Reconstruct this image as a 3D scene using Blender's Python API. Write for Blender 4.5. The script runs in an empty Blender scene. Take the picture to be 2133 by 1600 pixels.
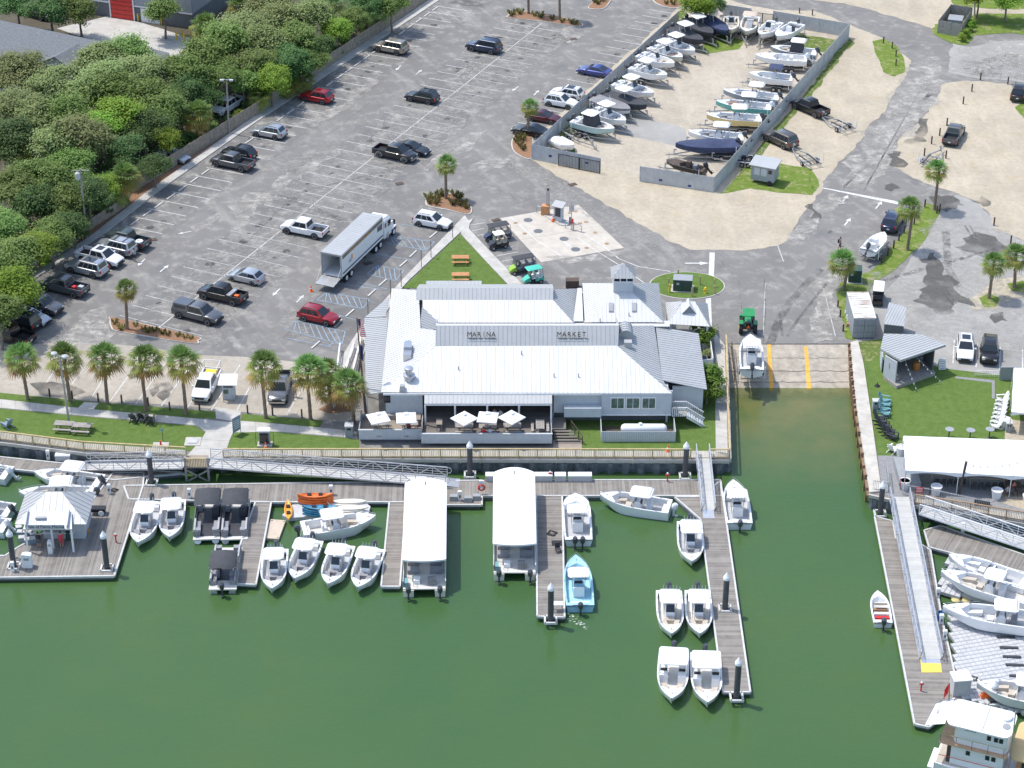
import bpy,math,random
from mathutils import Vector,Matrix,noise as mnoise
rnd=random.Random(7)
S=bpy.context.scene
C=S.collection
PW,PH,FPX,PITCH,CAMH=2133.0,1600.0,4550.0,math.radians(30.72),118.0
cam=bpy.data.cameras.new('camera');camo=bpy.data.objects.new('camera',cam);C.objects.link(camo)
cam.sensor_width=36.0;cam.lens=36.0*FPX/PW;cam.clip_start=1.0;cam.clip_end=4000.0
camo.location=(0,0,CAMH);camo.rotation_euler=(math.pi/2-PITCH,0,0)
S.camera=camo
S.render.resolution_x=1024;S.render.resolution_y=768
SUN_EL,SUN_DIR=math.radians(64.0),Vector((-0.90,0.43,0)).normalized()
w=bpy.data.worlds.new('World');S.world=w;w.use_nodes=True
wn=w.node_tree;bg=wn.nodes['Background']
sky=wn.nodes.new('ShaderNodeTexSky');sky.sky_type='NISHITA';sky.sun_disc=False
sky.sun_elevation=SUN_EL;sky.sun_rotation=math.atan2(SUN_DIR.x,SUN_DIR.y)
sky.dust_density=1.5;sky.air_density=1.0
wn.links.new(sky.outputs[0],bg.inputs[0]);bg.inputs[1].default_value=0.15
sun=bpy.data.lights.new('sun','SUN');suno=bpy.data.objects.new('sun',sun);C.objects.link(suno)
sun.energy=2.1;sun.angle=math.radians(0.5);sun.color=(1.0,0.965,0.91)
sdir=Vector((SUN_DIR.x*math.cos(SUN_EL),SUN_DIR.y*math.cos(SUN_EL),math.sin(SUN_EL)))
suno.rotation_euler=sdir.to_track_quat('Z','Y').to_euler();suno.location=(0,200,150)
S.view_settings.view_transform='Standard';S.view_settings.look='None'
S.view_settings.exposure=0.78;S.view_settings.gamma=1.0
cp,sp=math.cos(PITCH),math.sin(PITCH)
def ray(x,y):
 u=(x-PW/2)/FPX;v=(y-PH/2)/FPX
 return Vector((u,cp-v*sp,-sp-v*cp))
def P(x,y,z=0.0):
 d=ray(x,y);t=(z-CAMH)/d.z
 return Vector((d.x*t,d.y*t,z))
def plane3(a,b,c):
 n=(b-a).cross(c-a).normalized()
 return(a,n if n.z>0 else-n)
def hit(x,y,pl):
 d=ray(x,y);o=Vector((0,0,CAMH))
 return o+d*((pl[0]-o).dot(pl[1])/d.dot(pl[1]))
def ang(a,b):return math.atan2(b.y-a.y,b.x-a.x)
class MB:
 def __init__(s):s.v=[];s.f=[]
 def add(s,vs,fs):
  o=len(s.v);s.v+=[tuple(p)for p in vs];s.f+=[tuple(i+o for i in q)for q in fs];return s
 def box(s,cx,cy,cz,sx,sy,sz,rz=0.0,tx=1.0,ty=1.0):
  c,n=math.cos(rz),math.sin(rz);vs=[]
  for k in(-.5,.5):
   for(i,j)in((-.5,-.5),(.5,-.5),(.5,.5),(-.5,.5)):
    x=i*sx*(tx if k>0 else 1);y=j*sy*(ty if k>0 else 1)
    vs.append((cx+x*c-y*n,cy+x*n+y*c,cz+k*sz))
  return s.add(vs,[(3,2,1,0),(4,5,6,7),(0,1,5,4),(1,2,6,5),(2,3,7,6),(3,0,4,7)])
 def bx(s,x0,x1,y0,y1,z0,z1):
  return s.box((x0+x1)/2,(y0+y1)/2,(z0+z1)/2,abs(x1-x0),abs(y1-y0),abs(z1-z0))
 def prism(s,pts,z0,z1):
  a=sum(pts[i][0]*pts[(i+1)%len(pts)][1]-pts[(i+1)%len(pts)][0]*pts[i][1]for i in range(len(pts)))
  if a<0:pts=list(reversed(pts))
  n=len(pts)
  vs=[(p[0],p[1],z0)for p in pts]+[(p[0],p[1],z1)for p in pts]
  return s.add(vs,[tuple(range(n-1,-1,-1)),tuple(range(n,2*n))]+[(i,(i+1)%n,n+(i+1)%n,n+i)for i in range(n)])
 def slab(s,pts,t,up=None):
  pts=[Vector(p)for p in pts];n=len(pts)
  nm=Vector((0,0,0))
  for i in range(n):
   a,b=pts[i],pts[(i+1)%n];nm+=a.cross(b)
  nm.normalize()
  if up is not None and nm.dot(Vector(up))<0:pts.reverse();nm=-nm
  vs=[p-nm*t for p in pts]+pts
  return s.add(vs,[tuple(range(n-1,-1,-1)),tuple(range(n,2*n))]+[(i,(i+1)%n,n+(i+1)%n,n+i)for i in range(n)])
 def face(s,pts):return s.add(pts,[tuple(range(len(pts)))])
 def tube(s,pts,r,n=6,r1=None):
  pts=[Vector(p)for p in pts];rings=[]
  for i,p in enumerate(pts):
   d=(pts[min(i+1,len(pts)-1)]-pts[max(i-1,0)]).normalized()
   a=d.orthogonal().normalized()if abs(d.z)>.9 else d.cross(Vector((0,0,1))).normalized()
   b=d.cross(a);rr=r if r1 is None else r+(r1-r)*i/max(1,len(pts)-1)
   rings.append([p+(a*math.cos(6.28318*k/n)+b*math.sin(6.28318*k/n))*rr for k in range(n)])
  return s.loft(rings)
 def bar(s,a,b,w,h):
  a,b=Vector(a),Vector(b);d=(b-a).normalized()
  sd=d.cross(Vector((0,0,1)))
  sd=Vector((1,0,0))if sd.length<1e-4 else sd.normalized()
  u=sd.cross(d).normalized();q=[]
  for p in(a,b):q.append([p+sd*i*w/2+u*j*h/2 for i,j in((-1,-1),(1,-1),(1,1),(-1,1))])
  return s.loft(q)
 def loft(s,rings,closed=True,cap=True):
  n=len(rings[0]);vs=[p for r in rings for p in r];fs=[]
  for i in range(len(rings)-1):
   for k in range(n if closed else n-1):
    a=i*n+k;b=i*n+(k+1)%n
    fs.append((a,b,b+n,a+n))
  if cap and closed:
   fs.append(tuple(range(n-1,-1,-1)));fs.append(tuple(range((len(rings)-1)*n,len(rings)*n)))
  return s.add(vs,fs)
 def lathe(s,prof,n=12,cx=0,cy=0):
  return s.loft([[(cx+r*math.cos(6.28318*k/n),cy+r*math.sin(6.28318*k/n),z)for k in range(n)]for r,z in prof])
 def wheel(s,cx,cy,cz,r,wd,n=16):
  pr=[(r*.5,-wd/2),(r*.92,-wd/2),(r,-wd*.36),(r,wd*.36),(r*.92,wd/2),(r*.5,wd/2)]
  return s.loft([[(cx+q*math.cos(6.28318*k/n),cy+y,cz+q*math.sin(6.28318*k/n))for k in range(n)]for q,y in pr])
 def mesh(s,name,smooth=None,recalc=True):
  m=bpy.data.meshes.new(name);m.from_pydata(s.v,[],s.f);m.validate(clean_customdata=False)
  if recalc:
   import bmesh
   b=bmesh.new();b.from_mesh(m);bmesh.ops.recalc_face_normals(b,faces=b.faces);b.to_mesh(m);b.free()
  if smooth is not None:
   m.polygons.foreach_set('use_smooth',[True]*len(m.polygons));m.set_sharp_from_angle(angle=math.radians(smooth))
  m.materials.append(None)
  return m
 def obj(s,name,mat,parent=None,smooth=None,loc=None,rz=0.0,recalc=True):
  return place(name,s.mesh(name,smooth,recalc),mat,parent,loc,rz)
def place(name,mesh,mat,parent=None,loc=None,rz=0.0,rot=None,scale=None):
 o=bpy.data.objects.new(name,mesh);C.objects.link(o)
 if mesh is not None and mat is not None:
  if len(mesh.materials)and mesh.materials[0]is None:mesh.materials[0]=mat
  elif mesh.materials[0]!=mat:
   o.material_slots[0].link='OBJECT';o.material_slots[0].material=mat
 if parent is not None:o.parent=parent
 if loc is not None:o.location=loc
 if rot is not None:o.rotation_euler=rot
 elif rz:o.rotation_euler=(0,0,rz)
 if scale is not None:o.scale=scale if hasattr(scale,'__len__')else(scale,)*3
 return o
def tag(o,label,cat,group=None):
 o['label']=label;o['category']=cat
 if group:o['group']=group
 return o
def thing(name,label,cat,loc=(0,0,0),rz=0.0,group=None,scale=None):
 o=place(name,None,None,None,loc,rz,None,scale)
 return tag(o,label,cat,group)
def struct(o,kind='structure'):o['kind']=kind;return o
def spawn(kit,root,mats=None):
 """kit: list of (name, mesh, material, [subparts]); copies share mesh data"""
 for it in kit:
  m=it[2]
  if isinstance(m,str):m=mats[m]
  o=place(it[0],it[1],m,root)
  if it[0]=='cleats':o['kind']='stuff'
  if len(it)>3:
   for s2 in it[3]:
    m2=s2[2]
    if isinstance(m2,str):m2=mats[m2]
    place(s2[0],s2[1],m2,o)
 return root
def newmat(name):
 m=bpy.data.materials.new(name);m.use_nodes=True
 nt=m.node_tree;b=nt.nodes['Principled BSDF']
 return m,nt,b
def N(nt,t,**kw):
 n=nt.nodes.new(t)
 for k,v in kw.items():setattr(n,k,v)
 return n
def L(nt,a,b):nt.links.new(a,b)
def noise_fac(nt,vec,scale,detail=3,rough=.6,lo=.35,hi=.65,stretch=None):
 if stretch:
  mp=N(nt,'ShaderNodeMapping');mp.inputs['Scale'].default_value=stretch;L(nt,vec,mp.inputs[0]);vec=mp.outputs[0]
 n=N(nt,'ShaderNodeTexNoise');n.inputs['Scale'].default_value=scale
 n.inputs['Detail'].default_value=detail;n.inputs['Roughness'].default_value=rough
 L(nt,vec,n.inputs['Vector'])
 r=N(nt,'ShaderNodeMapRange');r.inputs[1].default_value=lo;r.inputs[2].default_value=hi
 L(nt,n.outputs[0],r.inputs[0]);return r.outputs[0]
def mixc(nt,fac,a,b,bt='MIX'):
 m=N(nt,'ShaderNodeMix',data_type='RGBA',blend_type=bt)
 if isinstance(fac,(int,float)):m.inputs[0].default_value=fac
 else:L(nt,fac,m.inputs[0])
 for s,i in((a,6),(b,7)):
  if isinstance(s,tuple):m.inputs[i].default_value=(*s[:3],1)
  else:L(nt,s,m.inputs[i])
 return m.outputs[2]
def mul(nt,a,k):
 m=N(nt,'ShaderNodeMath',operation='MULTIPLY');L(nt,a,m.inputs[0])
 if isinstance(k,(int,float)):m.inputs[1].default_value=k
 else:L(nt,k,m.inputs[1])
 return m.outputs[0]
def bump(nt,b,h,strength,dist=.02):
 bp=N(nt,'ShaderNodeBump');bp.inputs['Strength'].default_value=strength;bp.inputs['Distance'].default_value=dist
 L(nt,h,bp.inputs['Height']);L(nt,bp.outputs[0],b.inputs['Normal'])
def mk(name,col,rough=.55,metal=0.0,var=.12,scale=1.6,spec=.5,coat=0.0,bmp=0.0,bscale=20,obj=False):
 m,nt,b=newmat(name)
 g=N(nt,'ShaderNodeNewGeometry').outputs['Position']if not obj else N(nt,'ShaderNodeTexCoord').outputs['Object']
 f=noise_fac(nt,g,scale,4,.65,.3,.7)
 hi=tuple(min(1,c*(1+var))for c in col);lo=tuple(c*(1-var)for c in col)
 L(nt,mixc(nt,f,lo,hi),b.inputs['Base Color'])
 b.inputs['Roughness'].default_value=rough;b.inputs['Metallic'].default_value=metal
 b.inputs['Specular IOR Level'].default_value=spec;b.inputs['Coat Weight'].default_value=coat
 if bmp:
  bump(nt,b,noise_fac(nt,g,bscale,3,.6,0,1),bmp)
 return m
def POS(nt):return N(nt,'ShaderNodeNewGeometry').outputs['Position']
def asphalt_mat(name,dust,base=(.185,.177,.165),seam=True):
 m,nt,b=newmat(name);p=POS(nt)
 c=mixc(nt,noise_fac(nt,p,.12,5,.6),tuple(x*.86 for x in base),tuple(x*1.12 for x in base))
 c=mixc(nt,mul(nt,noise_fac(nt,p,9,3,.7,.3,.7),.5),c,tuple(x*1.35 for x in base))
 f1=noise_fac(nt,p,.55,7,.68,.50,.72)
 c=mixc(nt,mul(nt,f1,dust),c,(.44,.415,.365))
 mp=N(nt,'ShaderNodeMapping');mp.inputs['Rotation'].default_value=(0,0,math.radians(-26));L(nt,p,mp.inputs[0])
 f2=noise_fac(nt,mp.outputs[0],.35,6,.7,.54,.74,(1.0,.12,1))
 c=mixc(nt,mul(nt,f2,dust*.85),c,(.42,.40,.36))
 f3=noise_fac(nt,p,.23,4,.5,.60,.70)
 c=mixc(nt,mul(nt,f3,.35),c,(.115,.12,.125))
 L(nt,c,b.inputs['Base Color']);b.inputs['Roughness'].default_value=.9;b.inputs['Specular IOR Level'].default_value=.25
 bump(nt,b,noise_fac(nt,p,14,3,.6,0,1),.25,.01)
 return m
def sand_mat(name,col,weed=.25):
 m,nt,b=newmat(name);p=POS(nt)
 c=mixc(nt,noise_fac(nt,p,.16,5,.6),tuple(x*.86 for x in col),tuple(min(1,x*1.1)for x in col))
 c=mixc(nt,mul(nt,noise_fac(nt,p,1.6,8,.8,.42,.72),.7),c,tuple(x*.62 for x in col))
 c=mixc(nt,mul(nt,noise_fac(nt,p,.45,7,.7,.5,.7,(1.0,.25,1)),.5),c,tuple(min(1,x*1.22)for x in col))
 c=mixc(nt,mul(nt,noise_fac(nt,p,.33,6,.7,.55,.75),.45),c,(col[0]*.85,col[1]*.72,col[2]*.5))
 c=mixc(nt,mul(nt,noise_fac(nt,p,.5,7,.8,.60,.72),weed),c,(.13,.17,.05))
 L(nt,c,b.inputs['Base Color']);b.inputs['Roughness'].default_value=.95;b.inputs['Specular IOR Level'].default_value=.15
 bump(nt,b,noise_fac(nt,p,3,6,.7,0,1),.5,.06)
 return m
def grass_mat(name,a,c2,bare=None,bs=.6):
 m,nt,b=newmat(name);p=POS(nt)
 c=mixc(nt,noise_fac(nt,p,1.2,6,.75,.3,.7),a,c2)
 c=mixc(nt,mul(nt,noise_fac(nt,p,7,3,.7,.35,.7),.35),c,tuple(x*.55 for x in a))
 if bare:c=mixc(nt,noise_fac(nt,p,bs,6,.75,.52,.66),c,bare)
 L(nt,c,b.inputs['Base Color']);b.inputs['Roughness'].default_value=.95;b.inputs['Specular IOR Level'].default_value=.1
 bump(nt,b,noise_fac(nt,p,12,4,.7,0,1),.6,.04)
 return m
def board_mat(name,c1,c2,width=.14,axis=0,gap=.07):
 m,nt,b=newmat(name);o=N(nt,'ShaderNodeTexCoord').outputs['Object']
 sx=N(nt,'ShaderNodeSeparateXYZ');L(nt,o,sx.inputs[0])
 k=mul(nt,sx.outputs[axis],1/width)
 fl=N(nt,'ShaderNodeMath',operation='FLOOR');L(nt,k,fl.inputs[0])
 wn2=N(nt,'ShaderNodeTexWhiteNoise',noise_dimensions='1D');L(nt,fl.outputs[0],wn2 .inputs['W'])
 c=mixc(nt,wn2 .outputs[0],c1,c2)
 k3=mul(nt,sx.outputs[axis],1/(width*5.3));fl3=N(nt,'ShaderNodeMath',operation='FLOOR');L(nt,k3,fl3 .inputs[0])
 w3=N(nt,'ShaderNodeTexWhiteNoise',noise_dimensions='1D');L(nt,fl3 .outputs[0],w3 .inputs['W'])
 c=mixc(nt,mul(nt,w3 .outputs[0],.35),c,tuple(x*.7 for x in c1))
 c=mixc(nt,mul(nt,noise_fac(nt,o,.8,6,.7,.4,.75),.45),c,tuple(min(1,x*1.25)for x in c2))
 fr=N(nt,'ShaderNodeMath',operation='FRACT');L(nt,k,fr.inputs[0])
 lt=N(nt,'ShaderNodeMath',operation='LESS_THAN');L(nt,fr.outputs[0],lt.inputs[0]);lt.inputs[1].default_value=gap
 c=mixc(nt,mul(nt,lt.outputs[0],.7),c,(.05,.045,.04))
 L(nt,c,b.inputs['Base Color']);b.inputs['Roughness'].default_value=.85;b.inputs['Specular IOR Level'].default_value=.2
 return m
def leaf_mat(name,a,b2,hue=.06):
 m,nt,b=newmat(name);p=POS(nt)
 oi=N(nt,'ShaderNodeObjectInfo')
 c=mixc(nt,noise_fac(nt,p,1.1,4,.7,.3,.7),a,b2)
 c=mixc(nt,mul(nt,noise_fac(nt,p,6,2,.6,.35,.65),.45),c,tuple(x*.55 for x in a))
 hs=N(nt,'ShaderNodeHueSaturation');L(nt,c,hs.inputs['Color'])
 mr=N(nt,'ShaderNodeMapRange');mr.inputs[3].default_value=.5-hue*.5;mr.inputs[4].default_value=.5+hue*.3;L(nt,oi.outputs['Random'],mr.inputs[0])
 L(nt,mr.outputs[0],hs.inputs['Hue'])
 mv=N(nt,'ShaderNodeMapRange');mv.inputs[3].default_value=.75;mv.inputs[4].default_value=1.3;L(nt,oi.outputs['Random'],mv.inputs[0])
 L(nt,mv.outputs[0],hs.inputs['Value'])
 L(nt,hs.outputs[0],b.inputs['Base Color']);b.inputs['Roughness'].default_value=.6;b.inputs['Specular IOR Level'].default_value=.3
 tr=N(nt,'ShaderNodeBsdfTranslucent');L(nt,hs.outputs[0],tr.inputs[0])
 ms=N(nt,'ShaderNodeMixShader');ms.inputs[0].default_value=.42
 out=nt.nodes['Material Output'];L(nt,b.outputs[0],ms.inputs[1]);L(nt,tr.outputs[0],ms.inputs[2]);L(nt,ms.outputs[0],out.inputs[0])
 return m
def water_mat():
 m,nt,b=newmat('harbour_water');p=POS(nt)
 c=mixc(nt,noise_fac(nt,p,.035,4,.6,.3,.7),(.050,.110,.037),(.068,.124,.037))
 c=mixc(nt,mul(nt,noise_fac(nt,p,.3,5,.7,.4,.7),.25),c,(.042,.11,.05))
 sx=N(nt,'ShaderNodeVectorMath',operation='DISTANCE');L(nt,p,sx.inputs[0]);q=P(1640,800,-1.6);sx.inputs[1].default_value=q
 r=N(nt,'ShaderNodeMapRange');r.inputs[1].default_value=22;r.inputs[2].default_value=5;L(nt,sx.outputs['Value'],r.inputs[0])
 c=mixc(nt,mul(nt,r.outputs[0],noise_fac(nt,p,.25,4,.6,.1,.7)),c,(.165,.155,.055))
 L(nt,c,b.inputs['Base Color']);b.inputs['Roughness'].default_value=.12;b.inputs['IOR'].default_value=1.33
 sp_=N(nt,'ShaderNodeSeparateXYZ');L(nt,p,sp_.inputs[0]);yw=P(1640,808,-1.6).y
 d1=N(nt,'ShaderNodeMapRange',interpolation_type='SMOOTHSTEP');d1 .inputs[1].default_value=yw-3.2;d1 .inputs[2].default_value=yw+.2;d1 .inputs[3].default_value=0;d1 .inputs[4].default_value=.8;L(nt,sp_.outputs[1],d1 .inputs[0])
 d2=N(nt,'ShaderNodeMath',operation='GREATER_THAN');L(nt,sp_.outputs[0],d2 .inputs[0]);d2 .inputs[1].default_value=P(1500,800,-1.6).x
 d3=N(nt,'ShaderNodeMath',operation='LESS_THAN');L(nt,sp_.outputs[0],d3 .inputs[0]);d3 .inputs[1].default_value=P(1800,800,-1.6).x
 tf=mul(nt,mul(nt,d1 .outputs[0],d2 .outputs[0]),d3 .outputs[0]);tb=N(nt,'ShaderNodeBsdfTransparent');tb.inputs[0].default_value=(.75,.8,.6,1)
 mx=N(nt,'ShaderNodeMixShader');L(nt,tf,mx.inputs[0]);L(nt,b.outputs[0],mx.inputs[1]);L(nt,tb.outputs[0],mx.inputs[2]);L(nt,mx.outputs[0],nt.nodes['Material Output'].inputs[0])
 h1=noise_fac(nt,p,1.6,4,.6,0,1,(1,1.7,1));h2=noise_fac(nt,p,5.5,3,.6,0,1,(1,1.5,1))
 ad=N(nt,'ShaderNodeMath',operation='ADD');L(nt,h1,ad.inputs[0]);L(nt,mul(nt,h2,.35),ad.inputs[1])
 bump(nt,b,ad.outputs[0],.25,.10)
 return m
M={}
M['asphalt']=asphalt_mat('asphalt',.55)
M['asphalt_bay']=asphalt_mat('asphalt_dusty',.8,(.168,.162,.152))
M['asphalt_worn']=asphalt_mat('asphalt_worn',.6,(.30,.292,.272))
M['asphalt_dark']=asphalt_mat('asphalt_dark',.4,(.155,.15,.143))
M['sand']=sand_mat('sand',(.475,.415,.315),.28)
M['sand_yard']=sand_mat('sand_yard',(.475,.42,.335),.36)
M['soil']=sand_mat('soil',(.115,.10,.075),.7)
M['turf']=grass_mat('turf',(.09,.15,.032),(.155,.225,.062))
M['lawn']=grass_mat('lawn',(.11,.18,.03),(.21,.27,.06),(.32,.29,.15))
M['weeds']=grass_mat('weeds',(.08,.14,.03),(.2,.24,.07),(.36,.31,.19),1.2)
M['mulch']=mk('mulch',(.27,.15,.085),.95,var=.4,scale=6,bmp=.8,bscale=12)
M['concrete']=mk('concrete',(.47,.45,.41),.9,var=.16,scale=.7,bmp=.15)
M['concrete_tan']=sand_mat('concrete_tan',(.43,.385,.32),.06)
M['ramp']=mk('ramp_concrete',(.40,.355,.285),.9,var=.28,scale=1.2,bmp=.3,bscale=6)
M['kerb']=mk('kerb',(.55,.53,.48),.9,var=.12)
M['paint_white']=mk('paint_white',(.58,.575,.55),.7,var=.25,scale=2)
M['paint_faded']=mk('paint_faded',(.50,.50,.48),.8,var=.35,scale=2)
M['paint_blue']=mk('paint_blue',(.24,.34,.43),.75,var=.3,scale=2)
M['paint_orange']=mk('paint_orange',(.85,.42,.06),.7,var=.2)
M['paint_yellow']=mk('paint_yellow',(.92,.68,.10),.6,var=.08)
M['water']=water_mat()
M['sheet_pile']=mk('sheet_pile',(.15,.16,.17),.8,var=.45,scale=1.5)
M['seawall_cap']=mk('seawall_cap',(.50,.47,.41),.9,var=.18,scale=.8)
M['timber_fender']=mk('timber_fender',(.24,.15,.09),.85,var=.4,scale=3)
M['rail_wood']=mk('rail_wood',(.48,.37,.19),.75,var=.2)
M['rail_brown']=mk('rail_brown',(.33,.22,.13),.8,var=.25)
M['boardwalk']=board_mat('boardwalk',(.36,.34,.29),(.50,.47,.40),.3,0,.05)
M['dock']=board_mat('dock_boards',(.19,.172,.152),(.32,.295,.262),.14)
M['dock_y']=board_mat('dock_boards_crosswise',(.19,.172,.152),(.32,.295,.262),.14,1)
M['deck_wood']=board_mat('deck_wood',(.15,.135,.12),(.24,.215,.19),.15,1)
M['deck_warm']=board_mat('deck_warm',(.30,.25,.20),(.42,.36,.29),.15,1)
M['dock_edge']=mk('dock_edge',(.55,.55,.53),.7,var=.15)
M['float_grey']=mk('float_grey',(.50,.50,.50),.7,var=.1)
M['alu']=mk('aluminium',(.62,.63,.65),.4,.75,var=.08)
M['alu_grating']=board_mat('alu_grating',(.46,.46,.44),(.54,.54,.51),.12,0,.05)
M['piling']=mk('piling',(.075,.075,.08),.6,var=.15)
M['wood_dark']=mk('wood_dark',(.09,.065,.05),.8,var=.3)
M['wood_grey']=mk('wood_grey',(.33,.30,.27),.85,var=.25,scale=3)
M['wood_orange']=mk('wood_orange',(.50,.24,.10),.7,var=.2,scale=3)
M['fence_wood']=mk('fence_wood',(.30,.255,.20),.9,var=.3,scale=2.5)
M['fence_grey']=mk('fence_grey',(.46,.475,.48),.75,var=.12,scale=1)
M['roof_white']=mk('roof_white',(.56,.575,.585),.5,.12,var=.05,scale=.5)
M['roof_grey_and_shaded']=mk('roof_grey_and_shaded',(.43,.44,.44),.5,.12,var=.07,scale=.8)
M['roof_dark']=mk('roof_darkgrey',(.33,.34,.35),.5,.3,var=.08)
M['shingle']=mk('shingle',(.155,.165,.175),.9,var=.25,scale=4,bmp=.4,bscale=8)
M['siding']=mk('siding',(.50,.53,.55),.7,var=.06)
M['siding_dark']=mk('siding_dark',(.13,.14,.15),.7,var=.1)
M['siding_mid']=mk('siding_mid',(.30,.32,.335),.7,var=.08)
M['white']=mk('white_paint',(.78,.78,.77),.5,var=.05)
M['gelcoat']=mk('gelcoat',(.80,.80,.79),.22,var=.03,coat=.4)
M['gel_cream']=mk('gel_cream',(.74,.70,.60),.3,var=.04,coat=.3)
M['canvas_white']=mk('canvas_white',(.82,.82,.82),.75,var=.04,bmp=.15,bscale=3)
M['canvas_dark']=mk('canvas_dark',(.055,.058,.065),.85,var=.15,bmp=.3,bscale=4)
M['canvas_navy']=mk('canvas_navy',(.045,.06,.12),.85,var=.2,bmp=.3,bscale=3)
M['canvas_grey']=mk('canvas_grey',(.24,.235,.24),.85,var=.15,bmp=.3,bscale=3)
M['canvas_tan']=mk('canvas_tan',(.55,.46,.36),.85,var=.1,bmp=.3,bscale=3)
M['nonskid']=mk('nonskid',(.44,.45,.46),.8,var=.08)
M['nonskid_warm']=mk('nonskid_warm',(.62,.60,.55),.8,var=.06)
M['cushion_tan']=mk('cushion_tan',(.50,.44,.36),.7,var=.1)
M['cushion_grey']=mk('cushion_grey',(.27,.27,.28),.7,var=.1)
M['cushion_white']=mk('cushion_white',(.74,.74,.72),.6,var=.05)
M['cushion_brown']=mk('cushion_brown',(.36,.2,.11),.6,var=.1)
M['black']=mk('black_plastic',(.018,.018,.02),.4,var=.2)
M['rubber']=mk('rubber',(.022,.022,.024),.8,var=.15)
M['motor_dark']=mk('motor_dark',(.05,.055,.065),.3,var=.1,coat=.4)
M['motor_white']=mk('motor_white',(.72,.73,.74),.3,var=.05,coat=.4)
M['motor_grey']=mk('motor_grey',(.30,.31,.33),.3,.2,var=.05,coat=.3)
M['steel']=mk('steel',(.52,.53,.55),.35,.8,var=.06)
M['galv']=mk('galvanised',(.42,.43,.44),.5,.6,var=.12)
M['rim']=mk('wheel_rim',(.42,.43,.45),.35,.7,var=.06)
M['glass']=mk('window_glass',(.022,.028,.034),.06,var=.2,coat=.3)
M['glass_green']=mk('window_glass_green',(.10,.15,.12),.08,var=.5,scale=2)
M['headlamp']=mk('headlamp',(.62,.64,.66),.15,.3,var=.05)
M['tail_red']=mk('tail_lamp',(.42,.02,.02),.25,var=.05)
M['plate']=mk('number_plate',(.6,.6,.6),.5)
M['red']=mk('red_paint',(.62,.035,.03),.45,var=.1)
M['signal_orange']=mk('signal_orange',(.90,.16,.02),.5,var=.08)
M['yellow']=mk('yellow_paint',(.85,.58,.03),.5,var=.1)
M['green_box']=mk('utility_green',(.035,.075,.06),.5,var=.1)
M['tractor_green']=mk('tractor_green',(.02,.25,.07),.4,var=.08)
M['trunk']=mk('palm_trunk',(.23,.17,.125),.95,var=.35,scale=7,bmp=1.0,bscale=9)
M['bark']=mk('bark',(.22,.19,.155),.95,var=.3,scale=5,bmp=.8,bscale=10)
M['palm_green']=leaf_mat('palm_green',(.13,.26,.06),(.26,.39,.12),.05)
M['palm_dry']=leaf_mat('palm_dry',(.44,.32,.09),(.58,.39,.12),.04)
M['palm_olive']=leaf_mat('palm_olive',(.27,.32,.07),(.42,.42,.12),.05)
M['leaf_a']=leaf_mat('leaf_green',(.17,.28,.07),(.32,.44,.13),.05)
M['leaf_b']=leaf_mat('leaf_pale',(.25,.32,.12),(.43,.51,.21),.05)
M['leaf_c']=leaf_mat('leaf_bright',(.20,.34,.04),(.36,.52,.08),.05)
M['leaf_d']=leaf_mat('leaf_dark',(.09,.19,.06),(.19,.30,.095),.05)
M['shrub']=leaf_mat('shrub_leaf',(.14,.28,.04),(.28,.46,.08),.04)
M['ornamental']=leaf_mat('ornamental_grass',(.20,.21,.06),(.36,.33,.13),.05)
M['navy']=mk('navy_paint',(.03,.06,.16),.4)
M['blue_grey']=mk('blue_grey_paint',(.22,.28,.34),.6,var=.1)
M['teal']=mk('teal_chair',(.16,.34,.36),.5,var=.1)
M['charcoal']=mk('charcoal_chair',(.045,.047,.055),.5,var=.15)
M['tent']=mk('tent_fabric',(.80,.80,.81),.7,var=.03,scale=.6)
M['paver']=mk('paver',(.42,.36,.27),.9,var=.2,scale=3)
M['paver_grey']=mk('paver_grey',(.25,.25,.25),.9,var=.15,scale=3)
def paint(name,col,metal=.25):return mk(name,col,.28,metal,var=.03,coat=.7)
PAINT=dict(white=paint('car_white',(.78,.78,.78),0),silver=paint('car_silver',(.50,.52,.54),.6),grey=paint('car_grey',(.13,.135,.145),.5),black=paint('car_black',(.018,.019,.022)),navy=paint('car_navy',(.03,.045,.09),.4),blue=paint('car_blue',(.06,.08,.27),.4),red=paint('car_red',(.34,.012,.022),.4),maroon=paint('car_maroon',(.09,.012,.02),.4),beige=paint('car_beige',(.36,.33,.28),.5),bronze=paint('car_bronze',(.14,.125,.11),.5),green=paint('car_green',(.075,.10,.10),.4))
def dust_mat(name,col,cov=.55,sc=.9,amax=.75):
 m,nt,b=newmat(name);p=POS(nt)
 L(nt,mixc(nt,noise_fac(nt,p,2.0,4,.6),tuple(c*.85 for c in col),col),b.inputs['Base Color']);b.inputs['Roughness'].default_value=.95;b.inputs['Specular IOR Level'].default_value=.1
 f=noise_fac(nt,p,sc,9,.66,.60-cov*.34,.82-cov*.25);f2=noise_fac(nt,p,sc*.35,3,.5,.3,.55)
 L(nt,mul(nt,mul(nt,f,f2),amax),b.inputs['Alpha']);return m
M['dust']=dust_mat('sand_dust',(.50,.475,.43),.78,.9,.9)
M['dust_faint']=dust_mat('sand_dust_faint',(.45,.43,.39),.55,1.6,.75)
M['wet']=dust_mat('wet_asphalt',(.135,.132,.122),1.15,.5,.8)
M['tyre_mark']=dust_mat('tyre_mark',(.09,.088,.085),.9,1.6,.38)
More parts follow.
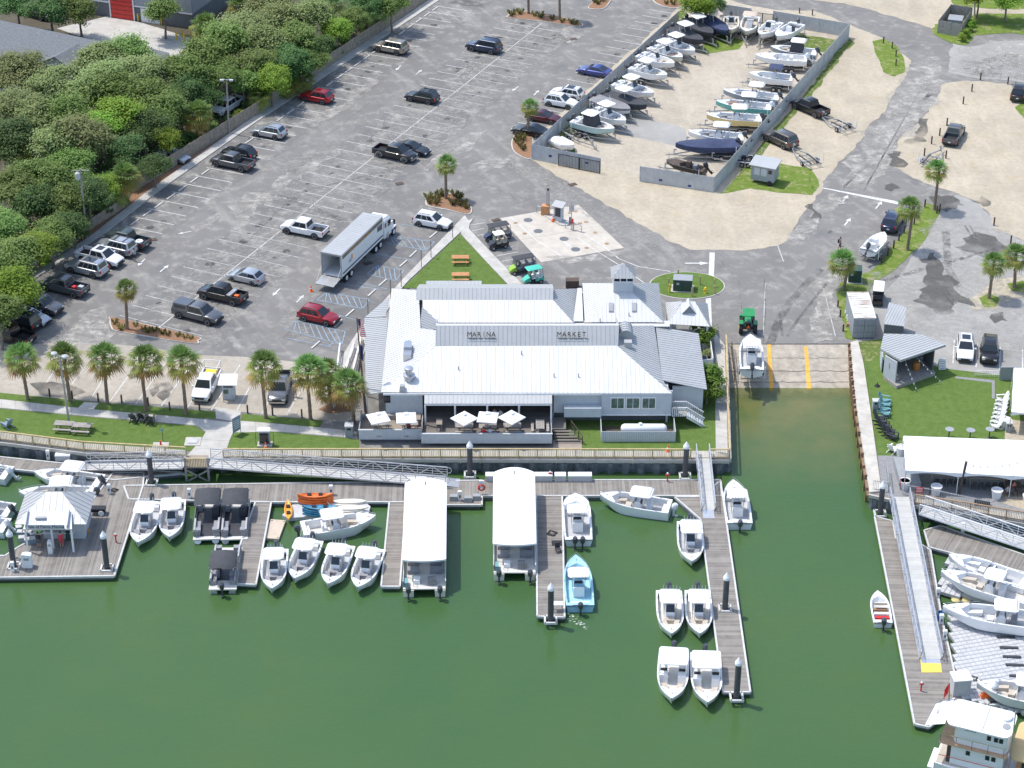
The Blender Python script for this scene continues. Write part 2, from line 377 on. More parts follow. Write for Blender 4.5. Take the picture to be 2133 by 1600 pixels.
def roof_mat(name,col,metal):
 m,nt,b=newmat(name);p=POS(nt)
 c=mixc(nt,noise_fac(nt,p,.6,5,.6,.3,.7),tuple(x*.94 for x in col),tuple(min(1,x*1.04)for x in col))
 c=mixc(nt,mul(nt,noise_fac(nt,p,1.6,6,.65,.52,.75,(1.6,.10,.3)),.22),c,(.36,.33,.29))
 c=mixc(nt,mul(nt,noise_fac(nt,p,.35,4,.6,.55,.8),.25),c,(.42,.40,.37))
 L(nt,c,b.inputs['Base Color']);b.inputs['Roughness'].default_value=.5;b.inputs['Metallic'].default_value=metal;return m
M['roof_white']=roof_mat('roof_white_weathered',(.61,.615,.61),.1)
M['roof_grey_and_shaded']=roof_mat('roof_grey_and_shaded_weathered',(.42,.43,.43),.1)  # for grey roofs; on white roofs it paints shade into the duller slopes
M['oil']=dust_mat('oil_stain',(.06,.058,.055),1.1,2.5,.55)
def wobble(pts,amp,step=.7,seed=0.0):
 out=[];n=len(pts);pts=[p.copy()for p in pts]
 def nz(p,f,k):return Vector((mnoise.noise((p.x*f+seed,p.y*f,3.1+k)),mnoise.noise((p.x*f,p.y*f+seed,7.7+k)),0))
 for i in range(n):
  a,b=pts[i],pts[(i+1)%n];k=max(1,min(160,int((b-a).length/step)))
  for j in range(k):
   p=a.lerp(b,j/k);out.append(p+(nz(p,.16,0)*1.6+nz(p,.5,1)*.9+nz(p,1.4,2)*.45)*amp)
 return out
def sheet(name,px,z,mat,wob=0.0,parent=None,kind=True,world=False):
 pts=[Vector((p[0],p[1],z))for p in px]if world else[P(x,y,z)for x,y in px]
 if wob:pts=wobble(pts,wob,seed=len(bpy.data.objects)*.37)
 b=MB();b.face(pts);o=b.obj(name,mat,parent)
 if o.data.polygons[0].normal.z<0:o.data.flip_normals()
 if kind and parent is None:struct(o)
 return o
WZ=-1.6
DZ=-1.08
SEAL=[(-400,868),(0,919),(176,941),(388,953),(1519,957),(1516,850),(1512,716)]
SEAR=[(1771,716),(1784,850),(1811,1028),(1909,1051),(2133,1088),(2400,1132)]
bd=[P(x,y)for x,y in SEAL+SEAR]
ext=[Vector((420,bd[-1].y,0)),Vector((420,900,0)),Vector((-420,900,0)),Vector((-420,bd[0].y,0))]
GROUND=sheet('ground',bd+ext,0.0,M['asphalt'],world=True)
b=MB();b.face([(-600,-50,WZ),(600,-50,WZ),(600,330,WZ),(-600,330,WZ)]);struct(b.obj('water',M['water']))
q=[P(1500,714,-.03),P(1783,714,-.03)];y0=q[0].y;yw=P(1640,808,WZ).y;y1=y0+(yw-y0)*2.2;zr=-.03+(WZ+.03)*2.2
b=MB();b.face([(q[0].x,y0,-.03),(q[1].x,y0,-.03),(q[1].x-.4,y1,zr),(q[0].x,y1,zr)]);RAMP=struct(b.obj('boat_ramp',M['ramp']))
rpl=plane3(Vector((q[0].x,y0,-.03)),Vector((q[1].x,y0,-.03)),Vector((q[1].x,y1,zr)))
for xs in(((1598,717),(1605,717),(1612,815),(1603,815)),((1675,722),(1682,722),(1690,812),(1681,812))):
 b=MB();b.face([hit(x,y,rpl)+Vector((0,0,.012))for x,y in xs]);b.obj('ramp_line',M['paint_orange'],RAMP)
for yy,wd in((773,1.2),(746,.6),(796,1.0)):
 b=MB();pts=[hit(1520+k*10,yy+3*mnoise.noise((k*.7,yy,0)),rpl)+Vector((0,0,.010))for k in range(26)]
 for a,c in zip(pts,pts[1:]):
  o=Vector((0,.045*wd,0));b.face([a-o,c-o,c+o,a+o])
 b.obj('slab_crack',M['wood_dark'],RAMP)
def corrugated_wall(name,pxs,label,pitch=1.55,amp=.42,zb=-3.0,zt=-.35,mat='sheet_pile'):
 r=thing(name,label,'seawall',P(*pxs[0]))
 pts=[P(x,y)-r.location for x,y in pxs]
 for a,c in zip(pts,pts[1:]):
  d=(c-a);ln=d.length;u=d/ln;nrm=Vector((u.y,-u.x,0));n=max(1,int(ln/pitch))
  b=MB();top=[];bot=[]
  for k in range(n*4+1):
   t=k/(n*4);off=(0,1,1,0)[k%4]*amp
   q2=a+d*t+nrm*(off-.10);top.append(q2+Vector((0,0,zt)));bot.append(q2+Vector((0,0,zb)))
  b.loft([bot,top],closed=False);b.obj('sheet_piles',M[mat],r)
  b=MB();b.bar(a+Vector((0,0,-.18))+nrm*.02,c+Vector((0,0,-.18))+nrm*.02,.42,.34);b.obj('cap_beam',M['seawall_cap'],r)
 return r
corrugated_wall('seawall',[(-400,868),(0,919),(176,941),(388,953),(1519,957)],'dark corrugated sheet pile seawall below the market boardwalk')
corrugated_wall('seawall',[(1519,957),(1516,850),(1512,716)],'sheet pile seawall on the left side of the boat ramp basin')
corrugated_wall('seawall',[(1811,1028),(1909,1051),(2133,1088),(2400,1132)],'dark seawall under the tent patio at the right')
r=thing('seawall','concrete capped basin wall with brown timber fenders right of the ramp','seawall',P(1776,773))
o0=r.location
outer=[(1771,716),(1776,773),(1784,850),(1811,1028)];inner=[(1787,712),(1799,762),(1812,850),(1836,1026)]
b=MB();b.prism([(P(x,y)-o0)for x,y in outer]+[(P(x,y)-o0)for x,y in reversed(inner)],-.25,.18);b.obj('concrete_cap',M['seawall_cap'],r)
b=MB();b.loft([[P(x,y,-3)-o0 for x,y in outer],[P(x,y,0)-o0 for x,y in outer]],closed=False);b.obj('wall_face',M['ramp'],r)
for k in range(24):
 t=(k+.5)/24*3;i=min(2,int(t));a,c=P(*outer[i]),P(*outer[i+1]);p=a.lerp(c,t-i)-o0
 b=MB();b.box(p.x-.14,p.y,-1.2,.26,.26,2.6 if k%2 else 3.0);b.obj('timber_fender',M['timber_fender'],r)
b=MB()
for a,c in zip(outer,outer[1:]):b.bar(P(*a)-o0+Vector((-.12,0,-.35)),P(*c)-o0+Vector((-.12,0,-.35)),.2,.25)
b.obj('timber_waler',M['timber_fender'],r)
A=math.radians
sheet('parking_bays',[(300,700),(230,665),(1085,30),(1215,45),(1215,62),(560,600),(490,740),(413,722)],.006,M['asphalt_bay'],.5)
sheet('parking_bays',[(60,705),(-80,730),(-60,690),(25,612),(213,491),(329,400),(540,251),(917,0),(1000,-55),(1085,-38),(700,235),(205,590)],.007,M['asphalt_bay'],.35)
sheet('accessible_bays',[(690,585),(968,452),(745,692),(712,735),(585,705)],.008,M['asphalt_dark'],.1)
sheet('concrete_lot',[(-140,745),(0,722),(137,712),(300,722),(415,740),(506,744),(690,760),(735,775),(745,860),(720,880),(600,868),(430,850),(385,845),(230,838),(0,822),(-140,812)],.012,M['concrete_tan'],.08)
sheet('sand_lot',[(1070,314),(1108,334),(1212,397),(1389,499),(1440,522),(1478,526),(1593,516),(1643,496),(1654,473),(1712,395),(1714,377),(1788,296),(1846,223),(1884,165),(1892,127),(1841,78),(1770,48),(1690,22),(1590,18),(1480,-10),(1420,10),(1250,165),(1112,285)],.018,M['sand'],.45)
sheet('boatyard_sand',[(1125,285),(1420,15),(1500,0),(1760,52),(1500,395),(1345,370),(1250,345),(1115,320)],.024,M['sand_yard'],.1)
sheet('boatyard_track',[(1315,246),(1370,252),(1430,268),(1432,285),(1440,300),(1415,305),(1330,286),(1270,275)],.030,M['asphalt_worn'],.2)
sheet('sand_lot',[(1861,347),(1861,327),(1884,279),(1920,251),(1968,175),(2000,168),(2133,178),(2330,190),(2330,530),(2140,505),(2085,482),(2062,452),(2040,425),(1990,402),(1950,392),(1905,375)],.018,M['sand'],.5)
sheet('sand_verge',[(1650,-5),(1720,2),(1813,22),(1872,38),(1950,62),(1975,80),(2040,55),(2330,60),(2330,-120),(1600,-120)],.018,M['sand'],.5)
sheet('gravel_road',[(1985,88),(2010,98),(2080,85),(2330,78),(2330,185),(2133,172),(2020,162),(1975,150)],.022,M['asphalt_worn'],.4)
sheet('worn_lot',[(1775,712),(1805,640),(1850,600),(1905,530),(1958,440),(1990,407),(2040,424),(2064,455),(2090,484),(2140,508),(2330,530),(2330,830),(2140,792),(1970,772),(1850,742),(1800,760)],.012,M['asphalt_worn'],.3)
sheet('road_wear',[(1880,140),(1960,110),(1975,160),(1930,240),(1880,290),(1850,345),(1800,390),(1745,395),(1790,300),(1850,220)],.038,M['dust'],1.2)
for px in([(1880,290),(1905,255),(1926,250),(1920,275),(1890,305),(1878,310)],[(1862,318),(1878,320),(1896,345),(1885,352),(1862,342)],[(1822,390),(1838,376),(1850,388),(1832,396)],[(1925,400),(1990,410),(2010,425),(1960,440),(1930,420)],[(2020,505),(2048,492),(2100,520),(2130,545),(2060,540),(1990,525)],[(1920,545),(1965,540),(1960,580),(2010,600),(2040,640),(2000,630),(1960,660),(1880,620),(1930,600)],[(2065,660),(2105,662),(2100,675),(2068,670)],[(1678,428),(1708,428),(1705,455),(1680,458)],[(2012,420),(2040,415),(2055,430),(2020,432)]):
 sheet('wet_patch',px,.050,M['wet'],1.3)
for px,m_,wb in(([(490,430),(560,395),(640,335),(700,305),(705,318),(640,362),(560,430),(480,480)],'dust',1.2),([(930,265),(945,245),(985,235),(975,250),(945,285),(915,300)],'dust',.8),([(900,330),(990,275),(1010,270),(950,330),(880,360)],'dust',1.2),([(640,240),(700,220),(770,165),(790,165),(720,225),(660,262)],'dust',.7),([(590,350),(760,235),(775,240),(610,360)],'dust_faint',.8),([(300,640),(420,540),(560,430),(700,345),(860,330),(700,470),(560,590),(440,720)],'dust_faint',2.0),([(700,345),(960,150),(1080,60),(1190,60),(1050,190),(880,330)],'dust_faint',2.0),([(1130,85),(1200,60),(1220,75),(1190,92),(1150,82)],'dust',.8),([(940,160),(1000,120),(1020,125),(960,165)],'dust',.7),([(400,470),(440,440),(460,445),(420,480)],'dust',.7),([(640,720),(560,690),(590,640),(640,660)],'dust_faint',1),([(1695,590),(1745,545),(1748,600),(1752,712),(1690,712),(1680,640)],'dust',1.2),([(1640,500),(1720,400),(1760,405),(1700,470),(1670,520)],'dust',1.2),([(1760,390),(1860,230),(1900,180),(1960,120),(1975,150),(1900,260),(1850,340),(1800,395)],'dust',1.5),([(1060,330),(1130,350),(1260,430),(1400,520),(1330,520),(1200,440),(1080,370)],'dust_faint',1.2),([(980,345),(1060,325),(1080,340),(1000,365)],'dust',.8),([(1140,540),(1300,520),(1310,530),(1180,555)],'dust',.6),([(1800,600),(1900,520),(1960,450),(2060,470),(2140,520),(2140,760),(1990,700),(1900,690)],'dust_faint',2),([(230,725),(140,720),(60,712),(120,690),(200,640),(215,660)],'dust',1.0),([(1020,18),(930,5),(960,-5),(1000,5)],'tyre_mark',.3),([(1985,92),(2080,88),(2200,85),(2200,170),(2030,158),(1980,148)],'dust',1.5),([(1990,120),(2200,110),(2200,180),(2000,165)],'dust_faint',1.0)):
 sheet('sand_dust' if m_!='tyre_mark' else 'tyre_mark',px,.042,M[m_],wb)
def mark(pts,wd,m_='tyre_mark'):
 q=[P(x,y,.046)for x,y in pts];lf=[];rt=[]
 for i,p in enumerate(q):
  d_=(q[min(i+1,len(q)-1)]-q[max(0,i-1)]).normalized();n_=Vector((-d_.y,d_.x,0))*wd*.5;lf.append(p-n_);rt.append(p+n_)
 sheet('tyre_mark',lf+rt[::-1],.046,M[m_],world=True)
for pts,wd in(([(1605,715),(1620,670),(1645,630),(1680,590),(1710,560)],.9),([(1640,700),(1662,665),(1690,630),(1722,590)],.35),([(1622,640),(1630,700)],.3),([(1592,580),(1594,640),(1590,712)],.2),([(2010,470),(2025,495),(2035,505)],.25),([(2018,468),(2032,490),(2045,500)],.25),([(1965,610),(1985,635)],.25),([(1972,606),(1992,632)],.25),([(1725,485),(1733,480)],.4),([(320,805),(345,800),(355,815)],1.1),([(1970,480),(1975,560),(2000,600)],.9)):
 mark(pts,wd)
for px in([(308,812),(330,802),(340,812),(322,824)],[(326,820),(345,808),(358,815),(340,828)],[(60,800),(120,790),(180,810),(140,826),(80,820)],[(262,780),(285,772),(295,782),(270,790)]):sheet('wet_patch',px,.050,M['wet'],.6)
sheet('woodland_floor',[(-300,640),(20,612),(76,567),(142,520),(190,478),(261,432),(276,402),(530,244),(893,0),(1010,-80),(900,-400),(-500,-400),(-500,500)],.016,M['soil'])
sheet('mulch_strip',[(20,612),(76,567),(142,520),(190,478),(261,432),(276,402),(530,244),(893,0),(905,0),(540,246),(318,400),(203,488),(15,622)],.022,M['mulch'])
sheet('yard_drive',[(120,60),(235,30),(330,58),(400,82),(385,125),(330,110),(200,85)],.026,M['concrete'],.2)
sheet('lawn',[(1742,612),(1755,665),(1757,703),(1778,708),(1800,650),(1815,592),(1862,565),(1912,520),(1938,482),(1955,445),(1960,430),(1930,423),(1905,460),(1870,500),(1838,545),(1815,565),(1790,572),(1750,590)],.040,M['lawn'],.2)
sheet('lawn',[(1817,86),(1841,80),(1866,94),(1884,119),(1888,149),(1864,159),(1841,149)],.040,M['lawn'],.2)
sheet('lawn',[(1500,402),(1560,352),(1600,338),(1690,352),(1706,385),(1692,405),(1620,402),(1560,392)],.040,M['lawn'],.25)
sheet('lawn',[(1942,70),(1950,50),(2040,28),(2330,30),(2330,78),(2110,70),(2030,72),(2010,95),(1965,82)],.040,M['lawn'],.4)
sheet('lawn',[(1960,-60),(2330,-60),(2330,22),(2060,18),(1990,10)],.040,M['lawn'],.4)
sheet('lawn',[(1455,100),(1500,72),(1548,84),(1540,102),(1470,112)],.040,M['lawn'],.3)
sheet('lawn',[(2115,222),(2140,212),(2330,215),(2330,262),(2140,255)],.040,M['lawn'],.3)
sheet('lawn',[(2040,622),(2060,612),(2082,622),(2075,640),(2050,640)],.044,M['lawn'],.2)
sheet('lawn',[(2095,590),(2125,585),(2160,600),(2140,612),(2105,606)],.044,M['lawn'],.2)
sheet('sand_patch',[(2020,620),(2060,585),(2120,575),(2200,590),(2200,620),(2110,620),(2080,645),(2035,645)],.036,M['sand'],.4)
sheet('weed_strip',[(1505,400),(1770,80),(1778,90),(1560,355),(1525,398)],.036,M['weeds'],.35)
sheet('weed_strip',[(1125,292),(1420,22),(1432,30),(1300,160),(1190,280),(1200,320),(1150,300)],.036,M['weeds'],.3)
sheet('weed_strip',[(1640,62),(1755,85),(1735,115),(1660,95)],.036,M['weeds'],.4)
sheet('turf',[(0,818),(180,836),(455,858),(448,872),(396,870),(179,851),(0,831),(-140,818),(-140,800)],.026,M['turf'])
sheet('turf',[(505,862),(672,876),(666,890),(500,876)],.026,M['turf'])
sheet('turf',[(-140,838),(0,851),(192,869),(407,887),(430,902),(400,938),(388,940),(176,926),(0,902),(-140,885)],.026,M['turf'])
sheet('turf',[(468,938),(482,905),(512,893),(574,900),(718,912),(748,916),(748,942)],.026,M['turf'])
sheet('turf',[(1152,880),(1260,860),(1440,840),(1490,790),(1492,850),(1490,940),(1152,940)],.026,M['turf'])
sheet('turf',[(1799,762),(1820,735),(1850,735),(1970,768),(2140,788),(2300,810),(2300,960),(1882,950),(1828,949),(1812,850)],.026,M['turf'])
sheet('dry_grass',[(1787,712),(1840,705),(1835,735),(1799,760)],.030,M['weeds'],.1)
sheet('paved_patio',[(1828,949),(1882,949),(2150,955),(2400,960),(2400,1132),(2133,1088),(1909,1051),(1836,1028)],.030,M['paver_grey'])
sheet('paved_patio',[(2095,872),(2150,880),(2400,900),(2400,1100),(2133,1062),(2083,1046),(2090,1025),(2150,1030),(2150,960),(2092,925)],.036,M['paver'])
sheet('paved_path',[(1990,784),(2072,792),(2072,830),(2066,830),(2066,797),(1990,788)],.034,M['paver_grey'])
def strip_slabs(name,ea,eb,step,z0,z1,mat,gap=.02,parent=None):
 """paving laid as separate slabs between two edge lines given in pixels"""
 A_=[P(x,y)for x,y in ea];B_=[P(x,y)for x,y in eb]
 r=parent or struct(place(name,None,None,None,A_[0]));o=r.location
 def walk(pl,t):
  ls=[(c-a).length for a,c in zip(pl,pl[1:])];s=t*sum(ls)
  for i,l in enumerate(ls):
   if s<=l or i==len(ls)-1:return pl[i].lerp(pl[i+1],min(1,s/l))
   s-=l
 n=max(1,int(sum((c-a).length for a,c in zip(A_,A_[1:]))/step));g=gap/step/2
 for k in range(n):
  qs=[walk(A_,(k+g)/n if k else 0),walk(A_,(k+1-g)/n),walk(B_,(k+1-g)/n),walk(B_,(k+g)/n if k else 0)]
  dz=rnd.uniform(-.004,.004)
  b=MB();b.prism([v-o for v in qs],z0,z1+dz);b.obj('paving_slab',mat,r)
 return r
strip_slabs('pavement',[(25,612),(213,491),(329,400),(540,251),(917,0),(1000,-55)],[(3,614),(191,491),(307,400),(518,251),(895,0),(978,-55)],1.6,0,.11,M['concrete'])
strip_slabs('pavement',[(968,450),(836,586),(745,692),(712,745),(703,790)],[(980,466),(857,580),(835,603),(775,700),(735,790)],1.5,0,.11,M['concrete'])
strip_slabs('pavement',[(987,455),(973,474),(1040,545),(1100,606)],[(958,470),(958,486),(1010,543),(1066,602)],1.5,0,.10,M['concrete'])
sheet('lawn_triangle',[(958,487),(838,600),(1064,600)],.06,M['turf'])
strip_slabs('path',[(-140,817),(0,832),(179,852),(396,871),(495,882),(502,877),(666,891),(745,900)],[(-140,836),(0,850),(192,868),(407,886),(480,902),(574,899),(718,911),(745,915)],1.5,0,.04,M['concrete'])
strip_slabs('path',[(410,886),(432,902),(388,952)],[(497,884),(482,906),(466,955)],1.4,0,.045,M['concrete'])
strip_slabs('path',[(448,848),(450,872)],[(502,856),(498,880)],1.4,0,.035,M['concrete'])
strip_slabs('path',[(176,838),(160,852)],[(206,840),(192,856)],1.4,0,.036,M['concrete'])
strip_slabs('path',[(1486,690),(1493,780),(1490,845),(1491,942)],[(1510,720),(1512,790),(1514,850),(1516,945)],1.6,0,.05,M['concrete'])
strip_slabs('fuel_pad',[(1042,455),(1127,547)],[(1205,427),(1300,517)],4.2,0,.03,mk('fuel_pad_concrete',(.50,.455,.385),.9,var=.14,scale=.6))
for(x,y)in((1100,459),(1121,482),(1175,498),(1199,520)):
 b=MB();b.lathe([(.55,.032),(.55,.046)],18);o=b.obj('manhole_cover',M['siding_dark'],None,loc=P(x,y));tag(o,{1100:'large round tank cover nearest the golf carts on the fuel pad',1121:'large round tank cover second from the carts',1175:'large round tank cover below the fuel pump',1199:'large round tank cover at the near edge of the fuel pad'}[x],'manhole','round tank covers')
for k,(x,y)in enumerate(sorted(((1074,465),(1093,487),(1222,517),(1264,508),(1221,463),(1240,485),(1199,441),(1187,444),(1208,466),(1196,468)))):
 b=MB();b.lathe([(.27,.032),(.27,.05)],12);o=b.obj('filler_cap',M['rail_brown'],None,loc=P(x,y));tag(o,'small round brown filler cap in the fuel pad, %s from the left'%['first','second','third','fourth','fifth','sixth','seventh','eighth','ninth','last'][k],'filler cap','small filler caps in the fuel pad')
sheet('ramp_stop_line',[(1478,526),(1489,526),(1487,578),(1476,578)],.020,M['paint_white'])
sheet('ramp_stop_line',[(1470,622),(1481,621),(1483,682),(1472,660)],.020,M['paint_white'])
sheet('road_stop_line',[(1712,392),(1716,391),(1872,420),(1870,426)],.020,M['paint_white'])
def island(name,pts,mat,kerb=True,zt=.12,kw=.16):
 r=struct(place(name,None,None,None,pts[0]));o=r.location
 cen=sum(pts,Vector((0,0,0)))/len(pts)
 inn=[p+(cen-p).normalized()*kw for p in pts]
 b=MB();b.prism([p-o for p in pts],0,zt);b.obj('kerb',M['kerb'],r)
 b=MB();b.prism([p-o for p in inn],.02,zt+.03);b.obj('planting_bed',mat,r)
 return r
def smooth_poly(px,k=4):
 pts=[P(x,y)for x,y in px];n=len(pts);out=[]
 for i in range(n):
  p0,p1,p2,p3=pts[i-1],pts[i],pts[(i+1)%n],pts[(i+2)%n]
  for j in range(k):
   t=j/k
   out.append(.5*((2*p1)+(-p0+p2)*t+(2*p0-5*p1+4*p2-p3)*t*t+(-p0+3*p1-3*p2+p3)*t**3))
 return out
ec=P(1431,595);er=P(1510,595)-ec;eh=(P(1431,567)-P(1431,623)).length/2
island('lawn_island',[ec+Vector((er.x*math.cos(t*.1963),eh*math.sin(t*.1963),0))for t in range(32)],M['turf'],zt=.06,kw=.12)
island('planted_island',smooth_poly([(229,668),(243,664),(405,701),(413,711),(405,717),(316,704),(243,691),(231,682)]),M['mulch'])
island('planted_island',smooth_poly([(886,425),(892,413),(925,403),(960,413),(982,433),(976,448),(935,439),(897,432)]),M['mulch'])
island('planted_island',smooth_poly([(1068,289),(1078,279),(1108,284),(1108,331),(1075,321),(1065,304)]),M['mulch'])
island('planted_island',smooth_poly([(1058,33),(1075,24),(1140,32),(1205,46),(1207,56),(1130,46),(1062,38)]),M['mulch'])
island('planted_island',smooth_poly([(1225,18),(1235,5),(1244,-8),(1273,-8),(1270,6),(1255,20)]),M['mulch'])
island('planted_island',smooth_poly([(1361,4),(1368,-8),(1425,-8),(1418,16),(1388,16)]),M['mulch'])
sheet('mulch_strip',[(665,852),(690,838),(735,845),(735,856),(690,860)],.03,M['mulch'],.15)
PAINTZ=.016
def line(a,c,wd=.11,mat='paint_white',z=PAINTZ,name='painted_line'):
 a=Vector((a.x,a.y,z));c=Vector((c.x,c.y,z));d=(c-a).normalized();n=Vector((-d.y,d.x,0))*wd/2
 b=MB();b.face([a-n,c-n,c+n,a+n]);return b.obj(name,M[mat],GROUND)
def pline(x0,y0,x1,y1,**k):return line(P(x0,y0),P(x1,y1),**k)
stop_mesh=MB().prism([(-.9,-.09),(.9,-.09),(.9,.09),(-.9,.09)],.01,.12).mesh('wheel_stop')
nstop=[0]
ORD=['first','second','third','fourth','fifth','sixth','seventh','eighth','ninth','tenth','eleventh','twelfth','thirteenth','fourteenth','fifteenth','sixteenth','seventeenth','eighteenth','nineteenth','twentieth']
def nth(k):return ORD[k]if k<20 else('twenty-'+ORD[k-20]if k<29 else 'thirtieth' if k==29 else 'thirty-'+ORD[k-30])
def wheel_stop(p,rz,label,group):tag(place('wheel_stop',stop_mesh,M['kerb'],None,p,rz),label,'wheel stop',group)
a0,a1=P(122,566),P(905,12);vl=P(691,223)-P(617,210);n=round((a1-a0).length/2.62);dv=(a1-a0).normalized()
for k in range(n+1):
 a=a0 .lerp(a1,k/n);line(a+vl.normalized()*.1,a+vl)
 if k<n and k>4:wheel_stop(a0 .lerp(a1,(k+.5)/n)+vl.normalized()*.75,ang(a0,a1),'concrete wheel stop in the fence side row, %s empty bay from the near end'%nth(k-5),'wheel stops by the wooden fence')
d0,d1=P(329,684),P(1128,49);line(d0,d1,wd=.12);n=round((d1-d0).length/2.62);ul=Vector(((d1-d0).y,-(d1-d0).x,0)).normalized()
for k in range(n):
 c=d0 .lerp(d1,(k+.25)/n);wd=.1 if k%3 else.085
 line(c-ul*5.5,c+ul*5.5,wd=wd,mat='paint_white' if k>11 else 'paint_faded')
r0,r1=P(1078,255),P(1352,20);vr=P(1146,261)-P(1084,249);n=round((r1-r0).length/2.62)
for k in range(n+1):
 a=r0 .lerp(r1,k/n);line(a,a+vr)
r0,r1=P(1240,0),P(1330,-70)
for k in range(6):a=r0 .lerp(r1,k/6)+Vector((0,6,0));line(a,a+(P(1100,12)-P(1115,-2)).normalized()*-.1+Vector((3.2,4.2,0)))
for(x,y,x2,y2)in((95,800,138,735),(150,800,196,742),(192,826,240,750),(228,838,290,752),(283,842,345,755),(336,846,398,760),(390,850,440,770),(440,855,500,760),(492,858,535,780),(545,862,590,780),(597,866,640,790)):
 pline(x,y,x2,y2,z=.020,wd=.1)
def hatch(q,n=6):
 a,b_,c,d=[P(x,y)for x,y in q]
 for s,e in((a,b_),(b_,c),(c,d),(d,a)):line(s,e,wd=.1,mat='paint_blue')
 for k in range(-1,n-1):line(a.lerp(b_,max(0,(k+.2)/n)),d.lerp(c,min(1,(k+2.3)/n)),wd=.1,mat='paint_blue')
hatch([(814,491),(905,504),(887,522),(803,506)]);hatch([(786,553),(841,563),(824,585),(765,571)],5)
hatch([(681,609),(770,624),(755,643),(660,625)],7);hatch([(617,668),(719,691),(712,718),(593,686)],8)
for q in((772,527,862,543),(745,588,806,602),(700,655,735,665),(834,467,930,482),(600,705,690,722),(700,590,790,603),(630,640,648,644),(680,722,700,712)):pline(*q,wd=.1,mat='paint_blue')
for k,(x,y,x2,y2)in enumerate(((896,496,909,485),(854,536,867,524),(833,556,847,544),(790,596,804,584),(768,617,781,605),(721,660,737,646),(697,682,712,667),(649,727,666,712))):
 a,c=P(x,y),P(x2,y2);wheel_stop(a.lerp(c,.5),ang(a,c),'white concrete wheel stop in the blue marked bays, %s from the white SUV'%nth(k),'wheel stops in the accessible bays')
for q in((980,469,1011,464),(983,481,1008,476),(994,491,1006,488),(1023,523,1068,514),(1032,534,1080,525),(1045,545,1071,540),(1053,556,1080,550),(1074,578,1088,575)):pline(*q,wd=.1)
for q in((1988,708,1985,757),(2036,714,2033,766),(2084,722,2082,770),(2130,728,2130,772)):pline(*q,z=.02,wd=.12)
for pts in([(1063,452),(1120,503),(1176,538)],[(1203,495),(1240,522),(1290,553),(1350,596)],[(1218,489),(1255,512),(1290,540),(1330,556),(1396,566)]):
 for a,c in zip(pts,pts[1:]):pline(*a,*c,z=.036,wd=.13)
for q in((1620,512,1632,545),(1594,590,1590,700),(1715,600,1740,700)):pline(*q,z=.015,wd=.1,mat='paint_faded')
arrow=MB().face([(-.9,-.09,0),(.25,-.09,0),(.25,-.3,0),(1.0,0,0),(.25,.3,0),(.25,.09,0),(-.9,.09,0)]).mesh('painted_arrow')
for(x,y,tx,ty,s)in((830,142,826,146,1),(872,151,877,147,1),(1074,185,1070,188,1),(1117,194,1121,190,1),(295,547,290,552,1),(342,560,347,556,1),(576,609,571,614,1),(625,623,630,618,1),(1760,415,1764,410,1.2),(1830,428,1834,423,1.2),(1765,463,1769,458,1.2),(1451,549,1456,549,1.5),(1181,509,1186,513,1),(385,485,380,486,.9)):
 p=P(x,y);o=place('painted_arrow',arrow,M['paint_white'],GROUND,(p.x,p.y,.038),ang(p,P(tx,ty)),scale=(s,s,1))
for(x,y)in((1193,385),(832,383),(767,549),(1033,459),(1192,594),(318,500),(1195,82)):
 b=MB();b.box(0,0,.05,1.0,.7,.03)
 for k in range(5):b.box(-.4+k*.2,0,.07,.06,.6,.02)
 o=b.obj('drain_grate',M['wood_dark'],None,loc=P(x,y),rz=.45)
 tag(o,{1193:'drain grate in the sand beside the boatyard fence',832:'drain grate by the palm island in the car park',767:'drain grate in the shade of the lorry',1033:'drain grate above the golf carts',1192:'drain grate behind the market roof',318:'drain grate by the grey pickup near the fence',1195:'drain grate at the far planted island'}[x],'drain')
b=MB()
for rowa,rowb,off,n in((a0,a1,vl.normalized()*3.2,44),(d0,d1,ul*3.0,48),(d0,d1,-ul*3.0,48),(P(1078,255),P(1352,20),vr.normalized()*3.0,24)):
 for k in range(n):
  if rnd.random()<.35:continue
  c=rowa.lerp(rowb,(k+.5)/n)+off+Vector((rnd.uniform(-.5,.5),rnd.uniform(-.5,.5),0));q=rnd.uniform(.25,.6)
  b.face([(c.x+q*math.cos(t*.698)*rnd.uniform(.7,1.2),c.y+q*math.sin(t*.698)*rnd.uniform(.7,1.2),.0135)for t in range(9)])
struct(b.obj('oil_stains',M['oil'],None,recalc=False),'stuff')
for pts in([(430,560),(520,500),(600,420),(640,395)],[(760,420),(830,370),(900,345),(960,300)],[(1230,560),(1330,600),(1390,640)],[(1500,540),(1540,590),(1545,650),(1550,700)],[(1010,380),(1090,420),(1170,400)],[(560,330),(700,270),(800,190)]):
 q2=[Vector(x)for p_,r_2 in zip(pts,pts[1:])for x in[(p_[0]+(r_2[0]-p_[0])*t/9+rnd.uniform(-3,3),p_[1]+(r_2[1]-p_[1])*t/9+rnd.uniform(-2,2))for t in range(9)]]
 mark([(v.x,v.y)for v in q2],.09)
def bil(q,u,v):
 a,b_,c,d=q
 return(a.lerp(b_,u)).lerp(d.lerp(c,u),v)
def pane(q,u0,u1,v0,v1,off=.015,t=.02):
 n=(q[1]-q[0]).cross(q[3]-q[0]).normalized()
 return[bil(q,u0,v0)+n*off,bil(q,u1,v0)+n*off,bil(q,u1,v1)+n*off,bil(q,u0,v1)+n*off]
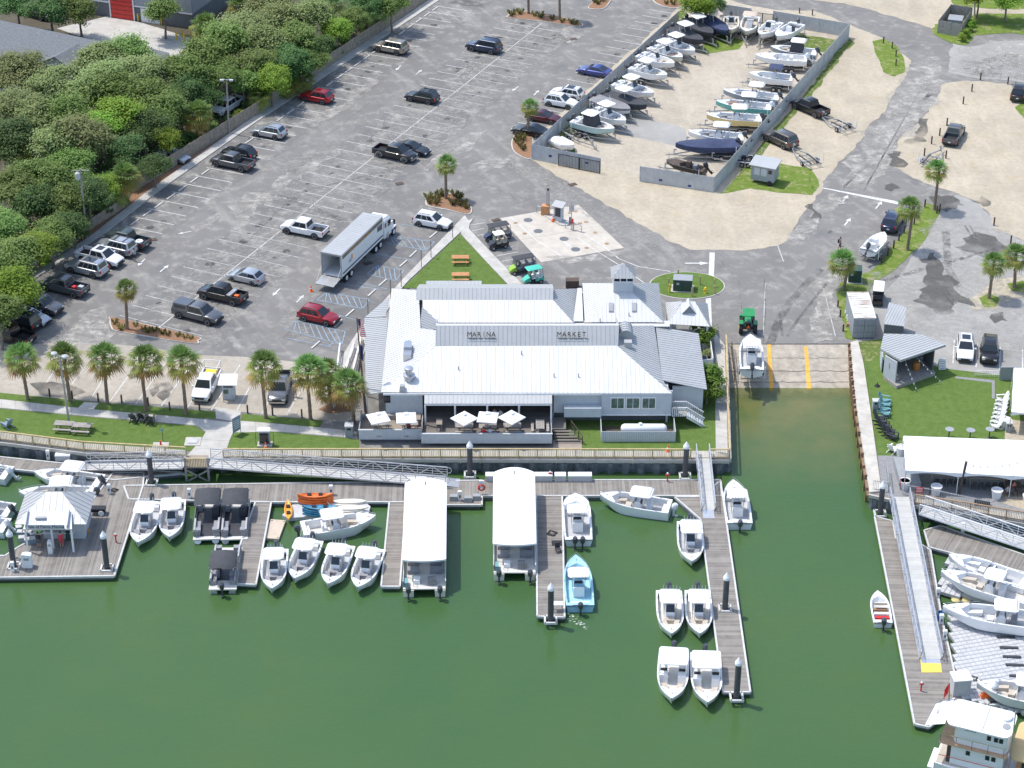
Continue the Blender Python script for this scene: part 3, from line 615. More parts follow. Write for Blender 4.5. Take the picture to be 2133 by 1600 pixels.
CARS={'suv':dict(L=4.7,W=1.9,H=1.70,zb=.26,r=.36,wb=(-1.38,1.38),belt=1.02,cab=(-2.18,1.02,-1.72,.18),hood=.98,nose=.80,win=3,rails=True),'bigsuv':dict(L=5.2,W=2.02,H=1.93,zb=.32,r=.41,wb=(-1.52,1.48),belt=1.16,cab=(-2.46,1.12,-2.16,.42),hood=1.12,nose=.95,win=4,rails=True),'pickup':dict(L=5.8,W=2.02,H=1.93,zb=.38,r=.42,wb=(-1.85,1.85),belt=1.18,cab=(-.85,1.62,-.66,.85),hood=1.16,nose=1.0,win=2,bed=(-2.84,-.90)),'sedan':dict(L=4.85,W=1.86,H=1.43,zb=.2,r=.34,wb=(-1.42,1.42),belt=.93,cab=(-2.0,1.05,-.95,.1),hood=.86,nose=.66,win=2),'hatch':dict(L=4.35,W=1.82,H=1.49,zb=.2,r=.33,wb=(-1.3,1.32),belt=.96,cab=(-2.05,1.12,-1.45,.12),hood=.9,nose=.7,win=2),'boxy':dict(L=4.3,W=1.88,H=1.86,zb=.4,r=.42,wb=(-1.22,1.25),belt=1.18,cab=(-2.08,.75,-2.0,.5),hood=1.14,nose=1.05,win=3),}
_cars={}
def car_kit(kind):
 if kind in _cars:return _cars[kind]
 k=CARS[kind];Ln,W,H,zb,r=k['L'],k['W'],k['H'],k['zb'],k['r'];h=W/2;xb=-Ln/2;xf=Ln/2;bl=k['belt']
 bed=k.get('bed')
 st=[]
 if bed:st+=[(bed[1]-.02,bl,1.0),(bed[1]+.3,bl,1.0)]
 else:st+=[(xb,bl*.66,.80),(xb+.06,bl*.88,.90),(xb+.25,bl*.97,.96),(xb+.8,bl,1.0)]
 st+=[(.6,bl,1.0),(k['cab'][1]-.05,k['hood']+.02,.99),(xf-.75,k['hood']*.97,.965),(xf-.25,k['nose'],.91),(xf-.06,k['nose']*.86,.85),(xf,k['nose']*.62,.80)]
 rings=[]
 for x,zt,wf in st:
  w_=h*wf;e=zb+(.10 if abs(x)>Ln/2-.3 else 0)
  half=[(w_*.88,e),(w_*.985,e+.10),(w_,zt*.62),(w_*.96,zt-.07),(w_*.86,zt)]
  rings.append([(x,-y,z)for y,z in half]+[(x,y,z)for y,z in reversed(half)])
 body=MB().loft(rings)
 if bed:
  b0,b1=bed;x0=-Ln/2
  body.bx(x0+.04,b1,-h*.97,-h*.86,zb+.1,bl);body.bx(x0+.04,b1,h*.86,h*.97,zb+.1,bl);body.bx(x0+.02,x0+.10,-h*.86,h*.86,zb+.14,bl-.02)
  body.bx(x0+.1,b1,-h*.86,h*.86,zb+.12,zb+.34)
 c0,c1,t0,t1=k['cab'];hb,ht=h*.93,h*.74;zc=bl-.04
 def ringz(x0,x1,w_,z):return[Vector((x0,-w_,z)),Vector((x1,-w_,z)),Vector((x1,w_,z)),Vector((x0,w_,z))]
 R0,R1=ringz(c0,c1,hb,zc),ringz(t0,t1,ht,H-.07);R2=ringz(t0+.10,t1-.14,ht*.88,H)
 cabin=MB().loft([R0,R1,R2])
 kit=[]
 subs=[]
 front=[R0[2],R0[1],R1[1],R1[2]];back=[R0[0],R0[3],R1[3],R1[0]]
 front=[R0[1],R0[2],R1[2],R1[1]];back=[R0[3],R0[0],R1[0],R1[3]]
 right=[R0[0],R0[1],R1[1],R1[0]];left=[R0[2],R0[3],R1[3],R1[2]]
 kit.append(('body',body.mesh('car_body',35),'paint'))
 kit.append(('cabin',cabin.mesh('car_cabin',35),'paint'))
 kit.append(('windshield',MB().slab(pane(front,.06,.94,.10,.94),.02).mesh('windshield'),'glass'))
 kit.append(('rear_window',MB().slab(pane(back,.08,.92,.22 if not bed else.18,.92),.02).mesh('rear_window'),'glass'))
 nw=k['win'];e0,e1=.05,.88
 for q in(right,left):
  for i in range(nw):
   u0=e0+(e1-e0)*i/nw+.012;u1=e0+(e1-e0)*(i+1)/nw-.012
   if q is left:u0,u1=1-u1,1-u0
   kit.append(('side_window',MB().slab(pane(q,u0,u1,.14,.88),.02).mesh('side_window'),'glass'))
 tyre=None
 for x in k['wb']:
  for s in(-1,1):
   y=s*(h-.10)
   ty=MB().wheel(x,y,r,r,.25).mesh('tyre',40);rm=MB()
   for a_ in range(10):
    a=a_*.6283;rm.face([(x,y+s*.11,r),(x+r*.62*math.cos(a-.2),y+s*.128,r+r*.62*math.sin(a-.2)),(x+r*.62*math.cos(a+.2),y+s*.128,r+r*.62*math.sin(a+.2))])
   rm.loft([[(x+q*math.cos(6.2832*j/14),y+s*yy,r+q*math.sin(6.2832*j/14))for j in range(14)]for q,yy in((r*.55,.10),(r*.66,.130),(r*.70,.118))],cap=False)
   kit.append(('wheel',ty,M['rubber'],[('rim',rm.mesh('rim',recalc=False),M['rim'])]))
   ar=[]
   for j in range(11):
    a=math.pi*j/10*1.12-.19;ar.append((x+r*1.2*math.cos(a),s*(h*1.001+.004),r*1.02+r*1.2*math.sin(a)))
   inn=[(x+r*1.0*math.cos(math.pi*j/10*1.12-.19),s*(h*1.001+.004),r*1.02+r*1.0*math.sin(math.pi*j/10*1.12-.19))for j in range(11)]
   kit.append(('wheel_arch',MB().loft([ar,inn],closed=False).mesh('wheel_arch',recalc=False),'trim'))
 zn=k['nose']
 for s in(-1,1):
  kit.append(('headlight',MB().box(xf-.12,s*h*.64,zn*.80,.18,.34,.14).mesh('headlight'),M['headlamp']))
  kit.append(('taillight',MB().box(xb+(.06 if bed else.09),s*h*.80,bl*.82,.12,.20,.34 if H>1.6 else.16).mesh('taillight'),M['tail_red']))
  kit.append(('mirror',MB().box(c1-.28,s*(h+.08),bl+.06,.16,.2,.15).mesh('mirror'),'paint'))
 kit.append(('grille',MB().box(xf-.04,0,zn*.70,.10,h*1.0,zn*.22).mesh('grille'),M['black']))
 kit.append(('front_bumper',MB().box(xf-.06,0,zb+.16,.18,h*1.6,.16).mesh('front_bumper'),'trim'))
 kit.append(('rear_bumper',MB().box(xb+.02,0,zb+.16,.16,h*1.7,.16).mesh('rear_bumper'),'trim'))
 kit.append(('number_plate',MB().box(xb-.0,0,bl*.62,.05,.34,.16).mesh('number_plate'),M['plate']))
 kit.append(('underbody',MB().bx(xb+.3,xf-.3,-h*.8,h*.8,.18,zb+.15).mesh('underbody'),M['rubber']))
 if k.get('rails'):
  for s in(-1,1):kit.append(('roof_rail',MB().bar((t0+.2,s*ht*.86,H+.03),(t1-.2,s*ht*.86,H+.03),.05,.06).mesh('roof_rail'),M['siding_dark']))
 if bed:
  kit.append(('bed_liner',MB().bx(-Ln/2+.1,bed[1],-h*.86,h*.86,zb+.34,zb+.36).mesh('bed_liner'),M['rubber']))
 _cars[kind]=kit;return kit
def car(kind,col,x,y,tx,ty,label,cat=None,group=None,name=None,trim='black',rack=None,sunroof=False,zc=.75,load=None,cover=None):
 """centre of the vehicle at photo pixel x,y (about half its height); front points to tx,ty"""
 c=P(x,y,zc);f=P(tx,ty,zc);k=CARS[kind]
 r=thing(name or('pickup_truck' if kind=='pickup' else 'parked_car'),label,cat or('pickup truck' if kind=='pickup' else 'car'),(c.x,c.y,.022),ang(c,f),group or 'parked cars and pickups')
 spawn(car_kit(kind),r,dict(paint=PAINT[col],glass=M['glass'],trim=M['steel']if trim=='steel' else M['black']if trim=='black' else PAINT[col]))
 c0,c1,t0,t1=k['cab'];h=k['W']/2
 if sunroof:MB().box((t0+t1)/2+.15,0,k['H']+.01,(t1-t0)*.55,h*.95,.03).obj('sunroof',M['glass'],r)
 if rack=='bars':
  for q in(.25,.75):MB().bar((t0+(t1-t0)*q,-h*.68,k['H']+.08),(t0+(t1-t0)*q,h*.68,k['H']+.08),.06,.05).obj('roof_bar',M['black'],r)
 if rack=='topper':
  b0,b1=k['bed'];b=MB();b.loft([[(b0+.05,-h*.96,1.16),(b1+.1,-h*.96,1.16),(b1+.1,h*.96,1.16),(b0+.05,h*.96,1.16)],[(b0+.2,-h*.78,1.84),(b1+.12,-h*.78,1.86),(b1+.12,h*.78,1.86),(b0+.2,h*.78,1.84)]])
  b.obj('bed_topper',PAINT[col],r)
  for s in(-1,1):MB().slab([(b0+.35,s*h*.925,1.35),(b1-.1,s*h*.925,1.35),(b1-.1,s*h*.83,1.72),(b0+.42,s*h*.83,1.72)],.03).obj('topper_window',M['glass'],r)
 if cover:MB().bx(k['bed'][0]+.1,k['bed'][1],-h*.88,h*.88,1.16,1.21).obj('bed_cover',M[cover],r)
 if load=='ladder':
  b=MB()
  for s in(-1,1):b.tube([(-2.7,s*.9,1.2),(-2.7,s*.9,2.15)],.04);b.tube([(-.9,s*.9,1.2),(-.9,s*.9,2.15)],.04);b.tube([(-2.75,s*.9,2.15),(-.7,s*.9,2.15)],.04)
  b.tube([(-2.7,-.9,2.15),(-2.7,.9,2.15)],.04);b.tube([(-.9,-.9,2.15),(-.9,.9,2.15)],.04);b.obj('ladder_rack',M['white'],r)
 return r
def boat_sections(Ln,B,F=.78,n=13,full=.42,pw=2.3):
 S_=[]
 for i in range(n):
  t=i/(n-1);q=max(0,(t-full)/(1-full));hb=B/2*(.95+.05*min(1,t/.3))*(1-q**pw)**.9 if t<1 else.03
  hb=max(hb,.03);zs=F*(1+.34*t*t);kz=max(0,(t-.62)/.38)
  zk=-.38+kz**2.0*(F*1.05);zch=zk+.30+kz*.14;ch=hb*(.86-.25*kz)
  S_.append((t*Ln,hb,zs,zk,min(zch,zs-.12),ch))
 return S_
_bk={}
def hull_mesh(Ln,B,F,gw=.17,zf=.12,bowdeck=.84,transom=.0,full=.42,pw=2.3):
 S_=boat_sections(Ln,B,F,full=full,pw=pw);hull=MB();deck=MB();flr=MB()
 rg=[]
 for x,hb,zs,zk,zc,ch in S_:
  rg.append([(x,-hb,zs),(x,-hb*.995,zs-.10),(x,-ch,zc),(x,0,zk),(x,ch,zc),(x,hb*.995,zs-.10),(x,hb,zs)])
 hull.loft(rg,closed=False)
 hull.face([rg[0][i]for i in range(7)])
 ga,gb=[],[];fl=[]
 for x,hb,zs,zk,zc,ch in S_:
  t=x/Ln;bow=t>=bowdeck
  gi=max(0.0,hb-gw)if not bow else 0.0
  zi=zs-.02;zfl=zf if t<.62 else zf+.22
  if bow:ga.append((x,hb,gi,zs,zi+.02,zi+.03));fl.append(None)
  else:ga.append((x,hb,gi,zs,zi,zfl));fl.append((x,max(.02,gi-.07),zfl))
 for a,c in zip(ga,ga[1:]):
  for s in(-1,1):
   deck.face([(a[0],s*a[1],a[3]),(c[0],s*c[1],c[3]),(c[0],s*c[2],c[4]),(a[0],s*a[2],a[4])])
   if a[2]>0:
    ca=(c[0],s*max(.02,c[2]-.07),c[5])if c[2]>0 else(a[0]+(c[0]-a[0])*.02,s*max(.02,a[2]-.07),a[5])
    if c[2]>0:deck.face([(a[0],s*a[2],a[4]),(c[0],s*c[2],c[4]),ca,(a[0],s*max(.02,a[2]-.07),a[5])])
    else:deck.face([(a[0],s*a[2],a[4]),(c[0],0,c[4]),(a[0],0,a[5]),(a[0],s*a[2],a[5])])
 xs=[f for f in fl if f]
 for a,c in zip(xs,xs[1:]):
  flr.face([(a[0],-a[1],a[2]),(c[0],-c[1],c[2]),(c[0],c[1],c[2]),(a[0],a[1],a[2])])
 a=ga[0]
 deck.bx(.0,.42,-a[1]*.99,a[1]*.99,a[3]-.20,a[3]+.001)
 deck.bx(.0,.30,-a[1]*.55,a[1]*.55,a[3]+.0,a[3]+.05)
 return hull.mesh('hull',30),deck.mesh('deck',30,recalc=True),flr.mesh('cockpit_floor')
def motor_mesh(tilt=0.0):
 b=MB();rg=[]
 for z,l,wd,ox in((.55,.30,.17,0),(.70,.40,.24,0),(.95,.46,.26,-.03),(1.18,.40,.23,-.06),(1.28,.24,.15,-.05)):
  rg.append([(-.28+ox+l*.72*math.cos(6.2832*k/12),wd*math.sin(6.2832*k/12),z)for k in range(12)])
 b.loft(rg);b.box(-.24,0,.2,.22,.16,.8);b.box(-.30,0,-.28,.34,.09,.36,tx=.8);b.box(-.38,0,-.12,.5,.22,.04)
 b.lathe([(.04,-.42),(.15,-.40),(.15,-.36),(.05,-.34)],8,-.55,0)
 m=b.mesh('outboard',40)
 m.transform(Matrix.Translation((0,0,.45))@Matrix.Rotation(tilt,4,'Y')@Matrix.Translation((0,0,-.45)))
 return m
MOTOR=motor_mesh();MOTOR_UP=motor_mesh(.75)
def rrect(l,wd,rr,n=5,cx=0,cy=0):
 out=[]
 for(sx,sy,a0)in((1,1,0),(-1,1,1.5708),(-1,-1,3.1416),(1,-1,4.7124)):
  for k in range(n+1):
   a=a0+1.5708*k/n;out.append((cx+sx*(l/2-rr)+rr*math.cos(a),cy+sy*(wd/2-rr)+rr*math.sin(a)))
 return out
def top_mesh(l,wd,z,rr=.4,crown=.10,t=.07):
 b=MB();o=rrect(l,wd,rr);rg=[]
 for f,zz in((.97,z-t),(1,z-t*.4),(.98,z),(.8,z+crown*.6),(.4,z+crown)):rg.append([(x*f,y*f,zz)for x,y in o])
 return b.loft(rg).mesh('t_top',40)
def boat_kit(Ln=7.2,B=2.55,F=.78,style='cc',motors=1,tilt=False,full=.42,pw=2.7,topw=1.75,topl=2.1):
 key=(Ln,B,F,style,motors,tilt,full,pw,topw,topl)
 if key in _bk:return _bk[key]
 hull,deck,flr=hull_mesh(Ln,B,F,bowdeck=.80 if style!='bay' else.62,full=full,pw=pw)
 kit=[('hull',hull,'hull'),('deck',deck,'deck'),('cockpit_floor',flr,'floor')]
 xc=Ln*.46;zf=.12
 if style in('cc','cc_open','cc_wrap'):
  b=MB();b.loft([[(xc-.45,-.45,zf),(xc+.65,-.42,zf),(xc+.65,.42,zf),(xc-.45,.45,zf)],[(xc-.40,-.43,zf+.85),(xc+.45,-.40,zf+.85),(xc+.45,.40,zf+.85),(xc-.40,.43,zf+.85)],[(xc-.30,-.40,zf+1.08),(xc+.15,-.38,zf+1.12),(xc+.15,.38,zf+1.12),(xc-.30,.40,zf+1.08)]])
  kit.append(('console',b.mesh('console',30),'deck',[('windscreen',MB().slab([(xc+.46,-.40,zf+.86),(xc+.46,.40,zf+.86),(xc+.12,.36,zf+1.5),(xc+.12,-.36,zf+1.5)],.03).mesh('windscreen'),M['glass']),('dash',MB().slab([(xc-.42,-.38,zf+.88),(xc-.42,.38,zf+.88),(xc-.28,.36,zf+1.1),(xc-.28,-.36,zf+1.1)],.03).mesh('dash'),M['black'])]))
  kit.append(('console_seat',MB().box(xc+.92,0,zf+.26,.55,.75,.5).mesh('console_seat'),'cushion'))
  b=MB();b.box(xc-1.15,0,zf+.42,.5,1.0,.8);b.box(xc-1.36,0,zf+.95,.12,1.0,.36);kit.append(('leaning_post',b.mesh('leaning_post'),'seat'))
  for s in(-1,1):
   x0,x1=Ln*.63,Ln*.79;kit.append(('bow_cushion',MB().prism([(x0,s*B*.16),(x1,s*B*.05),(x1,s*(B*.22)),(x0,s*(B*.34))],zf+.22,zf+.55).mesh('bow_cushion'),'cushion'))
 if style in('cc','cc_wrap'):
  m=top_mesh(topl,topw,zf+2.12);m.transform(Matrix.Translation((xc-.35,0,0)))
  kit.append(('t_top',m,'top'))
  b=MB()
  for sx,bx_ in((.45,.5),(-.75,-.42)):
   for s in(-1,1):kit.append(('top_post',MB().tube([(xc+bx_,s*.52,zf),(xc-.35+sx*.9,s*.62,zf+2.1)],.03,5).mesh('top_post'),M['steel']))
  b.tube([(xc-.35-.9,-.7,zf+2.18),(xc-.35-.9,.7,zf+2.18)],.03,5)
  for k in range(5):b.tube([(xc-.35-topl/2+.05,-.6+k*.3,zf+2.05),(xc-.35-topl/2-.15,-.6+k*.3,zf+2.4)],.025,5)
  kit.append(('top_frame',b.mesh('top_frame'),M['steel']))
  kit.append(('antenna',MB().tube([(xc-.2,topw*.4,zf+2.1),(xc-.6,topw*.42,zf+2.9)],.02,5).mesh('antenna'),M['white']))
 if style=='cc_wrap':
  b=MB();b.loft([[(xc+.85,-.8,zf+.35),(xc+.85,.8,zf+.35),(xc-1.1,.8,zf+.6),(xc-1.1,-.8,zf+.6)],[(xc+.45,-.75,zf+2.05),(xc+.45,.75,zf+2.05),(xc-.9,.75,zf+2.05),(xc-.9,-.75,zf+2.05)]])
  kit.append(('console_enclosure',b.mesh('console_enclosure'),M['canvas_dark']))
 if style=='dual':
  for s in(-1,1):
   b=MB();b.box(xc+.25,s*B*.29,zf+.45,.9,B*.26,.9,tx=.8)
   kit.append(('console',b.mesh('console'),'deck',[('dash',MB().box(xc-.12,s*B*.29,zf+.96,.25,B*.22,.12).mesh('dash'),M['black'])]))
   kit.append(('helm_seat',MB().box(xc-.75,s*B*.29,zf+.4,.55,.6,.75).mesh('helm_seat'),'seat'))
   x0,x1=Ln*.64,Ln*.79
   kit.append(('bow_cushion',MB().prism([(x0,s*B*.16),(x1,s*B*.10),(x1,s*(B*.24)),(x0,s*(B*.36))],zf+.22,zf+.58).mesh('bow_cushion'),'cushion'))
  kit.append(('bow_filler',MB().box(Ln*.755,0,zf+.42,.5,.42,.3).mesh('bow_filler'),M['cushion_white']))
  m=top_mesh(2.5,B*.93,zf+2.0,.25,.06,.12);m.transform(Matrix.Translation((xc-.75,0,0)));kit.append(('hard_top',m,'top'))
  b=MB()
  for sx in(.35,-1.8):
   for s in(-1,1):kit.append(('top_post',MB().tube([(xc+sx,s*B*.42,zf+.5),(xc+sx*.95,s*B*.40,zf+1.98)],.045,5).mesh('top_post'),M['white']))
 if style in('cc','cc_open','dual','cc_wrap'):
  b=MB();b.box(.55,0,zf+.28,.45,B*.62,.5);kit.append(('stern_seat',b.mesh('stern_seat'),M['cushion_white']))
 if style=='bay':
  b=MB();b.box(xc-.2,0,zf+.5,.7,.7,1.0,tx=.75,ty=.85);kit.append(('console',b.mesh('console'),'deck'));kit.append(('helm_seat',MB().box(xc-1.15,0,zf+.4,.5,.8,.75).mesh('helm_seat'),'seat'))
 if style=='bimini':
  b=MB();b.box(xc-.1,0,zf+.5,.8,.8,1.0,tx=.7);kit.append(('console',b.mesh('console'),'deck'));b=MB()
  for s in(-1,1):
   b.tube([(xc-.4,s*B*.42,zf+.6),(xc+.5,s*B*.36,zf+1.95)],.025,5);b.tube([(xc-.4,s*B*.42,zf+.6),(xc-1.2,s*B*.36,zf+1.95)],.025,5)
  kit.append(('top_frame',b.mesh('top_frame'),M['steel']))
  m=top_mesh(1.9,B*.8,zf+2.0,.15,.14,.03);m.transform(Matrix.Translation((xc-.35,0,0)));kit.append(('bimini_top',m,'top'))
  kit.append(('helm_seat',MB().box(xc-1.1,0,zf+.4,.5,.9,.75).mesh('helm_seat'),'seat'))
 if style=='skiff':
  kit.append(('windscreen',MB().slab([(xc+.2,-B*.36,zf+.75),(xc+.2,B*.36,zf+.75),(xc-.05,B*.33,zf+1.1),(xc-.05,-B*.33,zf+1.1)],.03).mesh('windscreen'),M['glass']))
  for q,mm in((xc-.1,M['cushion_brown']),(xc-.75,M['cushion_white']),(xc-1.35,M['red'])):kit.append(('bench',MB().box(q,0,zf+.34,.34,B*.72,.36).mesh('bench'),mm))
 if style in('cover','cover_top'):
  S_=boat_sections(Ln,B,F,full=full,pw=pw);rg=[]
  for x,hb,zs,zk,zc,ch in S_:
   t=x/Ln;rise=.12+.62*math.exp(-((t-.45)/.16)**2)+.22*math.exp(-((t-.1)/.12)**2)
   rise*=1-max(0,(t-.85)/.15)
   rg.append([(x-.03,-hb-.03,zs-.30),(x-.03,-hb-.04,zs+.02),(x-.03,-hb*.55,zs+rise*.55),(x-.03,0,zs+rise),(x-.03,hb*.55,zs+rise*.55),(x-.03,hb+.04,zs+.02),(x-.03,hb+.03,zs-.30)])
  b=MB();b.loft(rg,closed=False);b.face([rg[0][i]for i in range(7)])
  kit=[('hull',hull,'hull'),('boat_cover',b.mesh('boat_cover',60),'cover')]
  if style=='cover_top':
   m=top_mesh(topl,topw,zf+2.15);m.transform(Matrix.Translation((xc-.25,0,0)));kit.append(('t_top',m,'top'))
   b=MB()
   for sx in(.4,-.8):
    for s in(-1,1):kit.append(('top_post',MB().tube([(xc+sx,s*.5,zf+.9),(xc-.25+sx*.8,s*.6,zf+2.1)],.03,5).mesh('top_post'),M['steel']))
 if motors:
  for k in range(motors):
   m=(MOTOR_UP if tilt else MOTOR).copy();m.transform(Matrix.Translation((-.12,(k-(motors-1)/2)*.72,.12)))
   kit.append(('outboard_motor',m,'motor'))
 if style in('cc','dual'):
  sec=[q for q in boat_sections(Ln,B,F,full=full,pw=pw)if q[0]>=Ln*.66]
  kit.append(('bow_rail',MB().tube([(q[0],q[1]-.07,q[2]+.22)for q in sec]+[(q[0],-q[1]+.07,q[2]+.22)for q in reversed(sec[:-1])],.022,5).mesh('bow_rail'),M['steel']))
 if style in('cc','cc_open','dual','bay'):
  b=MB()
  for s in(-1,1):
   for t in(.12,.5,.72):
    hb=[q for q in boat_sections(Ln,B,F,full=full,pw=pw)if q[0]>=t*Ln-.01][0];b.box(hb[0],s*(hb[1]-.08),hb[2]+.03,.22,.05,.05)
  b.box(Ln*.9,0,F*1.28+.04,.25,.08,.06);kit.append(('cleats',b.mesh('cleats'),M['steel']))
 _bk[key]=kit;return kit
BM=dict(hull=None,deck=None,floor=None,cushion=None,seat=None,top=None,motor=None,cover=None)
def bmats(**k):
 d=dict(hull=M['gelcoat'],deck=M['gelcoat'],floor=M['nonskid'],cushion=M['cushion_tan'],seat=M['cushion_white'],top=M['gelcoat'],motor=M['motor_dark'],cover=M['canvas_dark'])
 d.update({a:(M[v]if isinstance(v,str)else v)for a,v in k.items()});return d
def boat(sx,sy,bx_,by,z,label,kit,mats,group='boats moored at the docks',name='motor_boat',Ln=None,zpix=None,centre=True):
 """stern pixel -> bow pixel at gunwale height; keeps the kit's real length, centred between them"""
 zp=z+.8 if zpix is None else zpix
 a,c=P(sx,sy,zp),P(bx_,by,zp);h=ang(a,c);ln=Ln
 mid=a.lerp(c,.5);o=mid-Vector((math.cos(h),math.sin(h),0))*ln/2
 r=thing(name,label,'boat',(o.x,o.y,z),h,group);spawn(kit,r,mats);return r
_tk={}
def trailer_kit(Ln,B,axles=2,bunks=True):
 key=(Ln,B,axles)
 if key in _tk:return _tk[key]
 w_=B*.40;kit=[];b=MB()
 for s in(-1,1):b.bar((.1,s*w_,.5),(Ln*.62,s*w_,.5),.09,.14);b.bar((Ln*.62,s*w_,.5),(Ln+.5,0,.48),.09,.14)
 for x in(.3,Ln*.3,Ln*.6):b.bar((x,-w_,.46),(x,w_,.46),.08,.1)
 b.bar((Ln+.4,0,.48),(Ln+1.2,0,.48),.1,.12);kit.append(('trailer_frame',b.mesh('trailer_frame'),M['galv']))
 for s in(-1,1):kit.append(('bunk',MB().bar((.3,s*w_*.6,.68),(Ln*.6,s*w_*.6,.68),.1,.14).mesh('bunk'),M['charcoal']))
 for a in range(axles):
  x=Ln*.28+a*.78
  kit.append(('axle',MB().bar((x,-w_-.18,.33),(x,w_+.18,.33),.08,.08).mesh('axle'),M['galv']))
  for s in(-1,1):
   y=s*(w_+.22);kit.append(('wheel',MB().wheel(x,y,.33,.33,.2,14).mesh('trailer_tyre',40),M['rubber'],[('rim',MB().wheel(x,y+s*.01,.33,.2,.2,10).mesh('trailer_rim'),M['rim'])]))
   kit.append(('mudguard',MB().loft([[(x-.42,y-.12,.5),(x-.42,y+.12,.5)],[(x-.3,y-.12,.74),(x-.3,y+.12,.74)],[(x+.3,y-.12,.74),(x+.3,y+.12,.74)],[(x+.42,y-.12,.5),(x+.42,y+.12,.5)]],closed=False).mesh('mudguard',recalc=False),M['galv']))
 b=MB();b.box(Ln+.15,0,.85,.12,.12,.8);b.box(Ln-.02,0,1.15,.3,.16,.16);kit.append(('winch_post',b.mesh('winch_post'),M['galv']))
 for s in(-1,1):kit.append(('guide_post',MB().tube([(.4,s*(w_+.35),.5),(.4,s*(w_+.35),1.9)],.045,6).mesh('guide_post'),M['white']))
 kit.append(('jack_wheel',MB().tube([(Ln+.8,.12,.1),(Ln+.8,.12,.8)],.04,6).mesh('jack_wheel'),M['galv']))
 _tk[key]=kit;return kit
def yard_boat(sx,sy,bx_,by,label,style='cc',Ln=6.9,B=2.5,F=.72,tl=None,mats=None,motors=1,axles=2,tilt=True,full=.42,zg=1.5,topl=2.1,topw=1.9,name='trailer_boat',pw=2.7):
 k=boat_kit(Ln,B,F,style,motors,tilt,full,pw,topw,topl)
 zb=1.12
 a,c=P(sx,sy,zb+.75),P(bx_,by,zb+.75);h=ang(a,c);mid=a.lerp(c,.5);o=mid-Vector((math.cos(h),math.sin(h),0))*Ln/2
 tr=thing('boat_trailer',tl,'trailer',(o.x,o.y,.03),h,'trailers in the boatyard');spawn(trailer_kit(Ln,B,axles),tr)
 r=thing(name,label,'boat',(o.x,o.y,zb),h,'boats stored on trailers');spawn(k,r,mats or bmats());return r
car('bigsuv','beige',813,98,780,92,'old beige SUV parked nose-in to the wooden fence near the top')
car('suv','red',659,200,626,194,'bright red SUV parked alone in the wooden fence row')
car('suv','silver',560,273,527,267,'silver-white SUV in the fence row below the bright red one')
car('suv','black',497,317,460,309,'black SUV parked directly behind the grey pickup at the fence')
car('pickup','grey',484,337,446,329,'dark grey pickup beside the black SUV in the fence row')
r=car('pickup','green',264,499,222,489,'dark green-grey pickup with a white ring in its bed');
MB().loft([[(-1.8+.45*math.cos(6.2832*k/14)*f,.45*math.sin(6.2832*k/14)*f,z)for k in range(14)]for f,z in((1,.80),(1.05,.92),(.9,1.0),(.6,.98),(.55,.85))]).obj('load',M['canvas_white'],r)
car('bigsuv','silver',241,514,199,504,'white SUV with roof bars between the white pickup and the green-grey one',rack='bars')
car('pickup','white',208,535,250,545,'white pickup backed in at the fence row, facing the lane',sunroof=True)
car('bigsuv','silver',180,557,138,547,'silver SUV with a dark roof in the lower fence row',sunroof=True)
r=car('pickup','grey',134,596,92,586,'charcoal pickup with red and white gear in its bed')
MB().box(-1.5,.2,.95,.4,.5,.4).obj('load',M['red'],r);MB().box(-2.1,-.3,.92,.6,.5,.3).obj('load',M['float_grey'],r)
car('pickup','grey',80,634,120,644,'dark grey pickup backed in under the edge of the trees')
car('sedan','silver',62,657,102,667,'silver saloon with a black roof beside the black SUV',sunroof=True)
car('bigsuv','black',38,668,0,658,'glossy black SUV at the lower left edge, nose to the trees')
car('pickup','black',20,697,-20,687,'black pickup with an open bed, lowest in the fence row')
car('pickup','white',634,474,594,466,'white pickup alone in the centre bays left of the lorry',zc=.85)
car('hatch','silver',512,573,472,564,'small silver hatchback in the centre bays',trim='body')
r=car('pickup','black',463,612,423,603,'black pickup with a tool box and orange gear in the bed')
MB().bx(-1.5,-1.0,-.85,.85,1.0,1.22).obj('tool_box',M['galv'],r);MB().box(-2.0,.2,.92,.5,.4,.35).obj('load',M['signal_orange'],r)
car('pickup','grey',412,652,452,662,'grey pickup with a matching bed topper near the planted island',rack='topper')
car('suv','red',664,656,704,665,'dark red SUV in the blue marked bays')
car('pickup','black',823,316,863,325,'lifted black pickup with chrome bumpers facing the palm island',trim='steel',zc=.9)
car('sedan','black',858,307,895,315,'dark low saloon half hidden behind the lifted black pickup')
car('suv','black',879,200,845,194,'black crossover with roof bars in the middle of the centre bays',rack='bars')
car('bigsuv','navy',1008,96,974,90,'dark navy SUV near the far end of the centre bays')
car('suv','white',901,459,937,466,'white SUV parked by the point of the triangular lawn')
car('sedan','blue',1238,145,1205,139,'metallic blue coupe by the boatyard fence',trim='body')
car('suv','white',1181,193,1148,187,'white SUV with a dark sunroof, upper of two by the boatyard fence',sunroof=True)
car('suv','white',1169,210,1202,216,'white SUV nose to the boatyard fence, lower of two')
car('sedan','maroon',1133,241,1166,247,'maroon saloon beside the small palm by the boatyard fence')
car('sedan','black',1104,269,1071,263,'black saloon behind the small palm at the boatyard corner')
car('pickup','black',1687,223,1655,209,'black pickup on sand with an empty trailer, upper of two')
car('bigsuv','bronze',1625,289,1594,275,'bronze-grey SUV on sand hitched to an empty trailer')
car('pickup','grey',1987,279,2001,254,'grey pickup seen from behind on the right hand sand lot')
car('bigsuv','black',2123,190,2130,163,'black SUV seen from behind at the right edge by the gravel road',trim='body')
car('bigsuv','navy',1860,459,1876,430,'black SUV towing a small white boat up the road',name='towing_car')
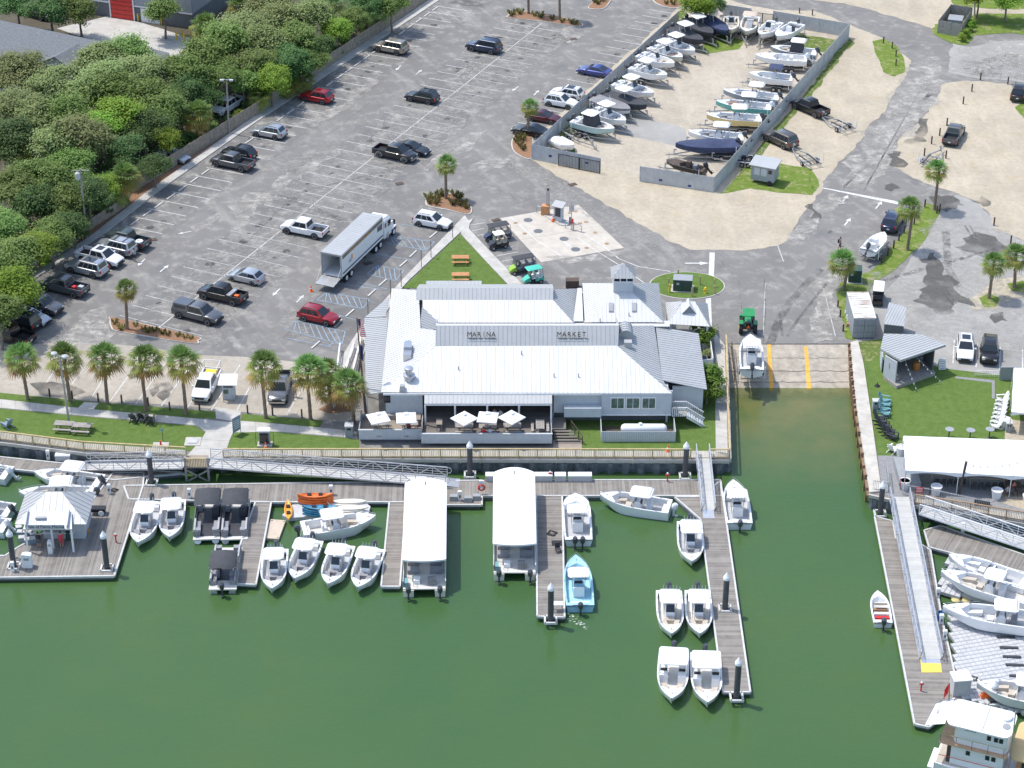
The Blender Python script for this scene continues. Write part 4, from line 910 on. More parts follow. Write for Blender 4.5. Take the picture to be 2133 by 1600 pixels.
car('suv','white',2011,724,2011,762,'white SUV with a dark sunroof facing the stage lawn',sunroof=True)
car('boxy','black',2061,732,2060,768,'small black boxy off-roader parked beside the white SUV')
r=car('pickup','white',430,801,413,834,'white work pickup with a ladder rack and yellow load in the concrete lot',load='ladder',trim='steel')
MB().box(-1.6,.1,1.15,1.2,1.2,.5).obj('load',M['yellow'],r)
car('pickup','grey',583,806,576,838,'grey pickup facing the water between two palms',trim='steel')
car('pickup','white',474,220,455,232,'white pickup half hidden under the trees behind the fence')
car('sedan','silver',358,322,392,330,'silver saloon half hidden under the trees behind the fence')
car('suv','red',48,481,20,470,'red car glimpsed deep under the trees at the left')
car('pickup','black',75,25,110,35,'black pickup in the yard beside the shingle roofed house')
hp=P(640+560/8,420+905/8,3.95);hq=P(640+1255/8,420+245/8,3.95);hl=P(640+230/8,420+840/8,3.95)
hd=ang(hp,hq);TL=(hq-hp).length;TW=2.55;rear=(hp+hl)/2
r=thing('delivery_lorry','white lorry with a long grey box trailer, rear open and tail lift down','lorry',(rear.x,rear.y,0),hd)
b=MB();h=TW/2
b.bx(0,TL,-h,-h+.06,1.15,3.95);b.bx(0,TL,h-.06,h,1.15,3.95);b.bx(TL-.06,TL,-h+.06,h-.06,1.15,3.95);b.bx(0,TL,-h+.06,h-.06,1.15,1.25);b.obj('trailer_box',M['white'],r)
rf=MB().bx(0,TL,-h,h,3.952,4.0).obj('trailer_roof',M['roof_grey_and_shaded'],r)
for k in range(26):MB().bx(.2+k*(TL-.4)/26,.24+k*(TL-.4)/26,-h+.05,h-.05,4.0,4.02).obj('roof_rib',M['roof_grey_and_shaded'],rf)
b=MB();b.bx(-.06,.02,-h-.02,-h+.14,1.0,4.0);b.bx(-.06,.02,h-.14,h+.02,1.0,4.0);b.bx(-.06,.02,-h+.14,h-.14,3.8,4.0);b.obj('rear_frame',M['galv'],r)
b=MB();b.slab([(-.1,-h+.1,1.08),(-2.0,-h+.1,.92),(-2.0,h-.1,.92),(-.1,h-.1,1.08)],.1,(0,0,1));b.obj('tail_lift',M['galv'],r)
b=MB()
for s in(-1,1):b.bar((-.1,s*(h-.05),2.3),(-1.4,s*(h-.05),1.0),.05,.05)
b.obj('tail_lift_chains',M['galv'],r)
sd=-1
MB().bx(.3,TL-.15,-h-.02,-h-.004,3.35,3.8).obj('banner_stripe',mk('stripe_brown',(.20,.16,.12),.5),r)
MB().bx(.3,TL-.15,-h-.02,-h-.004,1.45,1.62).obj('side_stripe',M['canvas_navy'],r)
def text_obj(body,size,mat,parent,loc,rot,name='lettering',ext=.02,align='CENTER',sx=1.0,bold=0.0):
 cu=bpy.data.curves.new('text','FONT');cu.body=body;cu.size=size;cu.extrude=ext;cu.align_x=align;cu.align_y='CENTER';cu.resolution_u=2;cu.offset=bold
 t=bpy.data.objects.new('tmp',cu);C.objects.link(t);bpy.context.view_layer.update()
 me=bpy.data.meshes.new_from_object(t.evaluated_get(bpy.context.evaluated_depsgraph_get()));bpy.data.objects.remove(t)
 me.materials.clear();me.materials.append(None)
 return place(name,me,mat,parent,loc,rot=rot,scale=(sx,1,1))
YEL=mk('lettering_amber',(.75,.36,.06),.5)
text_obj('Great Beer, Wine & Fresh Craft',.40,YEL,r,(TL*.42,-h-.022,3.57),(math.pi/2,0,0),ext=.01,sx=1.0)
text_obj('S.E.',.5,M['siding_dark'],r,(TL*.2,-h-.012,2.35),(math.pi/2,0,0),ext=.008)
MB().bx(TL*.23,TL*.26,-h-.03,-h-.004,2.3,2.95).obj('logo',YEL,r)
b=MB()
for k in range(4):b.bx(TL*.86+k*.33,TL*.86+k*.33+.22,-h-.03,-h-.004,2.55-.04*k,3.2)
b.obj('logo',M['wood_dark'],r)
b=MB();b.bx(.6,TL-.6,-.5,.5,.85,1.15);b.bx(TL*.62,TL*.62+.12,-.9,.9,.35,1.15);b.obj('chassis',M['black'],r)
for x in(1.3,2.55,TL-1.9,TL-.7):
 for s in(-1,1):
  MB().wheel(x,s*(h-.32),.5,.5,.55,18).obj('wheel',M['rubber'],r,smooth=40);MB().wheel(x,s*(h-.30),.5,.3,.56,14).obj('rim',M['white'],r.children[-1])
cab=thing;x0=TL+.35
b=MB();b.loft([[(x0,-1.2,.75),(x0,1.2,.75),(x0,1.2,3.0),(x0,.95,3.35),(x0,-.95,3.35),(x0,-1.2,3.0)],[(x0+2.0,-1.2,.75),(x0+2.0,1.2,.75),(x0+2.0,1.18,2.75),(x0+1.7,.95,3.15),(x0+1.7,-.95,3.15),(x0+2.0,-1.18,2.75)]])
b.obj('cab',M['white'],r,smooth=30)
b=MB();b.loft([[(x0+2.0,-1.0,.75),(x0+2.0,1.0,.75),(x0+2.0,.95,1.95),(x0+2.0,-.95,1.95)],[(x0+3.5,-.92,.75),(x0+3.5,.92,.75),(x0+3.45,.8,1.6),(x0+3.45,-.8,1.6)]]);b.obj('bonnet',M['white'],r,smooth=30)
b=MB();b.slab([(x0+2.02,-1.0,2.0),(x0+2.02,1.0,2.0),(x0+1.85,.95,2.75),(x0+1.85,-.95,2.75)],.03);b.obj('windshield',M['glass'],r)
for s in(-1,1):
 MB().bx(x0+1.05,x0+1.8,s*1.19,s*1.225,1.95,2.65).obj('side_window',M['glass'],r);MB().bx(x0+.25,x0+.65,s*1.19,s*1.225,2.1,2.65).obj('side_window',M['glass'],r)
 MB().wheel(x0+2.75,s*1.0,.5,.5,.35,18).obj('wheel',M['rubber'],r,smooth=40);MB().wheel(x0+2.75,s*1.02,.5,.3,.36,14).obj('rim',M['white'],r.children[-1])
 MB().box(x0+2.75,s*.98,1.12,1.3,.5,.16,tx=.8).obj('mudguard',M['white'],r)
 MB().lathe([(.33,.55),(.36,.75),(.36,1.1),(.33,1.25)],12,x0+.9,s*1.0).obj('fuel_tank',M['steel'],r)
 b=MB();b.tube([(x0+1.95,s*1.15,2.4),(x0+2.1,s*1.55,2.4)],.03);b.box(x0+2.1,s*1.55,2.2,.12,.2,.6);b.obj('mirror',M['black'],r)
 MB().box(x0+3.42,s*.72,1.15,.2,.3,.25).obj('headlight',M['headlamp'],r)
MB().box(x0+3.5,0,.75,.2,2.2,.35).obj('front_bumper',M['steel'],r);MB().box(x0+3.49,0,1.2,.08,.9,.6).obj('grille',M['steel'],r)
b=MB();b.tube([(TL+.2,.9,1.2),(TL+.2,.9,3.7)],.08);b.obj('exhaust_stack',M['steel'],r)
MB().box(TL+.1,0,3.6,.5,2.0,.5).obj('reefer_unit',M['wood_dark'],r)
W0=WZ+.02
def mb(sx,sy,bx_,by,label,Ln=7.0,B=2.55,F=.8,style='cc',mats=None,motors=1,tilt=False,full=.42,topl=2.2,topw=2.0,pw=2.8,z=None,group='boats moored at the docks',name='motor_boat'):
 return boat(sx,sy,bx_,by,W0 if z is None else z,label,boat_kit(Ln,B,F,style,motors,tilt,full,pw,topw,topl),mats or bmats(),group,name,Ln)
warm=bmats(floor='nonskid_warm',cushion='cushion_tan');grey=bmats(cushion='cushion_grey',floor='nonskid')
mb(212,1002,71,986,'white boat with black outboard behind the fuel hut, upper of two',7.0,mats=warm,tilt=True)
mb(190,1026,43,1028,'white boat mostly hidden by the fuel hut roof',7.2,mats=warm)
mb(18,985,-115,968,'boat stern with a raised white outboard at the left edge, topmost',7,mats=bmats(motor='motor_white'),tilt=True)
mb(20,1062,-112,1046,'boat stern with a dark outboard at the left edge',7,tilt=True)
mb(8,1094,-122,1082,'boat stern with a raised white outboard at the left edge, lowest',7,mats=bmats(motor='motor_white'),tilt=True)
mb(316,1042,286,1137,'white console boat bow to the channel, next to the fuel dock',7.3,2.7,mats=grey)
mb(362,1040,353,1124,'white console boat with an oval top beside the black pontoon boats',6.7,2.5,mats=grey)
mb(628,1104,784,1082,'white console boat lying sideways below the paddleboards',7.2,2.6,F=1.0,mats=warm)
mb(575,1141,566,1233,'white rental boat nearest the pontoon dock, leftmost of four in a row',6.6,2.5,mats=grey,topl=2.0)
mb(650,1122,612,1212,'white rental boat rafted up, second of four in a row',6.6,2.5,mats=grey,topl=2.0)
mb(716,1132,682,1224,'white rental boat rafted up, third of four in a row',6.6,2.5,mats=grey,topl=2.0)
mb(780,1138,743,1232,'white rental boat by the narrow finger dock, last of four in a row',6.6,2.5,mats=grey,topl=2.0)
mb(1206,1132,1198,1024,'white twin engine boat with a blunt bow along the finger dock',7.6,2.75,pw=7,full=.3,motors=2,mats=bmats(cushion='cushion_white'),topl=1.7)
mb(1209,1264,1199,1157,'pale blue boat with a white top and churning wake',7.6,2.7,mats=bmats(hull=mk('gel_blue',(.30,.55,.68),.3,var=.05,coat=.3),deck=mk('gel_blue_deck',(.36,.60,.72),.35,var=.05),floor=mk('gel_blue_floor',(.36,.62,.70),.5,var=.1),cushion='nonskid'),topl=1.7)
mb(1394,1058,1252,1038,'white boat with a white outboard lying along the main dock',7.0,2.6,F=1.0,mats=bmats(motor='motor_white',cushion='cushion_tan'))
mb(1436,1084,1441,1176,'white boat alone on the inside of the long finger dock',6.9,2.55,mats=grey,topl=2.3)
mb(1393,1227,1399,1327,'white boat, left of the upper rafted pair at the long finger dock',6.8,2.5,mats=warm)
mb(1453,1227,1458,1327,'white boat, right of the upper rafted pair at the long finger dock',6.8,2.5,mats=warm)
mb(1404,1353,1399,1461,'white hardtop boat, left of the lower pair at the dock end',7.2,2.75,style='dual',mats=warm,F=.85)
mb(1469,1361,1474,1468,'white hardtop boat, right of the lower pair at the dock end',7.2,2.75,style='dual',mats=warm,F=.85)
mb(1542,1096,1526,997,'white boat with a black outboard outside the long dock, bow to shore',7.2,2.6,mats=bmats(cushion='cushion_white'),topl=1.8)
mb(1840,1293,1828,1230,'small open skiff with red and brown benches by the ramp channel',4.6,1.8,F=.6,style='skiff',mats=warm,name='skiff')
mb(2121,1207,1997,1166,'white boat on the grey floats, nearest the timber dock',7.8,2.6,z=DZ+.42,mats=bmats(cushion='cushion_white'),style='cc_open',motors=2,group='boats on the drive-on floats')
mb(2134,1240,1977,1198,'white boat with a white bow sunpad on the grey floats, middle',8.6,2.7,z=DZ+.42,mats=bmats(floor='nonskid_warm'),motors=2,topl=1.9,group='boats on the drive-on floats')
mb(2170,1296,1983,1273,'large white boat with a grey hull side on the grey floats, lowest of three',9.6,2.8,z=DZ+.42,F=.95,mats=bmats(cushion='cushion_white',seat='cushion_grey'),motors=2,group='boats on the drive-on floats')
mb(2200,1455,2048,1428,'white console boat on the grey floats above the old white cruiser',7.2,2.6,z=DZ+.42,mats=bmats(floor='nonskid_warm',cushion='cushion_tan'),group='boats on the drive-on floats')
def pontoon(tx,ty,bx_,by,label,motor_end):
 a,c=P(tx,ty,WZ+.75),P(bx_,by,WZ+.75);hd2=ang(a,c);Ln=6.6;mid=a.lerp(c,.5);o=mid-Vector((math.cos(hd2),math.sin(hd2),0))*Ln/2
 r=thing('pontoon_boat',label,'boat',(o.x,o.y,WZ),hd2,'black pontoon boats')
 for s in(-1,1):MB().tube([(0,s*.85,.1),(Ln-.7,s*.85,.1),(Ln-.1,s*.85,.35)],.34,10).obj('pontoon',M['alu'],r,smooth=50)
 MB().bx(-.1,Ln,-1.28,1.28,.45,.58).obj('deck',M['nonskid_warm'],r);MB().bx(1.3,Ln-.5,-1.1,1.1,.582,.60).obj('deck_mat',M['charcoal'],r)
 b=MB()
 for s in(-1,1):b.bx(.5,Ln-.45,s*1.24-.02,s*1.24+.02,.62,1.2)
 for y in(-1.0,1.0):b.bx(Ln-.5,Ln-.46,y-.22,y+.22,.62,1.2)
 b.obj('rail_panel',M['canvas_grey'],r)
 for(x0,x1)in((Ln*.62,Ln-.55),(.6,1.9)):
  for s in(-1,1):
   MB().bx(x0,x1,s*.62,s*1.18,.6,1.0).obj('couch',M['cushion_grey'],r);MB().bx(x0,x1,s*1.05,s*1.2,1.0,1.35).obj('couch_back',mk('pontoon_vinyl',(.40,.40,.41),.5)if 'pontoon_vinyl' not in bpy.data.materials else bpy.data.materials['pontoon_vinyl'],r)
   MB().bx(x1-.5,x1,s*.55,s*1.18,1.0,1.28).obj('couch_arm',M['cushion_grey'],r)
 MB().box(Ln*.40,.7,1.0,.6,.7,.85,tx=.7).obj('helm_console',M['charcoal'],r);MB().box(Ln*.29,.7,.9,.5,.55,.6).obj('helm_seat',M['cushion_grey'],r)
 rg=[]
 for k in range(9):
  t=k/8;x=.55+t*2.95;z=2.55+.16*math.sin(math.pi*t)-.10*(t<.05)-.10*(t>.95)
  rg.append([(x,-1.25,z-.22),(x,-1.15,z-.03),(x,0,z+.06),(x,1.15,z-.03),(x,1.25,z-.22)])
 MB().loft(rg,closed=False).obj('bimini_top',M['canvas_dark'],r,smooth=60)
 b=MB()
 for s in(-1,1):b.tube([(1.9,s*1.2,1.1),(.7,s*1.2,2.45)],.03,5);b.tube([(1.9,s*1.2,1.1),(3.3,s*1.2,2.45)],.03,5)
 b.obj('bimini_frame',M['alu'],r)
 m=MOTOR.copy();m.transform(Matrix.Translation((-.15,0,.3)));place('outboard_motor',m,M['motor_dark'],r)
pontoon(438,1033,429,1128,'black topped pontoon boat, left of the two side by side',0)
pontoon(495,1035,487,1126,'black topped pontoon boat, right of the two side by side',0)
pontoon(463,1226,477,1135,'black topped pontoon boat in front, outboard towards the channel',1)
def tourboat(x0,y0,x1,y1,label):
 a,c=P(x1,y1,WZ+.7),P(x0,y0,WZ+2.9);a=P(x1,y1,WZ+.5);hd2=ang(a,c);Ln=(c-a).length
 r=thing('tour_boat',label,'boat',(a.x,a.y,WZ),hd2,'canopied tour boats');hw=1.95
 for s in(-1,1):
  rg=[[(x,s*1.45-wd,zb),(x,s*1.45-wd*1.1,.75),(x,s*1.45+wd*1.1,.75),(x,s*1.45+wd,zb)]for x,wd,zb in((-.2,.45,-.3),(Ln*.7,.45,-.3),(Ln*.92,.3,0),(Ln,.08,.4))]
  MB().loft(rg).obj('pontoon_hull',M['gel_cream'],r,smooth=30);m=MOTOR.copy();m.transform(Matrix.Translation((-.35,s*1.45,.25)));place('outboard_motor',m,M['motor_dark'],r)
 MB().bx(-.1,Ln-.4,-hw,hw,.75,.86).obj('deck',M['nonskid_warm'],r)
 b=MB()
 for s in(-1,1):b.bx(.2,Ln-.6,s*hw-.04,s*hw+.04,.86,1.5)
 b.bx(Ln-.65,Ln-.6,-hw,hw,.86,1.5);b.obj('side_panel',M['siding'],r)
 for k in range(5):
  for s in(-1,1):MB().tube([(1.9+k*(Ln-2.8)/4,s*(hw-.05),.9),(1.9+k*(Ln-2.8)/4,s*(hw-.05),3.05)],.04,6).obj('canopy_post',M['alu'],r)
 for k in range(5):
  for s in(-1,1):MB().bx(2.2+k*1.3,2.9+k*1.3,s*.5,s*1.6,.88,1.3).obj('bench_seat',M['cushion_grey'],r)
 MB().box(1.0,.7,1.05,.7,.6,.4).obj('cooler',M['white'],r);MB().box(.7,-.7,1.2,.6,.8,.65).obj('helm_console',M['canvas_grey'],r)
 for s in(-1,1):MB().tube([(.3,s*1.0,.9),(.3,s*1.0,1.7),(1.1,s*1.0,1.7),(1.1,s*1.0,.9)],.03,6).obj('hand_rail',M['steel'],r)
 MB().box(.5,1.65,1.15,.8,.3,.5).obj('locker',M['teal'],r)
 C0,C1=1.5,Ln+.15;rg=[]
 for k in range(15):
  t=k/14;x=C0+(C1-C0)*t;e=min(t,1-t)*14
  wd=hw+.05;off=0
  rg.append((x,wd,e))
 outl=[]
 for j in range(13):
  u=-1+2*j/12;bulge=.75*(1-u*u)
  outl.append((u,bulge))
 rings=[]
 for t in[i/10 for i in range(11)]:
  ring=[]
  for u,bg_ in outl:ring.append((C0-bg_*(1-t)*1.0+(C1-C0)*t+bg_*t*.55,u*(hw+.08),3.05+.34*(1-u*u)))
  rings.append(ring)
 top=MB().loft(rings,closed=False);o2=top.obj('canopy',M['canvas_white'],r,smooth=60)
 b=MB();b.loft([rings[0],[(p[0],p[1],p[2]-.16)for p in rings[0]]],closed=False);b.loft([rings[-1],[(p[0],p[1],p[2]-.16)for p in rings[-1]]],closed=False)
 for i in(0,-1):b.loft([[q[i]for q in rings],[(q[i][0],q[i][1],q[i][2]-.16)for q in rings]],closed=False)
 b.obj('canopy_valance',M['canvas_white'],o2)
 MB().tube([(Ln*.95,0,3.4),(Ln*.95,0,3.75)],.05,6).obj('nav_light',M['black'],r)
tourboat(887,1013,884,1232,'long white canopied tour boat, left of the two')
tourboat(1071,991,1072,1198,'long white canopied tour boat, right of the two, by the finger dock')
G='gelcoat'
def yb(sx,sy,bx_,by,d,**k):
 if bx_<sx and by>95 and sx>1470:sx-=11;bx_-=11
 return yard_boat(sx,sy,bx_,by,d,tl='trailer under the '+d,**k)
seafoam=mk('gel_seafoam',(.42,.55,.53),.3,var=.05,coat=.3);yel=mk('gel_yellow',(.66,.52,.22),.3,var=.05,coat=.3);tealh=mk('gel_teal',(.10,.42,.40),.3,var=.05,coat=.3)
steelh=mk('gel_slate',(.27,.30,.35),.3,var=.05,coat=.3)
yb(1203,249,1273,268,'seafoam hulled boat with a dark console enclosure',style='cc_wrap',mats=bmats(hull=seafoam),Ln=6.2)
yb(1241,228,1298,251,'white boat with a grey bow well, second in the left yard row',mats=grey,Ln=6.0)
yb(1240,203,1311,229,'boat under a light grey cover',style='cover',mats=bmats(cover='canvas_grey'),Ln=6.3)
yb(1268,195,1344,220,'boat under a black cover with a white top',style='cover_top',mats=bmats(cover='canvas_dark',hull='canvas_dark'),Ln=6.6)
yb(1287,172,1358,194,'white boat with a round white top beside the black covered one',mats=grey,Ln=6.4)
yb(1324,139,1383,156,'white boat with a tan bow seat',mats=warm,Ln=5.8)
yb(1338,113,1400,132,'white boat without a top, with a windscreen',style='cc_open',mats=bmats(floor='nonskid_warm'),Ln=6.0)
yb(1360,96,1421,121,'cream boat with a brown console seat',mats=bmats(hull='gel_cream',cushion='cushion_brown',floor='nonskid_warm'),Ln=6.0)
yb(1386,84,1443,106,'white boat with a square top, last of the uncovered left row',mats=grey,Ln=6.2)
yb(1405,59,1460,84,'boat under a black cover with an oval white top',style='cover_top',mats=bmats(hull='canvas_dark'),Ln=6.6)
yb(1432,40,1483,71,'boat under a charcoal cover with a large white top',style='cover_top',mats=bmats(hull='canvas_dark'),Ln=7.0)
yb(1474,36,1511,64,'boat under a navy cover with a tan top',style='cover_top',mats=bmats(cover='canvas_navy',hull='canvas_navy',top='canvas_tan'),Ln=6.8)
yb(1523,36,1523,62,'small cream open boat with tan seats',style='cc_open',mats=bmats(hull='gel_cream',deck='gel_cream',floor='cushion_tan'),Ln=5.8,B=2.3)
yb(1566,34,1555,67,'cream boat with a tan folding top',style='bimini',mats=bmats(hull='gel_cream',floor='cushion_tan',top='canvas_tan'),Ln=6.6)
yb(1614,46,1586,72,'plain white open boat by the yard back gate',style='cc_open',Ln=6.2)
yb(1657,51,1623,74,'white flat bay boat with a black console',style='bay',mats=bmats(deck='gelcoat',seat='canvas_dark',cushion='canvas_dark'),Ln=6.6,full=.5)
yb(1708,108,1621,99,'slate hulled boat with a navy enclosure',style='cc_wrap',mats=bmats(hull=steelh),Ln=6.6)
yb(1688,121,1588,116,'long white bay boat with a white outboard',style='bay',mats=bmats(motor='motor_white',floor='nonskid_warm'),Ln=7.2,full=.5)
yb(1657,161,1578,154,'white boat with a navy folding top',style='bimini',mats=bmats(top='canvas_navy'),Ln=6.0)
yb(1629,201,1524,190,'white boat with a dark blue-grey hull',mats=bmats(hull=steelh,cushion='cushion_grey'),Ln=7.6)
yb(1612,221,1509,213,'teal hulled boat with a big white outboard',mats=bmats(hull=tealh,motor='motor_white',cushion='cushion_brown'),Ln=7.4)
yb(1592,245,1489,241,'yellow hulled boat in the right yard row',mats=bmats(hull=yel,cushion='cushion_grey'),Ln=7.2)
yb(1556,284,1450,276,'all white boat beside the navy covered one',mats=grey,Ln=7.2)
yb(1544,298,1422,301,'large boat under a navy cover',style='cover',mats=bmats(cover='canvas_navy',hull='canvas_navy'),Ln=8.0,B=2.7)
yb(1479,349,1401,331,'black camouflage jon boat with a red fuel can',style='bay',mats=bmats(hull='black',deck=M['wood_dark'],floor='charcoal',motor='black',seat='canvas_grey'),Ln=5.4,B=1.8,F=.5,axles=1,full=.7)
yard_boat(1567,774,1563,694,'white boat on a trailer halfway down the ramp',tl='trailer carrying a white boat down the ramp',Ln=7.2,B=2.6,mats=bmats(cushion='cushion_white'),tilt=True)
yard_boat(1808,518,1843,482,'small white boat towed by the black SUV',tl='trailer hitched behind the black SUV on the road',style='bay',Ln=5.0,B=2.1,F=.55,axles=1,tilt=True)
def empty_trailer(sx,sy,tx,ty,label,Ln=6.0,axles=2):
 a,c=P(sx,sy,.5),P(tx,ty,.5);r=thing('boat_trailer',label,'trailer',(a.x,a.y,.03),ang(a,c),'empty boat trailers')
 kit=[k for k in trailer_kit(Ln,2.3,axles)];spawn(kit,r)
empty_trailer(1773,272,1703,238,'empty galvanised trailer behind the black pickup on sand',5.4,1)
empty_trailer(1700,345,1644,304,'empty trailer behind the bronze-grey SUV',5.4,1)
empty_trailer(1930,345,1972,300,'empty trailer behind the grey pickup on the right sand lot',5.0,1)
empty_trailer(1180,268,1262,320,'long empty trailer with timber crossboards in the yard corner',6.0,2)
empty_trailer(1590,338,1450,325,'empty trailer beside the black jon boat',6.4,2)
empty_trailer(1650,176,1590,172,'empty trailer between the navy topped boat and the fence',5.2,1)
boat(1150,290,1198,310,.25,'upturned white dinghy in the boatyard corner behind the gate',boat_kit(3.6,1.9,.6,'cover',0),bmats(cover='gelcoat'),'boats stored on trailers','dinghy',3.6,.6)
def clip_u(poly,u0,u1):
 def half(pl,f,keep):
  out=[]
  for i in range(len(pl)):
   a,c=pl[i],pl[(i+1)%len(pl)];fa,fc=f(a),f(c)
   if fa>=0:out.append(a)
   if(fa>=0)!=(fc>=0):
    t=fa/(fa-fc);out.append((a[0]+(c[0]-a[0])*t,a[1]+(c[1]-a[1])*t))
  return out
 pl=half(poly,lambda q:q[0]-u0,1)
 return half(pl,lambda q:u1-q[0],1)if len(pl)>=3 else[]
def metal_roof(parent,pts,mat,name='roof_slope',pitch=.46,along=None,rib=.034,t=.05):
 """standing seam roof face: one sheet below, separate panels with raised seams on top"""
 o=parent.matrix_world.translation if parent.parent else parent.location
 pts=[Vector(p)-Vector(o)for p in pts];n=len(pts);nm=Vector((0,0,0))
 for i in range(n):nm+=(pts[i]-pts[0]).cross(pts[(i+1)%n]-pts[0])
 nm.normalize();nm=nm if nm.z>0 else-nm
 u=Vector((0,0,1)).cross(nm)
 u=Vector(along).normalized()if along else(u.normalized()if u.length>.01 else Vector((1,0,0)))
 u=(u-nm*u.dot(nm)).normalized();v=nm.cross(u);o2=pts[0]
 pts=[p-nm*((p-o2).dot(nm))for p in pts]
 root=MB().slab([p-nm*.03 for p in pts],t,nm).obj(name,mat,parent)
 p2=[((p-o2).dot(u),(p-o2).dot(v))for p in pts];u0=min(q[0]for q in p2);u1=max(q[0]for q in p2);k=max(1,round((u1-u0)/pitch));w_=(u1-u0)/k
 for i in range(k):
  pl=clip_u(p2,u0+i*w_+.012,u0+(i+1)*w_-.012)
  if len(pl)<3:continue
  if max(q[1]for q in pl)-min(q[1]for q in pl)<.05:continue
  b=MB();b.slab([o2+u*a+v*c for a,c in pl],.028,nm)
  e=[q for q in pl if abs(q[0]-(u0+i*w_+.012))<.02]
  if len(e)>=2:
   vs=[q[1]for q in e];a=o2+u*(u0+i*w_)+v*min(vs)+nm*.02;c=o2+u*(u0+i*w_)+v*max(vs)+nm*.02
   if(c-a).length>.1:b.bar(a,c,rib,rib*1.3)if abs((c-a).normalized().z)<.9 else None
  b.obj('roof_panel',mat,root)
 return root
ZE=3.9;ZT=ZE+2.35
mk_=thing('market_building','large low market building with white metal hip roofs and rooftop lettering','building',P(1100,886))
O=mk_.location
def LP(x,y,z):return P(x,y,z)-O
XL,XR=P(794,816,ZE).x,P(1400,819,ZE).x;YF=P(1300,819,ZE).y;YW=YF+.45;YB=P(815,603,ZE).y
rz=(ZT-ZE)
hl,hr=P(794,817,ZE),P(1400,819,ZE);tl_,tr_=P(908,720,ZT),P(1285,720,ZT)
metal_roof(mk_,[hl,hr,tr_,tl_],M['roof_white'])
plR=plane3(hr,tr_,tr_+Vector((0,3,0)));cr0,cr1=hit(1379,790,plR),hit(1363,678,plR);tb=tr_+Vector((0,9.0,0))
metal_roof(mk_,[hr,cr0,cr1,hit(1291,679,plR),tr_],M['roof_grey_and_shaded'])  # right slope of the white roof, its shade painted in as grey
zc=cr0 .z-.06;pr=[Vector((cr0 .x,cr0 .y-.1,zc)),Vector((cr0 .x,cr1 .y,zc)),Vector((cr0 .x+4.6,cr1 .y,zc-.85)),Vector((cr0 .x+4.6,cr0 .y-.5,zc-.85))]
metal_roof(mk_,pr,M['roof_grey_and_shaded'],name='porch_roof')
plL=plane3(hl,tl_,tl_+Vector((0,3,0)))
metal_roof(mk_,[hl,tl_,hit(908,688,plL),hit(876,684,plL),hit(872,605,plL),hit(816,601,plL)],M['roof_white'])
st=[P(908,720.5,ZT+.02),P(1286,720.5,ZT+.02),P(1287,678,ZT+1.9),P(908,678,ZT+1.9)]
st=[Vector((st[0].x,tl_.y,ZT)),Vector((st[1].x,tl_.y,ZT)),P(1288,678,ZT+1.5),P(908,678,ZT+1.5)]
metal_roof(mk_,st,M['roof_grey_and_shaded'],name='sign_slope')
top_y=st[2].y
MB().slab([st[3]-O,st[2]-O,Vector((st[2].x,top_y+.5,ZT+1.45))-O,Vector((st[3].x,top_y+.5,ZT+1.45))-O],.1,(0,0,1)).obj('ridge_cap',M['roof_white'],mk_)
MB().slab([Vector((st[2].x,top_y+.5,ZT+1.42))-O,Vector((st[3].x,top_y+.5,ZT+1.42))-O,Vector((st[3].x,top_y+5.2,ZE+.3))-O,Vector((st[2].x,top_y+5.2,ZE+.3))-O],.1,(0,0,1)).obj('rear_slope',M['roof_grey_and_shaded'],mk_)
for s in(0,1):
 e=(st[1],st[2])if s else(st[0],st[3]);q=[e[0]-O,e[1]-O,Vector((e[1].x,top_y+.5,ZT+1.42))-O,Vector((e[1].x,top_y+5.2,ZT-.4))-O]
 MB().slab(q,.08).obj('strip_end',M['roof_grey_and_shaded'],mk_)
def roof_word(word,x0,x1,label):
 r=thing('roof_lettering',label,'sign',P((x0+x1)/2,700,ZT+.9));o=r.location
 n=len(word);tilt=math.atan2(1.5,top_y-tl_.y)
 for i,ch in enumerate(word):
  px=x0+(x1-x0)*(i+.5)/n;p=P(px,699,ZT+.9);pl=plane3(st[0],st[1],st[2]);hp_=hit(px,697,pl)-ray(px,697).normalized()*.28
  text_obj(ch,.74,M['black'],r,hp_-o,(math.pi/2-.12,0,0),'letter',.05,bold=-.004,sx=.92)
 a,c=hit(x0,704.5,plane3(st[0],st[1],st[2])),hit(x1,704.5,plane3(st[0],st[1],st[2]));off=-ray(1000,700).normalized()*.22
 MB().bar(a+off-o,c+off-o,.03,.05).obj('mounting_rail',M['black'],r)
roof_word('MARINA',973,1033,'raised dark letters MARINA on the market roof');roof_word('MARKET',1160,1222,'raised dark letters MARKET on the market roof')
bz0,bz1,bz2=ZE+.7,ZE+1.9,ZE+2.75
fb=[P(885,672,bz0),P(1194,672,bz0),P(1152,625,bz1),P(880,625,bz1)]
metal_roof(mk_,fb,M['roof_white'])
metal_roof(mk_,[Vector((P(868,625,bz1).x,fb[2].y,bz1)),Vector((fb[2].x,fb[2].y,bz1)),P(1153,600,bz2),P(868,600,bz2)],M['roof_grey_and_shaded'],name='rear_strip')
yb2=P(1000,600,bz2).y
MB().slab([P(868,600,bz2)-O,P(1153,600,bz2)-O,Vector((P(1153,600,bz2).x,yb2+6,ZE))-O,Vector((P(868,600,bz2).x,yb2+6,ZE))-O],.1,(0,0,1)).obj('rear_slope',M['roof_grey_and_shaded'],mk_)
plB=plane3(fb[1],fb[2],fb[2]+Vector((0,3,0)))
metal_roof(mk_,[fb[1],fb[2],hit(1154,603,plB),hit(1203,601,plB),hit(1207,668,plB)],M['roof_grey_and_shaded'])
metal_roof(mk_,[hit(881,625,plL),P(920,657,bz0+.25),P(912,686,bz0-.05),hit(876,684,plL)],M['roof_grey_and_shaded'],name='valley_slope')
